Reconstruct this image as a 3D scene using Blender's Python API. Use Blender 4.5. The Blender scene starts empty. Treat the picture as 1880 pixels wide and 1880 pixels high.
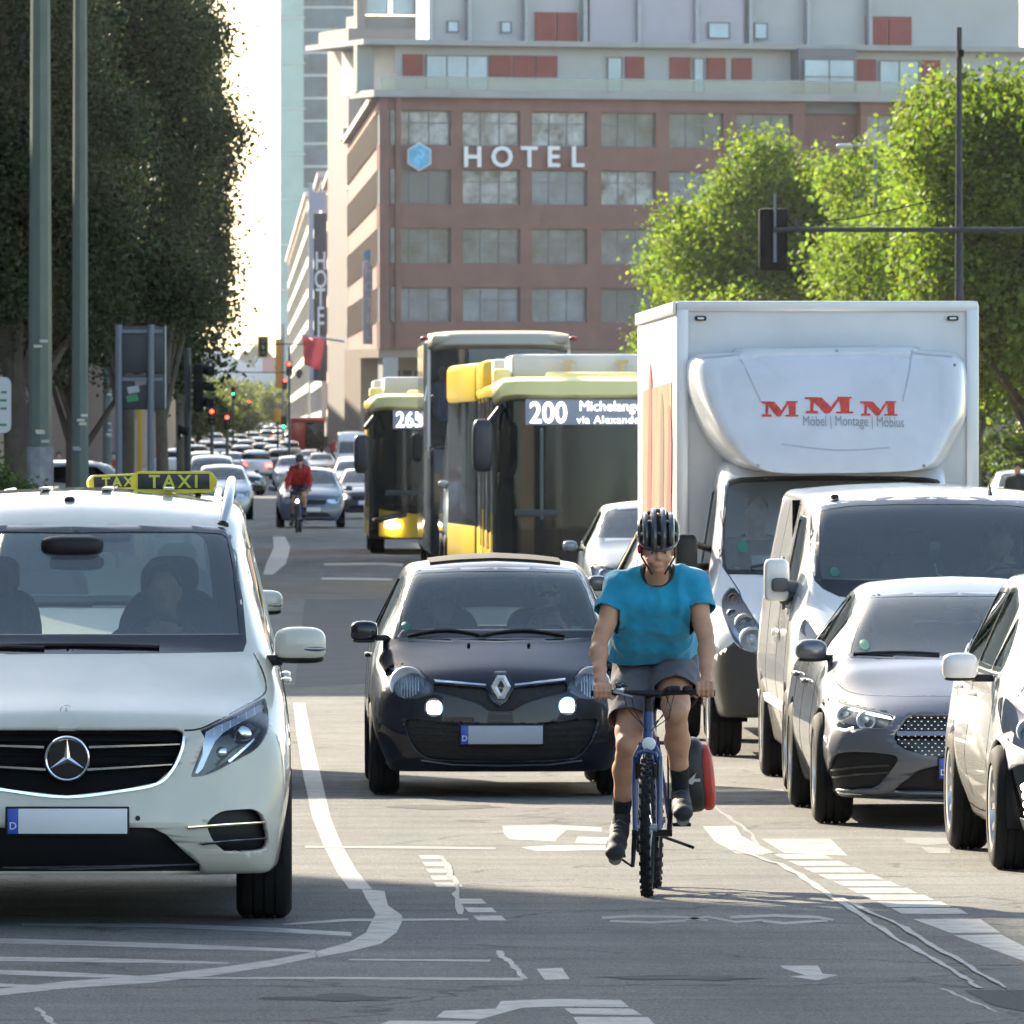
import bpy, bmesh, math, random
import numpy as np
from mathutils import Vector, Matrix, noise
from mathutils.bvhtree import BVHTree
R = math.radians
scene = bpy.context.scene
col = scene.collection
# ---------------------------------------------------------------- camera, sky, sun, exposure
F_PX = 19000.0; EYE = 2.25; HOR = 805.0; VPX = 470.0
cam_d = bpy.data.cameras.new('camera'); cam = bpy.data.objects.new('camera', cam_d); col.objects.link(cam)
cam.location = (0, 0, EYE); cam.rotation_euler = (R(90), 0, 0)
cam_d.sensor_width = 36.0; cam_d.lens = 36.0 * F_PX / 1880.0
cam_d.shift_x = (940 - VPX) / 1880.0; cam_d.shift_y = -(940 - HOR) / 1880.0
cam_d.clip_start = 1.0; cam_d.clip_end = 8000.0
cam_d.dof.use_dof = True; cam_d.dof.focus_distance = 51.0; cam_d.dof.aperture_fstop = 26.0
scene.camera = cam
SUN_EL = R(27.0); SDX, SDY = -0.53, 0.848          # horizontal direction towards the sun
w = bpy.data.worlds.new('World'); scene.world = w; w.use_nodes = True
nt = w.node_tree; bg = nt.nodes['Background']
sky = nt.nodes.new('ShaderNodeTexSky'); sky.sky_type = 'NISHITA'; sky.sun_disc = False
sky.sun_elevation = SUN_EL; sky.sun_rotation = math.atan2(SDX, SDY)
sky.air_density = 1.0; sky.dust_density = 1.2; sky.ozone_density = 1.0
nt.links.new(sky.outputs[0], bg.inputs[0]); bg.inputs[1].default_value = 0.12
sd = bpy.data.lights.new('sun', 'SUN'); sun = bpy.data.objects.new('sun', sd); col.objects.link(sun)
sd.energy = 5.0; sd.angle = R(0.53); sd.color = (1.0, 0.91, 0.78)
to_sun = Vector((SDX * math.cos(SUN_EL), SDY * math.cos(SUN_EL), math.sin(SUN_EL))).normalized()
sun.rotation_euler = to_sun.to_track_quat('Z', 'Y').to_euler(); sun.location = to_sun * 200
scene.view_settings.view_transform = 'Standard'; scene.view_settings.look = 'None'
scene.view_settings.exposure = 1.75; scene.view_settings.gamma = 1.0
scene.view_settings.use_white_balance = True; scene.view_settings.white_balance_temperature = 7150; scene.view_settings.white_balance_tint = 6
scene.cycles.max_bounces = 8; scene.cycles.transparent_max_bounces = 24
scene.cycles.caustics_reflective = False; scene.cycles.caustics_refractive = False
scene.cycles.use_denoising = True; scene.cycles.use_adaptive_sampling = True; scene.cycles.adaptive_threshold = 0.03
# ---------------------------------------------------------------- pixel <-> place
def SC(D): return F_PX / D
def W(px, py, D): s = F_PX / D; return Vector(((px - VPX) / s, D, EYE - (py - HOR) / s))
def G(px, py): D = F_PX * EYE / (py - HOR); return Vector(((px - VPX) * D / F_PX, D, 0))
def sstep(t): t = min(1, max(0, t)); return t * t * (3 - 2 * t)
def gz(y): return 3.4 * sstep((y - 330) / 1500.0)
# ---------------------------------------------------------------- materials
MATS = {}
def ramp(nt, src, c0, c1, p0=0.3, p1=0.7):
    r = nt.nodes.new('ShaderNodeValToRGB'); nt.links.new(src, r.inputs[0])
    r.color_ramp.elements[0].position = p0; r.color_ramp.elements[1].position = p1
    r.color_ramp.elements[0].color = (*c0, 1); r.color_ramp.elements[1].color = (*c1, 1)
    return r.outputs[0]
def ntex(nt, scale, detail=4, coord='Object', rough=0.6):
    tc = nt.nodes.new('ShaderNodeTexCoord'); n = nt.nodes.new('ShaderNodeTexNoise')
    n.inputs['Scale'].default_value = scale; n.inputs['Detail'].default_value = detail; n.inputs['Roughness'].default_value = rough
    nt.links.new(tc.outputs[coord], n.inputs['Vector']); return n.outputs['Fac']
def M(name, c=(0.5, 0.5, 0.5), rough=0.5, metal=0.0, coat=0.0, var=0.0, scale=3.0, bump=0.0, bscale=40.0, spec=0.5, emit=0.0, ecol=None, alpha=1.0, sheen=0.0):
    if name in MATS: return MATS[name]
    m = bpy.data.materials.new(name); m.use_nodes = True; nt = m.node_tree; b = nt.nodes['Principled BSDF']
    b.inputs['Base Color'].default_value = (*c, 1); b.inputs['Roughness'].default_value = rough
    b.inputs['Metallic'].default_value = metal; b.inputs['Coat Weight'].default_value = coat
    b.inputs['Coat Roughness'].default_value = 0.04; b.inputs['Specular IOR Level'].default_value = spec
    if sheen: b.inputs['Sheen Weight'].default_value = sheen
    if var:
        o = ramp(nt, ntex(nt, scale), [x * (1 - var) for x in c], [min(1, x * (1 + var)) for x in c])
        nt.links.new(o, b.inputs['Base Color'])
    if bump:
        bp = nt.nodes.new('ShaderNodeBump'); bp.inputs['Strength'].default_value = bump; bp.inputs['Distance'].default_value = 0.01
        nt.links.new(ntex(nt, bscale), bp.inputs['Height']); nt.links.new(bp.outputs[0], b.inputs['Normal'])
    if emit:
        b.inputs['Emission Color'].default_value = (*(ecol or c), 1); b.inputs['Emission Strength'].default_value = emit
    MATS[name] = m; return m
def glass(name, tint=(0.82, 0.86, 0.86), refl=1.0, ior=1.5, haze=0.0):
    if name in MATS: return MATS[name]
    m = bpy.data.materials.new(name); m.use_nodes = True; nt = m.node_tree
    for n in list(nt.nodes): nt.nodes.remove(n)
    out = nt.nodes.new('ShaderNodeOutputMaterial'); mx = nt.nodes.new('ShaderNodeMixShader')
    tr = nt.nodes.new('ShaderNodeBsdfTransparent'); tr.inputs[0].default_value = (*tint, 1)
    gl = nt.nodes.new('ShaderNodeBsdfGlossy'); gl.inputs['Roughness'].default_value = 0.015; gl.inputs[0].default_value = (refl, refl, refl, 1)
    fr = nt.nodes.new('ShaderNodeFresnel'); fr.inputs[0].default_value = ior
    nt.links.new(fr.outputs[0], mx.inputs[0]); 
    base = tr.outputs[0]
    if haze:
        df = nt.nodes.new('ShaderNodeBsdfDiffuse'); df.inputs[0].default_value = (0.55, 0.6, 0.62, 1)
        m2 = nt.nodes.new('ShaderNodeMixShader'); m2.inputs[0].default_value = haze
        nt.links.new(tr.outputs[0], m2.inputs[1]); nt.links.new(df.outputs[0], m2.inputs[2]); base = m2.outputs[0]
    nt.links.new(base, mx.inputs[1]); nt.links.new(gl.outputs[0], mx.inputs[2]); nt.links.new(mx.outputs[0], out.inputs[0])
    MATS[name] = m; return m
def paint(name, c, flake=0.0, rough=0.35):
    if name in MATS: return MATS[name]
    m = M(name, c, rough=rough, metal=flake, coat=1.0, spec=0.2)
    nt = m.node_tree; b = nt.nodes['Principled BSDF']; b.inputs['Coat Roughness'].default_value = 0.03
    o = ramp(nt, ntex(nt, 2.3, 6), [x * 0.9 for x in c], c, 0.35, 0.6); nt.links.new(o, b.inputs['Base Color'])
    return m
BLACKP = M('black_plastic', (0.009, 0.009, 0.0105), 0.5, bump=0.1, bscale=200, spec=.35)
GLOSSB = M('gloss_black', (0.008, 0.008, 0.01), 0.12, coat=0.5)
RUBBER = M('rubber', (0.011, 0.011, 0.0115), 0.8, var=0.35, scale=15, bump=0.25, bscale=80, spec=.3)
CHROME = M('chrome', (0.82, 0.83, 0.85), 0.09, metal=1.0)
ALLOY = M('alloy', (0.55, 0.56, 0.58), 0.28, metal=0.9)
DARKALLOY = M('dark_alloy', (0.25, 0.25, 0.27), 0.3, metal=0.9)
GALV = M('galvanised', (0.35, 0.38, 0.42), 0.5, metal=0.5, var=0.15, scale=6)
INNER = M('inner_dark', (0.008, 0.008, 0.009), 0.9, spec=.1)
SEAT = M('seat_fabric', (0.035, 0.037, 0.042), 0.85, var=0.2, scale=20)
WHITEP = M('white_plate', (0.78, 0.79, 0.8), 0.4)
GREYPL = M('grey_plate', (0.42, 0.46, 0.52), 0.5)
EUBLUE = M('eu_blue', (0.02, 0.08, 0.45), 0.4)
GLS = glass('windscreen_glass', (0.62, 0.7, 0.7), 1.0, 1.55, haze=0.15)  # haze here is a pale diffuse veil imitating sky reflected in the glass
GLD = glass('dark_glass', (0.18, 0.2, 0.2), 1.0, 1.5)
LENS = glass('lamp_lens', (0.93, 0.95, 0.97), 1.0, 1.45)
SKIN = M('skin', (0.55, 0.32, 0.22), 0.5, var=0.12, scale=12, bump=0.1, bscale=60)
LAMPON = M('lamp_on', (1, 1, 1), 0.3, emit=14.0, ecol=(1, 0.97, 0.92))
SILVERREF = M('reflector', (0.75, 0.8, 0.85), 0.35, metal=0.45, bump=0.8, bscale=30)
BADGE = M('badge_chrome', (0.7, 0.71, 0.73), 0.3, metal=0.35)
DRL = M('daytime_strip', (0.95, 0.97, 1.0), 0.3, emit=1.6, ecol=(0.9, 0.95, 1))
# ---------------------------------------------------------------- objects
def lk(o, parent=None):
    col.objects.link(o)
    if parent is not None: o.parent = parent
    return o
def tag(o, label=None, cat=None, group=None, kind=None):
    if label: o['label'] = label
    if cat: o['category'] = cat
    if group: o['group'] = group
    if kind: o['kind'] = kind
    return o
def empty(name, loc=(0, 0, 0), label=None, cat=None, group=None, rz=0.0, parent=None):
    o = bpy.data.objects.new(name, None); lk(o, parent); o.location = loc; o.rotation_euler = (0, 0, rz)
    o.empty_display_size = 0.2
    return tag(o, label, cat, group)
def shade(me, angle=40):
    me.polygons.foreach_set('use_smooth', [True] * len(me.polygons))
    try: me.set_sharp_from_angle(angle=R(angle))
    except Exception: pass
def mk(name, verts, faces, mat, parent=None, smooth=40, loc=None):
    me = bpy.data.meshes.new(name); me.from_pydata([tuple(v) for v in verts], [], faces); me.update()
    if smooth: shade(me, smooth)
    for m in (mat if isinstance(mat, (list, tuple)) else [mat]): me.materials.append(m)
    o = bpy.data.objects.new(name, me); lk(o, parent)
    if loc is not None: o.location = loc
    return o
def mkbm(name, bm, mat, parent=None, smooth=40, loc=None):
    me = bpy.data.meshes.new(name); bmesh.ops.recalc_face_normals(bm, faces=bm.faces); bm.to_mesh(me); bm.free()
    if smooth: shade(me, smooth)
    for m in (mat if isinstance(mat, (list, tuple)) else [mat]): me.materials.append(m)
    o = bpy.data.objects.new(name, me); lk(o, parent)
    if loc is not None: o.location = loc
    return o
def copy_tree(o, parent=None):
    c = o.copy(); col.objects.link(c)
    if parent is not None: c.parent = parent
    for ch in list(o.children): copy_tree(ch, c)
    return c
class MB:
    """collects shapes into one mesh"""
    def __init__(s): s.v = []; s.f = []; s.mi = []; s.m = 0
    def add(s, vs, fs):
        b = len(s.v); s.v += [tuple(v) for v in vs]; s.f += [tuple(i + b for i in f) for f in fs]; s.mi += [s.m] * len(fs); return s
    def box(s, c, d, rot=None, bev=0.0):
        hx, hy, hz = d[0] / 2, d[1] / 2, d[2] / 2
        if bev > 0:
            b = min(bev, hx * .9, hy * .9, hz * .9); bm = bmesh.new(); bmesh.ops.create_cube(bm, size=1)
            for v in bm.verts: v.co = Vector((v.co.x * 2 * hx, v.co.y * 2 * hy, v.co.z * 2 * hz))
            bmesh.ops.bevel(bm, geom=bm.edges[:] , offset=b, segments=2, affect='EDGES', profile=0.5)
            vs = [v.co.copy() for v in bm.verts]; bm.verts.index_update(); fs = [[v.index for v in f.verts] for f in bm.faces]; bm.free()
        else:
            vs = [Vector((x, y, z)) for x in (-hx, hx) for y in (-hy, hy) for z in (-hz, hz)]
            fs = [(0, 1, 3, 2), (4, 6, 7, 5), (0, 4, 5, 1), (2, 3, 7, 6), (0, 2, 6, 4), (1, 5, 7, 3)]
        if rot is not None: vs = [rot @ v for v in vs]
        return s.add([v + Vector(c) for v in vs], fs)
    def tube(s, pts, r, n=10, cap=True, closed=False):
        pts = [Vector(p) for p in pts]; rs = r if isinstance(r, (list, tuple)) else [r] * len(pts)
        k = len(pts); vs = []; fs = []; up = Vector((0, 0, 1)); pu = None
        for i, p in enumerate(pts):
            if closed: t = pts[(i + 1) % k] - pts[i - 1]
            else: t = pts[min(i + 1, k - 1)] - pts[max(i - 1, 0)]
            if t.length < 1e-9: t = Vector((0, 0, 1))
            t.normalize()
            u = pu if pu is not None else (up if abs(t.z) < .9 else Vector((1, 0, 0)))
            u = (u - t * u.dot(t)); 
            if u.length < 1e-4: u = Vector((1, 0, 0)) - t * t.x
            u.normalize(); pu = u; v = t.cross(u)
            for j in range(n):
                a = 2 * math.pi * j / n; vs.append(p + (u * math.cos(a) + v * math.sin(a)) * rs[i])
        m = k if closed else k - 1
        for i in range(m):
            for j in range(n):
                a = i * n + j; b = i * n + (j + 1) % n; i2 = (i + 1) % k
                fs.append((a, b, i2 * n + (j + 1) % n, i2 * n + j))
        if cap and not closed: fs.append(tuple(range(n))[::-1]); fs.append(tuple((k - 1) * n + j for j in range(n)))
        return s.add(vs, fs)
    def lathe(s, prof, c=(0, 0, 0), axis='x', n=32, closed=False):
        """prof: (a along axis, r)"""
        vs = []; fs = []; k = len(prof)
        for j in range(n):
            t = 2 * math.pi * j / n; ct, st = math.cos(t), math.sin(t)
            for a, r in prof:
                v = {'x': (a, r * ct, r * st), 'y': (r * ct, a, r * st), 'z': (r * ct, r * st, a)}[axis]
                vs.append(Vector(v) + Vector(c))
        for j in range(n):
            j2 = (j + 1) % n
            for i in range(k if closed else k - 1):
                i2 = (i + 1) % k; fs.append((j * k + i, j2 * k + i, j2 * k + i2, j * k + i2))
        return s.add(vs, fs)
    def blob(s, c, d, e=3.0, rot=None, nu=20, nv=12):
        """superellipsoid, full size d"""
        vs = []; fs = []; f = lambda x: math.copysign(abs(x) ** (2 / e), x)
        for i in range(nv + 1):
            ph = -math.pi / 2 + math.pi * i / nv
            for j in range(nu):
                th = 2 * math.pi * j / nu
                v = Vector((f(math.cos(ph)) * f(math.cos(th)) * d[0] / 2, f(math.cos(ph)) * f(math.sin(th)) * d[1] / 2, f(math.sin(ph)) * d[2] / 2))
                if rot is not None: v = rot @ v
                vs.append(v + Vector(c))
        for i in range(nv):
            for j in range(nu): fs.append((i * nu + j, i * nu + (j + 1) % nu, (i + 1) * nu + (j + 1) % nu, (i + 1) * nu + j))
        return s.add(vs, fs)
    def prism(s, poly, axis='y', a0=0.0, a1=0.1):
        """poly 2D extruded along axis: y->(x,z), x->(y,z), z->(x,y)"""
        n = len(poly)
        def P(p, a): return {'y': (p[0], a, p[1]), 'x': (a, p[0], p[1]), 'z': (p[0], p[1], a)}[axis]
        vs = [P(p, a0) for p in poly] + [P(p, a1) for p in poly]
        fs = [tuple(range(n)), tuple(range(2 * n - 1, n - 1, -1))] + [(i, i + n, (i + 1) % n + n, (i + 1) % n) for i in range(n)]
        return s.add(vs, fs)
    def build(s, name, mat, parent=None, smooth=40, loc=None, label=None):
        me = bpy.data.meshes.new(name); me.from_pydata(s.v, [], s.f)
        bm = bmesh.new(); bm.from_mesh(me)
        for f, mi in zip(bm.faces, s.mi): f.material_index = mi
        bmesh.ops.remove_doubles(bm, verts=bm.verts, dist=1e-5)
        bmesh.ops.recalc_face_normals(bm, faces=bm.faces); bm.to_mesh(me); bm.free()
        if smooth: shade(me, smooth)
        for m in (mat if isinstance(mat, (list, tuple)) else [mat]): me.materials.append(m)
        o = bpy.data.objects.new(name, me); lk(o, parent)
        if loc is not None: o.location = loc
        if label: o['label'] = label
        return o
def applied(o, mods):
    """bake modifiers [(type, {props})] into the mesh"""
    for t, pr in mods:
        m = o.modifiers.new(t, t)
        for k, v in pr.items(): setattr(m, k, v)
    dg = bpy.context.evaluated_depsgraph_get(); dg.update()
    me = bpy.data.meshes.new_from_object(o.evaluated_get(dg)); o.modifiers.clear(); old = o.data; o.data = me
    bpy.data.meshes.remove(old); return o
def inpoly(p, poly):
    x, y = p; c = False; j = len(poly) - 1
    for i in range(len(poly)):
        xi, yi = poly[i]; xj, yj = poly[j]
        if (yi > y) != (yj > y) and x < (xj - xi) * (y - yi) / (yj - yi) + xi: c = not c
        j = i
    return c
def curve(pts, n=6, closed=True):
    """Catmull-Rom through 2D points"""
    k = len(pts); out = []
    for i in range(k if closed else k - 1):
        p0, p1, p2, p3 = [Vector(pts[(i + d) % k] if closed else pts[min(max(i + d, 0), k - 1)]) for d in (-1, 0, 1, 2)]
        for j in range(n):
            t = j / n
            out.append(tuple(0.5 * ((2 * p1) + (p2 - p0) * t + (2 * p0 - 5 * p1 + 4 * p2 - p3) * t * t + (3 * p1 - p0 - 3 * p2 + p3) * t ** 3)))
    if not closed: out.append(tuple(pts[-1]))
    return out
def rpoly(pts, r=0.03, n=4):
    """polygon with rounded corners"""
    out = []; k = len(pts)
    for i in range(k):
        p0, p1, p2 = Vector(pts[i - 1]), Vector(pts[i]), Vector(pts[(i + 1) % k])
        a, b = (p0 - p1), (p2 - p1); rr = min(r, a.length * .45, b.length * .45)
        a = p1 + a.normalized() * rr; b = p1 + b.normalized() * rr
        for j in range(n + 1):
            t = j / n; out.append(tuple(a * (1 - t) ** 2 + p1 * 2 * t * (1 - t) + b * t * t))
    return out
def text_mesh(name, body, size, mat, parent, loc, rot=(R(90), 0, 0), ext=0.003, align='CENTER', shear=0.0, sx=1.0, bold=0.0, sp=1.0):
    cu = bpy.data.curves.new(name, 'FONT'); cu.body = body; cu.size = size; cu.extrude = ext; cu.align_x = align; cu.align_y = 'CENTER'
    cu.shear = shear; cu.offset = bold; cu.space_character = sp; cu.resolution_u = 3
    t = bpy.data.objects.new(name, cu); col.objects.link(t)
    dg = bpy.context.evaluated_depsgraph_get(); dg.update()
    me = bpy.data.meshes.new_from_object(t.evaluated_get(dg)); bpy.data.objects.remove(t)
    me.materials.clear(); me.materials.append(mat)
    o = bpy.data.objects.new(name, me); lk(o, parent); o.location = loc; o.rotation_euler = rot; o.scale = (sx, 1, 1); return o
# ---------------------------------------------------------------- vehicle bodies
def pchip(xs, ys, x):
    n = len(xs); h = [xs[i + 1] - xs[i] for i in range(n - 1)]; d = [(ys[i + 1] - ys[i]) / h[i] for i in range(n - 1)]
    m = [d[0]] + [0 if d[i - 1] * d[i] <= 0 else 2 * d[i - 1] * d[i] / (d[i - 1] + d[i]) for i in range(1, n - 1)] + [d[-1]]
    if x <= xs[0]: return ys[0]
    if x >= xs[-1]: return ys[-1]
    i = max(j for j in range(n - 1) if xs[j] <= x); t = (x - xs[i]) / h[i]
    return (ys[i] * (1 + 2 * t) * (1 - t) ** 2 + h[i] * m[i] * t * (1 - t) ** 2 + ys[i + 1] * t * t * (3 - 2 * t) + h[i] * m[i + 1] * t * t * (t - 1))
class Car:
    """front bumper at local y=0, y grows backwards, car faces -Y"""
    def __init__(s, name, label, cat, X, D, group=None, rz=0.0, z=0.0):
        s.X, s.D = X, D; s.root = empty(name, (X, D, z), label, cat, group, rz); s.bm = None
    def hull(s, keys, step=0.05, nose=0.25, npow=3.0, zprof=((0, 0), (2, 0)), decay=1.1, rf=0.08, rear=0.12, rad=(0.05, 0.12, 0.10, 0.07, 0.3), seg=(4, 4, 5, 5, 4, 6), rrad=0.1):
        ys = [k[0] for k in keys]; L = ys[-1]; P = [[k[i] for k in keys] for i in range(1, 10)]
        st = [0, .004, .012, .025, .045, .07]; y = .1
        while y < L - .12: st.append(y); y += step
        st += [L - .1, L - .07, L - .045, L - .025, L - .012, L - .004, L]
        rings = []
        s.keys = keys
        for y in st:
            zb, wl, wm, zm, ws, zs, we, ze, zt = [pchip(ys, p, y) for p in P]
            cor = [(0, zb), (wl, zb), (wm, zm), (ws, zs), (we, ze), (we * .5, zt - (zt - ze) * .25), (0, zt)]
            rd = [0, rad[0], rad[1], rad[2], rad[3], rad[4], 0]
            pts = []
            for i in range(6):
                p, q = Vector(cor[i]), Vector(cor[i + 1]); d = (q - p); l = max(d.length, 1e-6)
                ra, rb = min(rd[i], l * .45), min(rd[i + 1], l * .45)
                a, b = p + d * (ra / l), q - d * (rb / l)
                for j in range(seg[i]): pts.append(a.lerp(b, j / seg[i]))
                if i < 5:
                    c2 = Vector(cor[i + 2]); d2 = c2 - q; l2 = max(d2.length, 1e-6); e = q + d2 * (min(rd[i + 1], l2 * .45) / l2)
                    for j in range(5):
                        t = j / 5; pts.append(b * (1 - t) ** 2 + q * 2 * t * (1 - t) + e * t * t)
                else: pts.append(q)
            off = 0
            if y < rf: off = rf - math.sqrt(max(0, rf * rf - (rf - y) ** 2))
            if L - y < rrad: off = rrad - math.sqrt(max(0, rrad * rrad - (rrad - (L - y)) ** 2))
            zc = (zb + zt) / 2; kx = (wm - off) / wm; kz = ((zt - zb) / 2 - off) / ((zt - zb) / 2)
            half = [Vector((p.x * kx, y, zc + (p.y - zc) * kz)) for p in pts]
            ring = half + [Vector((-p.x, p.y, p.z)) for p in half[-2:0:-1]]
            rings.append(ring)
        n = len(rings[0]); V = []; Fs = []
        for r in rings: V += r
        for i in range(len(rings) - 1):
            for j in range(n):
                Fs.append((i * n + j, i * n + (j + 1) % n, (i + 1) * n + (j + 1) % n, (i + 1) * n + j))
        for ri, base in ((0, rings[0]), (len(rings) - 1, rings[-1])):    # caps: vertical columns between lower and upper half
            m = n // 2; prev = ri * n; zc = sum(p.z for p in base) / n; cur = list(range(ri * n, ri * n + n)); K = 14
            for k in range(1, K + 1):
                t = 1 - k / K
                if k < K:
                    new = list(range(len(V), len(V) + n)); V += [Vector((p.x * t, p.y, zc + (p.z - zc) * t)) for p in base]
                    for j in range(n): Fs.append((cur[j], cur[(j + 1) % n], new[(j + 1) % n], new[j]))
                    cur = new
                else:
                    V.append(Vector((0, base[0].y, zc))); c = len(V) - 1
                    for j in range(n): Fs.append((cur[j], cur[(j + 1) % n], c))
        zx, zy = [a for a, _ in zprof], [b for _, b in zprof]
        wmx = max(k[3] for k in keys)
        for v in V:
            if v.y < decay:
                k = (1 - v.y / decay); k = k * k * (3 - 2 * k)
                v.y += (nose * abs(v.x / wmx) ** npow + pchip(zx, zy, v.z)) * k
            if v.y > L - 0.8:
                k = (v.y - (L - .8)) / .8; v.y -= rear * abs(v.x / wmx) ** 2.5 * k * k
        bm = bmesh.new(); bv = [bm.verts.new(v) for v in V]
        for f in Fs:
            try: bm.faces.new([bv[i] for i in f])
            except ValueError: pass
        bmesh.ops.recalc_face_normals(bm, faces=bm.faces); bm.normal_update()
        s.bm = bm; s.refresh(); s.full = BVHTree.FromBMesh(bm)
    def refresh(s): s.bvh = BVHTree.FromBMesh(s.bm)
    def F(s, pts, dy=0.0):
        """photo pixels -> local (x,z) for a feature dy behind the bumper"""
        o = []
        for p in pts:
            sc = F_PX / (s.D + (p[2] if len(p) > 2 else dy)); o.append(((p[0] - VPX) / sc - s.X, EYE - (p[1] - HOR) / sc))
        return o
    def sym(s, pts, dy=0.0):
        """right half outline (first and last point near the middle) -> full outline"""
        h = s.F(pts, dy); return h + [(-x, z) for x, z in h[::-1]]
    def cut(s, poly, axis='y', filt=None):
        """cut an outline out of the body; returns (verts, faces) of the removed piece"""
        bm = s.bm; ax = {'y': (0, 2), 'x': (1, 2), 'z': (0, 1)}[axis]
        filt = filt or {'y': lambda c, nn: nn.y < -0.02, 'x': lambda c, nn: c.x > 0 and nn.x > .02, 'z': lambda c, nn: nn.z > .1}[axis]
        x0, x1 = min(p[0] for p in poly) - .01, max(p[0] for p in poly) + .01
        y0, y1 = min(p[1] for p in poly) - .01, max(p[1] for p in poly) + .01
        def bb(f):
            a = [v.co[ax[0]] for v in f.verts]; b = [v.co[ax[1]] for v in f.verts]; return min(a), max(a), min(b), max(b)
        cand = set()
        for f in bm.faces:
            a = bb(f)
            if a[1] > x0 and a[0] < x1 and a[3] > y0 and a[2] < y1 and filt(f.calc_center_median(), f.normal): cand.add(f)
        n = len(poly)
        for i in range(n):
            p, q = poly[i], poly[(i + 1) % n]; d = (q[0] - p[0], q[1] - p[1])
            if abs(d[0]) + abs(d[1]) < 1e-6: continue
            no = [0, 0, 0]; no[ax[0]] = -d[1]; no[ax[1]] = d[0]; co = [0, 0, 0]; co[ax[0]] = p[0]; co[ax[1]] = p[1]
            sx0, sx1, sy0, sy1 = min(p[0], q[0]), max(p[0], q[0]), min(p[1], q[1]), max(p[1], q[1])
            hit = []
            for f in cand:
                a = bb(f)
                if a[1] >= sx0 - 1e-4 and a[0] <= sx1 + 1e-4 and a[3] >= sy0 - 1e-4 and a[2] <= sy1 + 1e-4: hit.append(f)
            if not hit: continue
            es = set(e for f in hit for e in f.edges); vs = set(v for f in hit for v in f.verts)
            r = bmesh.ops.bisect_plane(bm, geom=hit + list(es) + list(vs), dist=1e-5, plane_co=co, plane_no=Vector(no).normalized())
            cand = set(f for f in cand if f.is_valid) | set(g for g in r['geom'] if isinstance(g, bmesh.types.BMFace) and g.is_valid)
        bm.normal_update()
        sel = []
        for f in cand:
            c = f.calc_center_median()
            if filt(c, f.normal) and inpoly((c[ax[0]], c[ax[1]]), poly): sel.append(f)
        idx = {}; V = []; Fs = []
        for f in sel:
            r = []
            for v in f.verts:
                if v not in idx: idx[v] = len(V); V.append(v.co.copy())
                r.append(idx[v])
            Fs.append(r)
        bmesh.ops.delete(bm, geom=sel, context='FACES')
        return V, Fs
    def piece(s, name, vf, mat, parent=None, inset=0.0, depth=0.0, thick=0.006, dirn=(0, 1, 0), label=None, smooth=60):
        """turn a cut piece into a part: pushed back by inset, walled in if depth>0"""
        bm = bmesh.new(); bv = [bm.verts.new(v) for v in vf[0]]
        for f in vf[1]:
            try: bm.faces.new([bv[i] for i in f])
            except ValueError: pass
        if not bm.faces: print('EMPTY PIECE', s.root.name, name)
        bmesh.ops.recalc_face_normals(bm, faces=bm.faces)
        d = Vector(dirn)
        if depth > 0:
            r = bmesh.ops.extrude_face_region(bm, geom=bm.faces[:])
            moved = [g for g in r['geom'] if isinstance(g, bmesh.types.BMVert)]
            mf = set(g for g in r['geom'] if isinstance(g, bmesh.types.BMFace))
            for v in moved: v.co += d * depth
            # remove the original (outer) faces
            old = [f for f in bm.faces if f not in mf and not any(v in moved for v in f.verts)]
            mvs = set(moved); old = [f for f in bm.faces if not any(v in mvs for v in f.verts)]
            bmesh.ops.delete(bm, geom=old, context='FACES_ONLY')
        if inset:
            for v in bm.verts: v.co += d * inset
        me = bpy.data.meshes.new(name); bm.to_mesh(me); bm.free(); shade(me, smooth); mats0 = mat[0] if isinstance(mat, (list, tuple)) else mat
        for m in (mat if isinstance(mat, (list, tuple)) else [mat]): me.materials.append(m)
        o = bpy.data.objects.new(name, me); lk(o, parent or s.root)
        if thick and mats0.name not in ('windscreen_glass', 'dark_glass', 'rear_glass', 'lamp_lens'):
            md = o.modifiers.new('solid', 'SOLIDIFY'); md.thickness = thick; md.offset = -1 if depth == 0 else 0
        if label: o['label'] = label
        return o
    def decal(s, name, poly, mat, parent=None, axis='y', off=0.002, thick=0.004, label=None, side=1, step=0.03, bvh=None, smooth=50, mirror_x=None):
        """a thin piece following the body surface: outline seen along axis"""
        bm = bmesh.new(); vs = [bm.verts.new((p[0], 0, p[1])) for p in poly]
        for q in (getattr(poly, 'quads', None) or [range(len(vs))]):
            try: bm.faces.new([vs[i] for i in q])
            except ValueError: pass
        bmesh.ops.triangulate(bm, faces=bm.faces[:])
        xs = [p[0] for p in poly]; zs = [p[1] for p in poly]
        for lo, hi, no in ((min(xs), max(xs), (1, 0, 0)), (min(zs), max(zs), (0, 0, 1))):
            a = lo + step
            while a < hi:
                bmesh.ops.bisect_plane(bm, geom=bm.faces[:] + bm.edges[:] + bm.verts[:], plane_co=(a, 0, a), plane_no=no); a += step
        bvh = bvh or s.full
        badv = []
        for v in bm.verts:
            a, b = v.co.x, v.co.z
            if axis == 'y': o, d = Vector((a, -3, b)), Vector((0, 1, 0))
            elif axis == 'x': o, d = Vector((5 * side, a, b)), Vector((-side, 0, 0))
            else: o, d = Vector((a, b, 6)), Vector((0, 0, -1))
            h, nn, ii, ds = bvh.ray_cast(o, d)
            v.co = (h - d * (off + thick)) if h is not None else (o + d * (3 if axis == 'y' else 4))
            if h is None: badv.append(v)
        bad = badv
        if bad: bmesh.ops.delete(bm, geom=bad, context='VERTS')
        ff = bm.faces[:]
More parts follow.
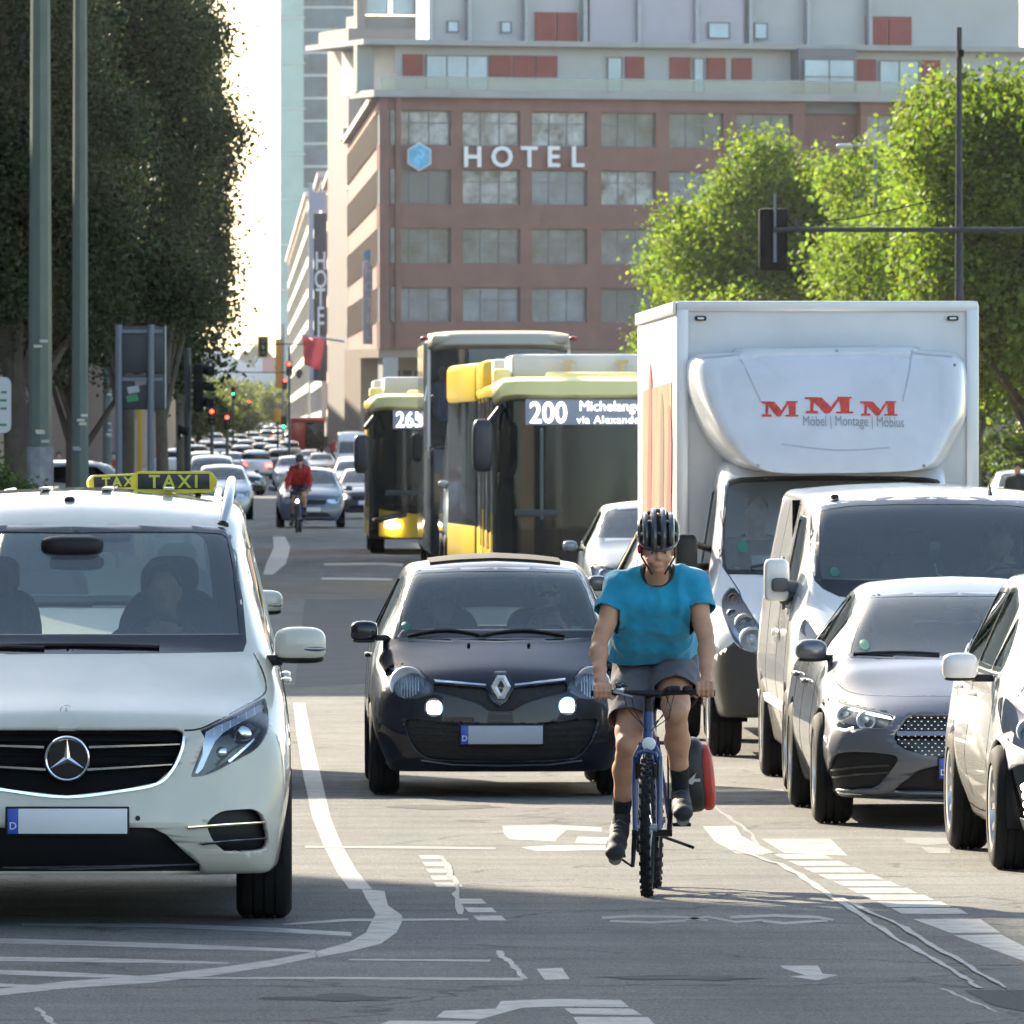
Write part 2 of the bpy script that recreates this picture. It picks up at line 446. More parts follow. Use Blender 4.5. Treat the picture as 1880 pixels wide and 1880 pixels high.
        if ff:
            d = {'y': Vector((0, 1, 0)), 'x': Vector((-side, 0, 0)), 'z': Vector((0, 0, -1))}[axis]
            r = bmesh.ops.extrude_face_region(bm, geom=ff)
            for g in r['geom']:
                if isinstance(g, bmesh.types.BMVert): g.co += d * (thick + off * .8)
        return mkbm(name, bm, mat, parent or s.root, smooth, None) if not label else tag(mkbm(name, bm, mat, parent or s.root, smooth, None), label)
    def finish(s, mat, name='body', inner=None, thick=0.025):
        me = bpy.data.meshes.new(name); s.bm.to_mesh(me); s.bm.free(); shade(me, 50)
        me.materials.append(mat); me.materials.append(inner or INNER)
        o = bpy.data.objects.new(name, me); lk(o, s.root)
        md = o.modifiers.new('solid', 'SOLIDIFY'); md.thickness = thick; md.offset = -1; md.material_offset = 1; md.material_offset_rim = 0
        s.body = o; return o
    def arches(s, ys, r, zc, halfw, depth=0.25):
        for yc in ys:
            poly = [(yc + r * math.cos(a), zc + r * math.sin(a)) for a in [math.pi * (i / 24) for i in range(25)]]
            poly = [(yc + r, 0.0)] + poly + [(yc - r, 0.0)]
            for sd in (1, -1):
                s.cut(poly, 'x', (lambda c, nn, sd=sd: c.x * sd > halfw - .42))
            for sd in (1, -1):
                m = MB(); x0, x1 = sd * (halfw - depth - .05), sd * (halfw - .05)
                arc = [(yc + (r + .012) * math.cos(a), zc + (r + .012) * math.sin(a)) for a in [math.pi * (i / 16) for i in range(17)]]
                arc = [(yc + r + .012, zc - .1)] + arc + [(yc - r - .012, zc - .1)]
                vs = [(x0, a, b) for a, b in arc] + [(x1, a, b) for a, b in arc]; n = len(arc)
                m.add(vs, [(i, i + 1, i + 1 + n, i + n) for i in range(n - 1)] + [tuple(range(n))])
                m.build('wheel_arch', INNER, s.root)
def wheel(parent, x, y, r, wdt, rimmat=None, spokes=10, side=1, rim_r=0.66, n=40, name='wheel', twin=False, tw=0.5):
    """tyre with a rim; side=+1: outer face towards +x"""
    h = wdt / 2; m = MB(); rr = r * rim_r
    prof = [(-h * .75, rr), (-h, rr + .02), (-h, r - .04), (-h + .012, r - .018), (-h + .035, r - .002)]
    for g in (-.45, -.05, .35):
        a = g * h; prof += [(a, r), (a + .001, r - .008), (a + .009, r - .008), (a + .01, r)]
    prof += [(h - .035, r - .002), (h - .012, r - .018), (h, r - .04), (h, rr + .02), (h * .75, rr)]
    m.lathe(prof, n=n); w = m.build(name, RUBBER, parent, loc=(x, y, r))
    m = MB(); s = side
    m.lathe([(s * h * .8, rr + .012), (s * h * .95, rr + .004), (s * h * .9, rr - .015), (-s * h * .5, rr - .03), (-s * h * .7, rr)], n=n)
    if spokes:
        for k in range(spokes):
            a = 2 * math.pi * k / spokes; ca, sa = math.cos(a), math.sin(a); wd = tw * .6 * rr * math.pi / spokes
            pts = []
            for (rad, half, ax) in ((.03, wd * .7, .55), (rr * .5, wd * .55, .62), (rr - .006, wd, .85)):
                for sg in (-1, 1):
                    for dd in (0, -.03): pts.append((s * (h * ax) + s * dd, rad * ca - sg * half * sa, rad * sa + sg * half * ca))
            m.add(pts, [(0, 2, 6, 4), (4, 6, 10, 8), (0, 4, 5, 1), (4, 8, 9, 5), (2, 3, 7, 6), (6, 7, 11, 10), (1, 5, 7, 3), (5, 9, 11, 7)])
        m.lathe([(s * h * .72, 0), (s * h * .72, .045), (s * h * .5, .06)], n=16)
    else:
        m.lathe([(s * h * .75, 0), (s * h * .75, .07), (s * h * .55, .1), (s * h * .6, rr * .75), (s * h * .5, rr - .02)], n=n)
    m.build('rim', rimmat or ALLOY, w)
    m = MB(); m.lathe([(-s * h * .1, .02), (-s * h * .1, rr * .6), (s * 0, rr * .6)], n=24); m.build('brake_disc', M('disc_steel', (.2, .2, .2), .4, metal=.8), w)
    return w
def seats(car, rows, w=0.5, mat=None, xs=(-.4, .4), z0=.55, top=1.25):
    for (y, rec) in rows:
        for x in xs:
            m = MB(); rt = Matrix.Rotation(rec, 3, 'X')
            m.blob((x, y + .1, (z0 + top - .2) / 2 + .03), (w, .16, top - .2 - z0 + .1), 4, rt)
            m.blob((x, y - .18, z0), (w, .5, .16), 4)
            st = m.build('seat', mat or SEAT, car.root)
            m = MB(); m.blob((x, y + .2, top - .06), (.27, .11, .2), 3.2); m.tube([(x - .06, y + .18, top - .25), (x - .06, y + .2, top - .1)], .008, 6); m.tube([(x + .06, y + .18, top - .25), (x + .06, y + .2, top - .1)], .008, 6)
            m.build('headrest', mat or SEAT, st)
def dash(car, y, z, w, depth=.45, mat=None):
    m = MB(); m.blob((0, y + depth / 2, z - .12), (w, depth, .28), 4); m.build('dashboard', mat or SEAT, car.root)
def steering(car, x, y, z, r=.19):
    m = MB(); t = R(25); pts = [(x + r * math.cos(a), y + r * math.sin(a) * math.sin(t), z + r * math.sin(a) * math.cos(t)) for a in [2 * math.pi * i / 28 for i in range(28)]]
    m.tube(pts, .015, 8, closed=True); m.blob((x, y, z), (.16, .05, .13), 3); m.tube([(x - r, y, z), (x + r, y, z)], .012, 6); m.build('steering_wheel', BLACKP, car.root)
def plate(car, cx, cz, wd, ht, y, mat, parent=None, blue=True, d=True):
    m = MB(); m.box((cx, y + .006, cz), (wd + .02, .014, ht + .02), bev=.006); p = m.build('number_plate', BLACKP, parent or car.root)
    b = .09 * wd if blue else 0
    m = MB(); m.box((cx + b / 2, y - .004, cz), (wd - b, .006, ht), bev=.002); m.build('plate_face', mat, p)
    if blue:
        m = MB(); m.box((cx - wd / 2 + b / 2, y - .004, cz), (b - .001, .006, ht), bev=.001); m.build('country_band', EUBLUE, p)
        if d: text_mesh('country_letter', 'D', ht * .42, WHITEP, p, (cx - wd / 2 + b / 2, y - .008, cz - ht * .2), ext=.0006)
    return p
def arc_pts(c, r, a0, a1, n=16): return [(c[0] + r * math.cos(R(a0 + (a1 - a0) * i / n)), c[1] + r * math.sin(R(a0 + (a1 - a0) * i / n))) for i in range(n + 1)]
class SP(list): quads = None
def strip(pts, w0, w1=None):
    """open polyline -> thin outline polygon"""
    w1 = w0 if w1 is None else w1; L, Rr = [], []; n = len(pts)
    for i, p in enumerate(pts):
        a, b = Vector(pts[max(i - 1, 0)]), Vector(pts[min(i + 1, n - 1)]); d = (b - a).normalized(); nn = Vector((-d.y, d.x)); w = (w0 + (w1 - w0) * i / (n - 1)) / 2
        L.append((p[0] + nn.x * w, p[1] + nn.y * w)); Rr.append((p[0] - nn.x * w, p[1] - nn.y * w))
    r = SP(L + Rr[::-1]); r.quads = [(i, i + 1, 2 * n - 2 - i, 2 * n - 1 - i) for i in range(n - 1)]
    return r
# ---------------------------------------------------------------- ground, road, pavements
def strip_mesh(name, x0, x1, z, mat, ys=None, kind='structure', nx=1, xf=None):
    ys = ys or [-400, -30, 0, 20, 40, 60, 80, 120, 200, 300] + [330 + 60 * i for i in range(26)] + [2200, 3500, 6000]
    V, Fs = [], []
    for y in ys:
        for i in range(nx + 1): V.append((x0 + (x1 - x0) * i / nx, y, gz(y) + z))
    for j in range(len(ys) - 1):
        for i in range(nx): a = j * (nx + 1) + i; Fs.append((a, a + 1, a + nx + 2, a + nx + 1))
    o = mk(name, V, Fs, mat, smooth=0); o['kind'] = kind; return o
def asphalt():
    m = bpy.data.materials.new('asphalt'); m.use_nodes = True; nt = m.node_tree; b = nt.nodes['Principled BSDF']; L = nt.links
    tc = nt.nodes.new('ShaderNodeTexCoord'); mp = nt.nodes.new('ShaderNodeMapping'); L.new(tc.outputs['Object'], mp.inputs[0]); mp.inputs['Scale'].default_value = (1, 0.22, 1)
    def nz(sc, det=5, vec=None, r=.65):
        n = nt.nodes.new('ShaderNodeTexNoise'); n.inputs['Scale'].default_value = sc; n.inputs['Detail'].default_value = det; n.inputs['Roughness'].default_value = r
        L.new(vec or tc.outputs['Object'], n.inputs['Vector']); return n.outputs['Fac']
    base = ramp(nt, nz(0.8, 6, mp.outputs[0]), (0.105, 0.104, 0.102), (0.18, 0.174, 0.163), .3, .72)
    grain = ramp(nt, nz(70, 3), (0.35, 0.35, 0.35), (1.65, 1.65, 1.65), .32, .68)
    grain2 = ramp(nt, nz(18, 3), (0.8, 0.8, 0.8), (1.2, 1.2, 1.2), .3, .7)
    def mul(a, c, t='MULTIPLY', f=1):
        x = nt.nodes.new('ShaderNodeMixRGB'); x.blend_type = t; x.inputs[0].default_value = f; L.new(a, x.inputs[1]); L.new(c, x.inputs[2]); return x.outputs[0]
    c = mul(mul(base, grain), grain2)
    # cracks and tar seams
    wv = nt.nodes.new('ShaderNodeTexVoronoi'); wv.feature = 'DISTANCE_TO_EDGE'; wv.inputs['Scale'].default_value = 0.33
    ad = nt.nodes.new('ShaderNodeVectorMath'); ad.operation = 'ADD'; nn = nt.nodes.new('ShaderNodeTexNoise'); nn.inputs['Scale'].default_value = 1.6; nn.inputs['Detail'].default_value = 6
    L.new(tc.outputs['Object'], nn.inputs['Vector']); L.new(nn.outputs['Color'], ad.inputs[0]); L.new(tc.outputs['Object'], ad.inputs[1]); L.new(ad.outputs[0], wv.inputs['Vector'])
    cr = ramp(nt, wv.outputs['Distance'], (0.5, 0.5, 0.5), (1, 1, 1), .002, .011); c = mul(c, cr)
    # worn transverse bands
    mp2 = nt.nodes.new('ShaderNodeMapping'); L.new(tc.outputs['Object'], mp2.inputs[0]); mp2.inputs['Scale'].default_value = (.25, 2.2, 1)
    bands = ramp(nt, nz(1.0, 4, mp2.outputs[0]), (0.82, 0.82, 0.84), (1.16, 1.16, 1.14), .33, .67); c = mul(c, bands)
    L.new(c, b.inputs['Base Color']); b.inputs['Roughness'].default_value = 0.85; b.inputs['Specular IOR Level'].default_value = 0.2
    bp = nt.nodes.new('ShaderNodeBump'); bp.inputs['Strength'].default_value = 0.8; bp.inputs['Distance'].default_value = 0.012
    L.new(nz(55, 4), bp.inputs['Height']); L.new(bp.outputs[0], b.inputs['Normal']); return m
ASPH = asphalt()
strip_mesh('ground', -900, 900, -0.16, M('earth', (0.16, 0.15, 0.11), 0.9, var=.3, scale=.2))
road = strip_mesh('road', -60, 60, -0.001, ASPH, ys=[-400, -30, 0, 20, 40, 60, 80, 120, 200, 300] + [330 + 60 * i for i in range(26)])
PAVE = M('pavement_stone', (0.3, 0.28, 0.25), 0.85, var=.15, scale=.8, bump=.3, bscale=6)
def pavement(x0, x1, y0, y1, name='pavement'):
    m = MB(); ys = [y0 + (y1 - y0) * i / 24 for i in range(25)]
    for a, b in zip(ys[:-1], ys[1:]):
        m.add([(x0, a, gz(a) - .1), (x1, a, gz(a) - .1), (x1, b, gz(b) - .1), (x0, b, gz(b) - .1), (x0, a, gz(a) + .12), (x1, a, gz(a) + .12), (x1, b, gz(b) + .12), (x0, b, gz(b) + .12)],
              [(4, 5, 6, 7), (0, 1, 5, 4), (2, 3, 7, 6), (0, 4, 7, 3), (1, 2, 6, 5)])
    o = m.build(name, PAVE, smooth=0); o['kind'] = 'structure'; return o
pavement(-30, -3.6, 118, 1900); pavement(6.6, 14.0, 205, 1900)
# ---- painted markings: outlines read off the photo, laid on the road where they lie
def roadpaint(name, c, wear):
    m = M(name, c, .6, bump=.4, bscale=55); nt = m.node_tree; b = nt.nodes['Principled BSDF']
    o = ramp(nt, ntex(nt, 5, 9, rough=.8), (.135, .132, .127), c, .40 + (.6 - wear) * .1, .52); nt.links.new(o, b.inputs['Base Color']); return m
PAINT = roadpaint('road_paint', (0.255, 0.248, 0.235), 0.6)
FAINT = roadpaint('worn_road_paint', (0.175, 0.17, 0.163), 0.7)
OLDM = roadpaint('old_marking_scar', (0.2, 0.195, 0.19), 0.6)
MK = [0]
def mark(name, polys, mat=PAINT, z=0.0):
    m = MB(); MK[0] += 1; z += MK[0] * 0.00003 if z >= 0 else 0
    for p in polys: 
        q = [G(*a) for a in p]; m.add([(v.x, v.y, z) for v in q], [tuple(range(len(q)))])
    o = m.build(name, mat, smooth=0); o['kind'] = 'structure'; return o
def pxstrip(pts, ws):
    """centre line in pixels with horizontal widths in pixels"""
    if not isinstance(ws, (list, tuple)): ws = [ws] * len(pts)
    out = []
    for i in range(len(pts) - 1):
        (x0, y0), (x1, y1) = pts[i], pts[i + 1]; a, b = ws[i] / 2, ws[i + 1] / 2
        out.append([(x0 - a, y0), (x0 + a, y0), (x1 + b, y1), (x1 - b, y1)])
    return out
def vstrip(pts, hs):
    if not isinstance(hs, (list, tuple)): hs = [hs] * len(pts)
    out = []
    for i in range(len(pts) - 1):
        (x0, y0), (x1, y1) = pts[i], pts[i + 1]; a, b = hs[i] / 2, hs[i + 1] / 2
        out.append([(x0, y0 - a), (x1, y1 - b), (x1, y1 + b), (x0, y0 + a)])
    return out
mark('lane_line', pxstrip([(549, 1290), (558, 1350), (572, 1420), (590, 1500), (610, 1550), (637, 1600), (662, 1632)], [22, 27, 32, 34, 34, 38, 42]) +
     [[(664, 1632), (706, 1636), (712, 1662), (738, 1680), (738, 1692), (728, 1712), (700, 1732), (650, 1745), (585, 1757), (575, 1748), (640, 1730), (672, 1712), (682, 1692), (690, 1678), (672, 1650)]] +
     vstrip([(580, 1752), (500, 1768), (400, 1783), (280, 1797), (120, 1808), (-60, 1828)], [10, 12, 13, 14, 13, 12]))
mark('hatching_line', vstrip([(0, 1727), (150, 1731), (350, 1738), (580, 1746)], [9, 9, 9, 4])); mark('hatching_line', vstrip([(40, 1697), (300, 1699), (500, 1707), (645, 1715)], [4, 7, 8, 7]))
mark('hatching_line', vstrip([(-20, 1760), (200, 1763), (420, 1768)], [8, 8, 3])); mark('hatching_line', vstrip([(-20, 1784), (120, 1789), (290, 1795)], [8, 9, 3])); mark('hatching_line', vstrip([(-20, 1808), (70, 1810)], [7, 3]))
mark('hatching_line', vstrip([(520, 1697), (640, 1689), (860, 1688)], [3, 5, 3]), FAINT)
mark('block_marking', [[(768 + 7 * i, 1570 + 12.5 * i), (806 + 9.5 * i, 1570 + 12.5 * i), (812 + 9.5 * i, 1577 + 12.7 * i), (774 + 7 * i, 1577 + 12.7 * i)] for i in range(5)])
mark('block_marking', [[(838, 1650), (884, 1650), (893, 1659), (846, 1659)], [(852, 1666), (902, 1666), (912, 1675), (861, 1675)], [(868, 1681), (920, 1681), (930, 1690), (878, 1690)]])
mark('bus_lane_lettering', [[(922, 1516), (1010, 1514), (1060, 1516), (1105, 1519), (1105, 1527), (1040, 1524), (1022, 1540), (1020, 1545), (935, 1541), (925, 1530)], [(1060, 1536), (1130, 1538), (1130, 1550), (1055, 1548)], [(955, 1555), (1010, 1552), (1112, 1552), (1112, 1561), (985, 1563)]], PAINT)
mark('bus_lane_lettering', [[(1290, 1517), (1350, 1516), (1362, 1535), (1420, 1565), (1395, 1569), (1352, 1567), (1312, 1545)], [(1398, 1540), (1525, 1540), (1556, 1571), (1440, 1566)]], PAINT)
mark('bus_lane_lettering', [[(1655, 1538), (1740, 1538), (1750, 1548), (1700, 1552), (1665, 1548)], [(1690, 1555), (1745, 1557), (1745, 1567), (1705, 1566)]], FAINT)
mark('block_marking', [[(1420 + 27 * i, 1568 + 12.4 * i), (1510 + 31 * i, 1568 + 12.4 * i), (1530 + 31 * i, 1577 + 12.6 * i), (1440 + 27 * i, 1577 + 12.6 * i)] for i in range(9)])
mark('block_marking', [[(1675, 1687), (1800, 1687), (1836, 1712), (1745, 1713)], [(1750, 1717), (1838, 1716), (1895, 1745), (1895, 1770)]])
mark('bicycle_symbol', vstrip([(1105, 1685), (1160, 1682), (1260, 1684), (1300, 1690)], [5, 5, 4, 4]) + vstrip([(1120, 1691), (1200, 1694), (1260, 1690)], [4, 4, 4]) + vstrip([(1340, 1684), (1420, 1681), (1500, 1684), (1530, 1689)], [5, 5, 5, 4]) + vstrip([(1400, 1691), (1440, 1695), (1520, 1690)], [4, 5, 4]) + vstrip([(1260, 1688), (1300, 1683), (1350, 1693), (1400, 1689)], [4, 4, 4, 3]), FAINT)
mark('arrow_marking', [[(1432, 1773), (1502, 1773), (1510, 1788), (1540, 1790), (1500, 1800), (1450, 1793), (1478, 1790), (1440, 1779)]])
mark('arrow_marking', [[(985, 1779), (1032, 1777), (1046, 1798), (1000, 1799)]])
mark('arrow_marking', [[(920, 1838), (1020, 1834), (1140, 1836), (1155, 1849), (1030, 1848), (910, 1852)], [(815, 1856), (960, 1850), (880, 1872), (800, 1868)], [(715, 1874), (880, 1875), (850, 1895), (660, 1895)], [(1035, 1851), (1160, 1852), (1180, 1864), (1050, 1862)], [(1052, 1867), (1190, 1868), (1215, 1895), (1070, 1895)]])
def scar(pts, w, seed=1):
    rr = random.Random(seed); P = []
    for i in range(len(pts) - 1):
        n = 8
        for j in range(n): t = j / n; P.append((pts[i][0] + (pts[i + 1][0] - pts[i][0]) * t + rr.uniform(-1, 1) * w * .35, pts[i][1] + (pts[i + 1][1] - pts[i][1]) * t))
    P.append(pts[-1]); return pxstrip(P, [w * rr.uniform(.5, 1.3) for _ in P])
mark('sealed_crack', scar([(1350, 1560), (1440, 1590), (1540, 1655), (1640, 1720), (1760, 1790), (1800, 1815)], 13, 3), PAINT, .003); mark('sealed_crack', scar([(1545, 1650), (1660, 1705), (1760, 1765), (1845, 1815)], 12, 4), PAINT, .005)
mark('sealed_crack', scar([(808, 1572), (835, 1620), (845, 1680)], 12, 5), FAINT, .003); mark('sealed_crack', scar([(912, 1745), (940, 1770), (962, 1797)], 14, 6), PAINT)
mark('sealed_crack', scar([(70, 1850), (105, 1885)], 16, 7)); mark('sealed_crack', scar([(1730, 1815), (1830, 1857)], 10, 8)); mark('sealed_crack', scar([(1310, 1480), (1380, 1530), (1400, 1570)], 8, 9), FAINT)
mark('worn_line', vstrip([(300, 1796), (600, 1796), (960, 1798)], [3, 4, 5]), FAINT); mark('worn_line', vstrip([(640, 1762), (760, 1763), (900, 1764)], [3, 3, 4]), FAINT)
mark('worn_line', pxstrip([(512, 985), (518, 1005), (507, 1035), (492, 1055)], [22, 30, 36, 18]), PAINT); mark('worn_line', vstrip([(595, 1036), (700, 1035), (740, 1037)], [4, 5, 5]), FAINT)
mark('worn_line', vstrip([(590, 1062), (720, 1064)], [4, 4]), FAINT); mark('worn_line', vstrip([(1290, 1452), (1440, 1451)], [4, 4]), FAINT); mark('worn_line', vstrip([(560, 1555), (760, 1556), (910, 1558)], [4, 5, 4]), FAINT)
STN = M('oil_stain', (.085, .084, .083), .95, var=.3, scale=3, bump=.4, bscale=50, spec=.15)
for k, (px, py, w_, h_) in enumerate(((820, 1482, 120, 6), (1250, 1795, 200, 7), (620, 1832, 150, 9))):
    rr = random.Random(k); mark('oil_stain', [curve([(px + w_ * math.cos(a) * rr.uniform(.4, 1), py + h_ * math.sin(a) * rr.uniform(.4, 1)) for a in [i * .3927 for i in range(16)]], 3)], STN)
patch = mark('tar_or_shade_patch', [[(1770, 1818), (1900, 1818), (1900, 1862), (1820, 1845)]], M('fresh_tar', (0.085, 0.084, 0.083), .95, bump=.4, bscale=60, spec=.1))
mark('tar_or_shade_patch', [[(560, 1100), (1000, 1100), (1000, 1240), (540, 1262)]], M('shaded_asphalt', (0.08, 0.08, 0.082), .85, var=.2, scale=1.2, bump=.5, bscale=50, spec=.2), -.0005)  # dark sheet: shade on the far road put into the colour
# ---------------------------------------------------------------- buildings
rnd = random.Random(5)
BRICK = M('red_stone', (0.235, 0.122, 0.108), .8, var=.12, scale=.9, bump=.2, bscale=3)
CONC = M('grey_render', (0.38, 0.38, 0.38), .8, var=.1, scale=.5)
FRAMEM = M('window_frame_grey', (0.16, 0.18, 0.2), .5)
REDP = M('red_shutter', (0.26, 0.05, 0.045), .6, var=.15, scale=2)
def paneM(name, c, rough=.12, var=.6, sc=.9, emit=0):
    m = M(name, c, rough, coat=.15, var=var, scale=sc, spec=.5); return m
PANE = [paneM('pane_grey', (.10, .125, .15)), paneM('pane_blue', (.13, .18, .24), .1, .5, .6), paneM('pane_reflection_tone', (.27, .30, .32), .15, .85, .9), paneM('pane_blind', (.17, .16, .155), .5, .1, .5)]  # mottled pale pane has window reflections put into its colour
LITEP = paneM('pane_pale', (.42, .56, .64), .2, .15, .5)
class Facade:
    def __init__(s, p0, p1): s.o = Vector((p0[0], p0[1])); d = Vector((p1[0] - p0[0], p1[1] - p0[1])); s.L = d.length; s.u = d / s.L; s.n = Vector((s.u.y, -s.u.x))   # n points to the viewer
    def P(s, a, out, z): v = s.o + s.u * a + s.n * out; return (v.x, v.y, z)
    def a(s, px):
        t = (px - VPX) / F_PX; return (t * s.o.y - s.o.x) / (s.u.x - t * s.u.y)
    def z(s, py, px=None):
        a = s.a(px) if px else 0; D = (s.o + s.u * a).y; return EYE + (HOR - py) * D / F_PX
    def box(s, m, a0, a1, z0, z1, o0, o1):
        vs = [Vector(s.P(a, o, z)) for a in (a0, a1) for o in (o0, o1) for z in (z0, z1)]
        m.add(vs, [(0, 1, 3, 2), (4, 6, 7, 5), (0, 4, 5, 1), (2, 3, 7, 6), (0, 2, 6, 4), (1, 5, 7, 3)])
    def window(s, parent, a0, a1, z0, z1, depth=.35, nv=3, transom=.35, pane=None, fm=None):
        m = MB(); t = .07; o0, o1 = -depth, -depth + .08
        s.box(m, a0, a1, z0, z0 + t, o0, o1); s.box(m, a0, a1, z1 - t, z1, o0, o1)
        for i in range(nv + 1): a = a0 + t / 2 + (a1 - a0 - t) * i / nv; s.box(m, a - t / 2, a + t / 2, z0 + t, z1 - t, o0, o1)
        if transom: 
            for i in range(nv): w_ = (a1 - a0 - t) / nv; s.box(m, a0 + t + w_ * i, a0 + w_ * (i + 1), z1 - (z1 - z0) * transom - t / 2, z1 - (z1 - z0) * transom + t / 2, o0, o1 - .01)
        f = m.build('window', fm or FRAMEM, parent, smooth=0)
        m = MB(); s.box(m, a0 + .02, a1 - .02, z0 + .02, z1 - .02, o0 + .01, o0 + .035); m.build('pane', pane or rnd.choice(PANE), f, smooth=0); return f
# ---- the red hotel
hotel = empty('hotel_building', (6.93, 580, 0), 'big red stone corner hotel with white HOTEL letters and grey top floors', 'building')
H = Facade((6.93, 580), (6.93 + 24 * 1.6, 580 + 7.5 * 1.6))
def hz(m): m  # noqa
def off(o):   # parts are given in world coordinates
    o.location = -hotel.location; return o
def hb(m, name, mat): return off(m.build(name, mat, hotel, smooth=0))
rows = [(202, 266), (310, 374), (418, 483), (527, 590)]; RZ = [(H.z(b), H.z(t)) for t, b in rows]
cols = [(717, 828), (850, 955), (977, 1078), (1104, 1204), (1229, 1328), (1352, 1455), (1592, 1640), (1668, 1740), (1765, 1830)]
CA = [(H.a(a), H.a(b)) for a, b in cols]; AR = H.L; atop = H.a(1478); atop2 = H.a(1580)
m = MB(); zt, zb = H.z(178), H.z(640)
edges = sorted([z for r in RZ for z in r]); bands = [(zb, edges[0])] + [(edges[i], edges[i + 1]) for i in (1, 3, 5)] + [(edges[7], zt)]
for z0, z1 in bands: H.box(m, 0, atop, z0, z1, -.6, 0); H.box(m, atop2, AR, z0, z1, -.6, 0)
px0 = H.a(717)
for z0, z1 in RZ:
    last = CA[0][1]
    for a0, a1 in CA[1:6]: H.box(m, last, a0, z0, z1, -.6, 0); last = a1
    H.box(m, last, atop, z0, z1, -.6, 0); last = atop2
    for a0, a1 in CA[6:]: H.box(m, last, a0, z0, z1, -.6, 0); last = a1
    H.box(m, last, AR, z0, z1, -.6, 0)
H.box(m, .3, AR, zb, zt, -1.4, -1.0)
hb(m, 'front_wall', BRICK)
for z0, z1 in RZ: m = MB(); H.box(m, 0.02, px0, z0 + .0, z1, -.5, -.12); hb(m, 'corner_panel', CONC)
for z0, z1 in RZ:
    for i, (a0, a1) in enumerate(CA):
        k = RZ.index((z0, z1)); pn = PANE[3] if (i, k) in ((0, 1), (3, 3)) else (PANE[2] if k < 2 and i < 4 and (i + k) % 4 != 3 else PANE[(i * 2 + k) % 2] if i < 6 else None)
        off(H.window(hotel, a0, a1, z0, z1, nv=3 if i < 6 else 2, pane=pn))
# sunlit side wall with its fins
S = Facade((6.02, 673), (6.93, 580)); S.n = Vector((-1, -.0098)).normalized()
m = MB()
for z0, z1 in bands: S.box(m, 0, S.L, z0, z1, -.5, 0)
S.box(m, 0, S.L, zb, zt, -1.2, -.9)
n = 20
for z0, z1 in RZ:
    for i in range(0, n + 1, 4): a = S.L * i / n; S.box(m, a - .5, min(a + .5, S.L), z0, z1, -.5, -.01)
hb(m, 'side_wall', BRICK)
finm = M('pale_fin', (.17, .13, .11), .7); m = MB()
for z0, z1 in RZ:
    for i in range(96): a = S.L * (i + .5) / 96; S.box(m, a - .09, a + .09, z0, z1, -.35, .12)
o = hb(m, 'side_fins', finm); o['kind'] = 'stuff'
m = MB()
for z0, z1 in RZ: S.box(m, 0, S.L, z0, z1, -.85, -.6)
hb(m, 'side_glazing', PANE[0])
# ledges, set-back floors
m = MB(); H.box(m, -.5, AR, H.z(178), H.z(165), -4, .5); S.box(m, 0, S.L, H.z(178), H.z(165), -4, .4); hb(m, 'roof_ledge', CONC)
zp0, zp1 = H.z(165), H.z(76); ap = H.a(748)
PL = M('pale_render', (.47, .48, .49), .8, var=.06, scale=.4)
m = MB(); H.box(m, ap, AR, zp0, zp1, -12, -2.2); hb(m, 'penthouse_wall', PL)
m = MB(); H.box(m, ap - 2.2, AR, H.z(80), H.z(70), -12, -1.2); H.box(m, ap - 2.2, ap - 1.2, zp0, H.z(80), -3, -2.4); hb(m, 'penthouse_eaves', CONC)
def panelrow(lst, y0, y1, o, kind):
    for a, b in lst:
        a0, a1 = H.a(a), H.a(b); z0, z1 = H.z(y1), H.z(y0)
        if kind == 'red':
            m = MB(); k = max(1, round((a1 - a0) / 1.3))
            for i in range(k): H.box(m, a0 + (a1 - a0) * i / k + .04, a0 + (a1 - a0) * (i + 1) / k - .04, z0, z1, o, o + .1)
            hb(m, 'shutter_panel', REDP)
        else: off(H.window(hotel, a0, a1, z0, z1, depth=-o - .1, nv=max(1, round((a1 - a0) / 1.2)), transom=0, pane=LITEP))
panelrow([(760, 800), (920, 1047), (1170, 1207), (1252, 1292), (1320, 1357), (1366, 1405), (1595, 1634), (1716, 1752)], 96, 140, -2.18, 'red')
panelrow([(803, 918), (1137, 1165), (1296, 1316), (1638, 1712), (1500, 1575)], 97, 163, -2.2, 'win')
GLR = glass('balustrade_glass', (.7, .8, .8), 1, 1.5, haze=.25)
m = MB(); H.box(m, .2, AR, zp0, H.z(141), -.35, -.3); hb(m, 'glass_balustrade', GLR)
m = MB(); H.box(m, .2, AR, H.z(141), H.z(139), -.4, -.25); hb(m, 'balustrade_rail', GALV)
m = MB(); H.box(m, H.a(1476), H.a(1582), H.z(200), H.z(78), -3, -.8); hb(m, 'stair_tower', M('dark_render', (.2, .2, .22), .8))
off(H.window(hotel, H.a(1482), H.a(1576), H.z(165), H.z(98), depth=.6, nv=2, transom=.5, pane=LITEP))
a2 = H.a(830); m = MB(); H.box(m, a2, AR, H.z(70), H.z(-60), -6.5, -4.5); H.box(m, a2 - .5, AR, H.z(-60), H.z(-75), -14, -4); hb(m, 'top_floor', PL)
panelrow([(1028, 1108), (1638, 1725)], 12, 70, -4.45, 'red')
m = MB(); H.box(m, H.a(1128), H.a(1412), H.z(72), H.z(-30), -4.5, -4.2); hb(m, 'lilac_panel', M('lilac_glass', (.42, .40, .47), .35, var=.05, scale=.6))
panelrow([(866, 888), (965, 985)], 30, 52, -4.5, 'win'); panelrow([(1345, 1385), (1430, 1455)], 27, 58, -4.2, 'win')
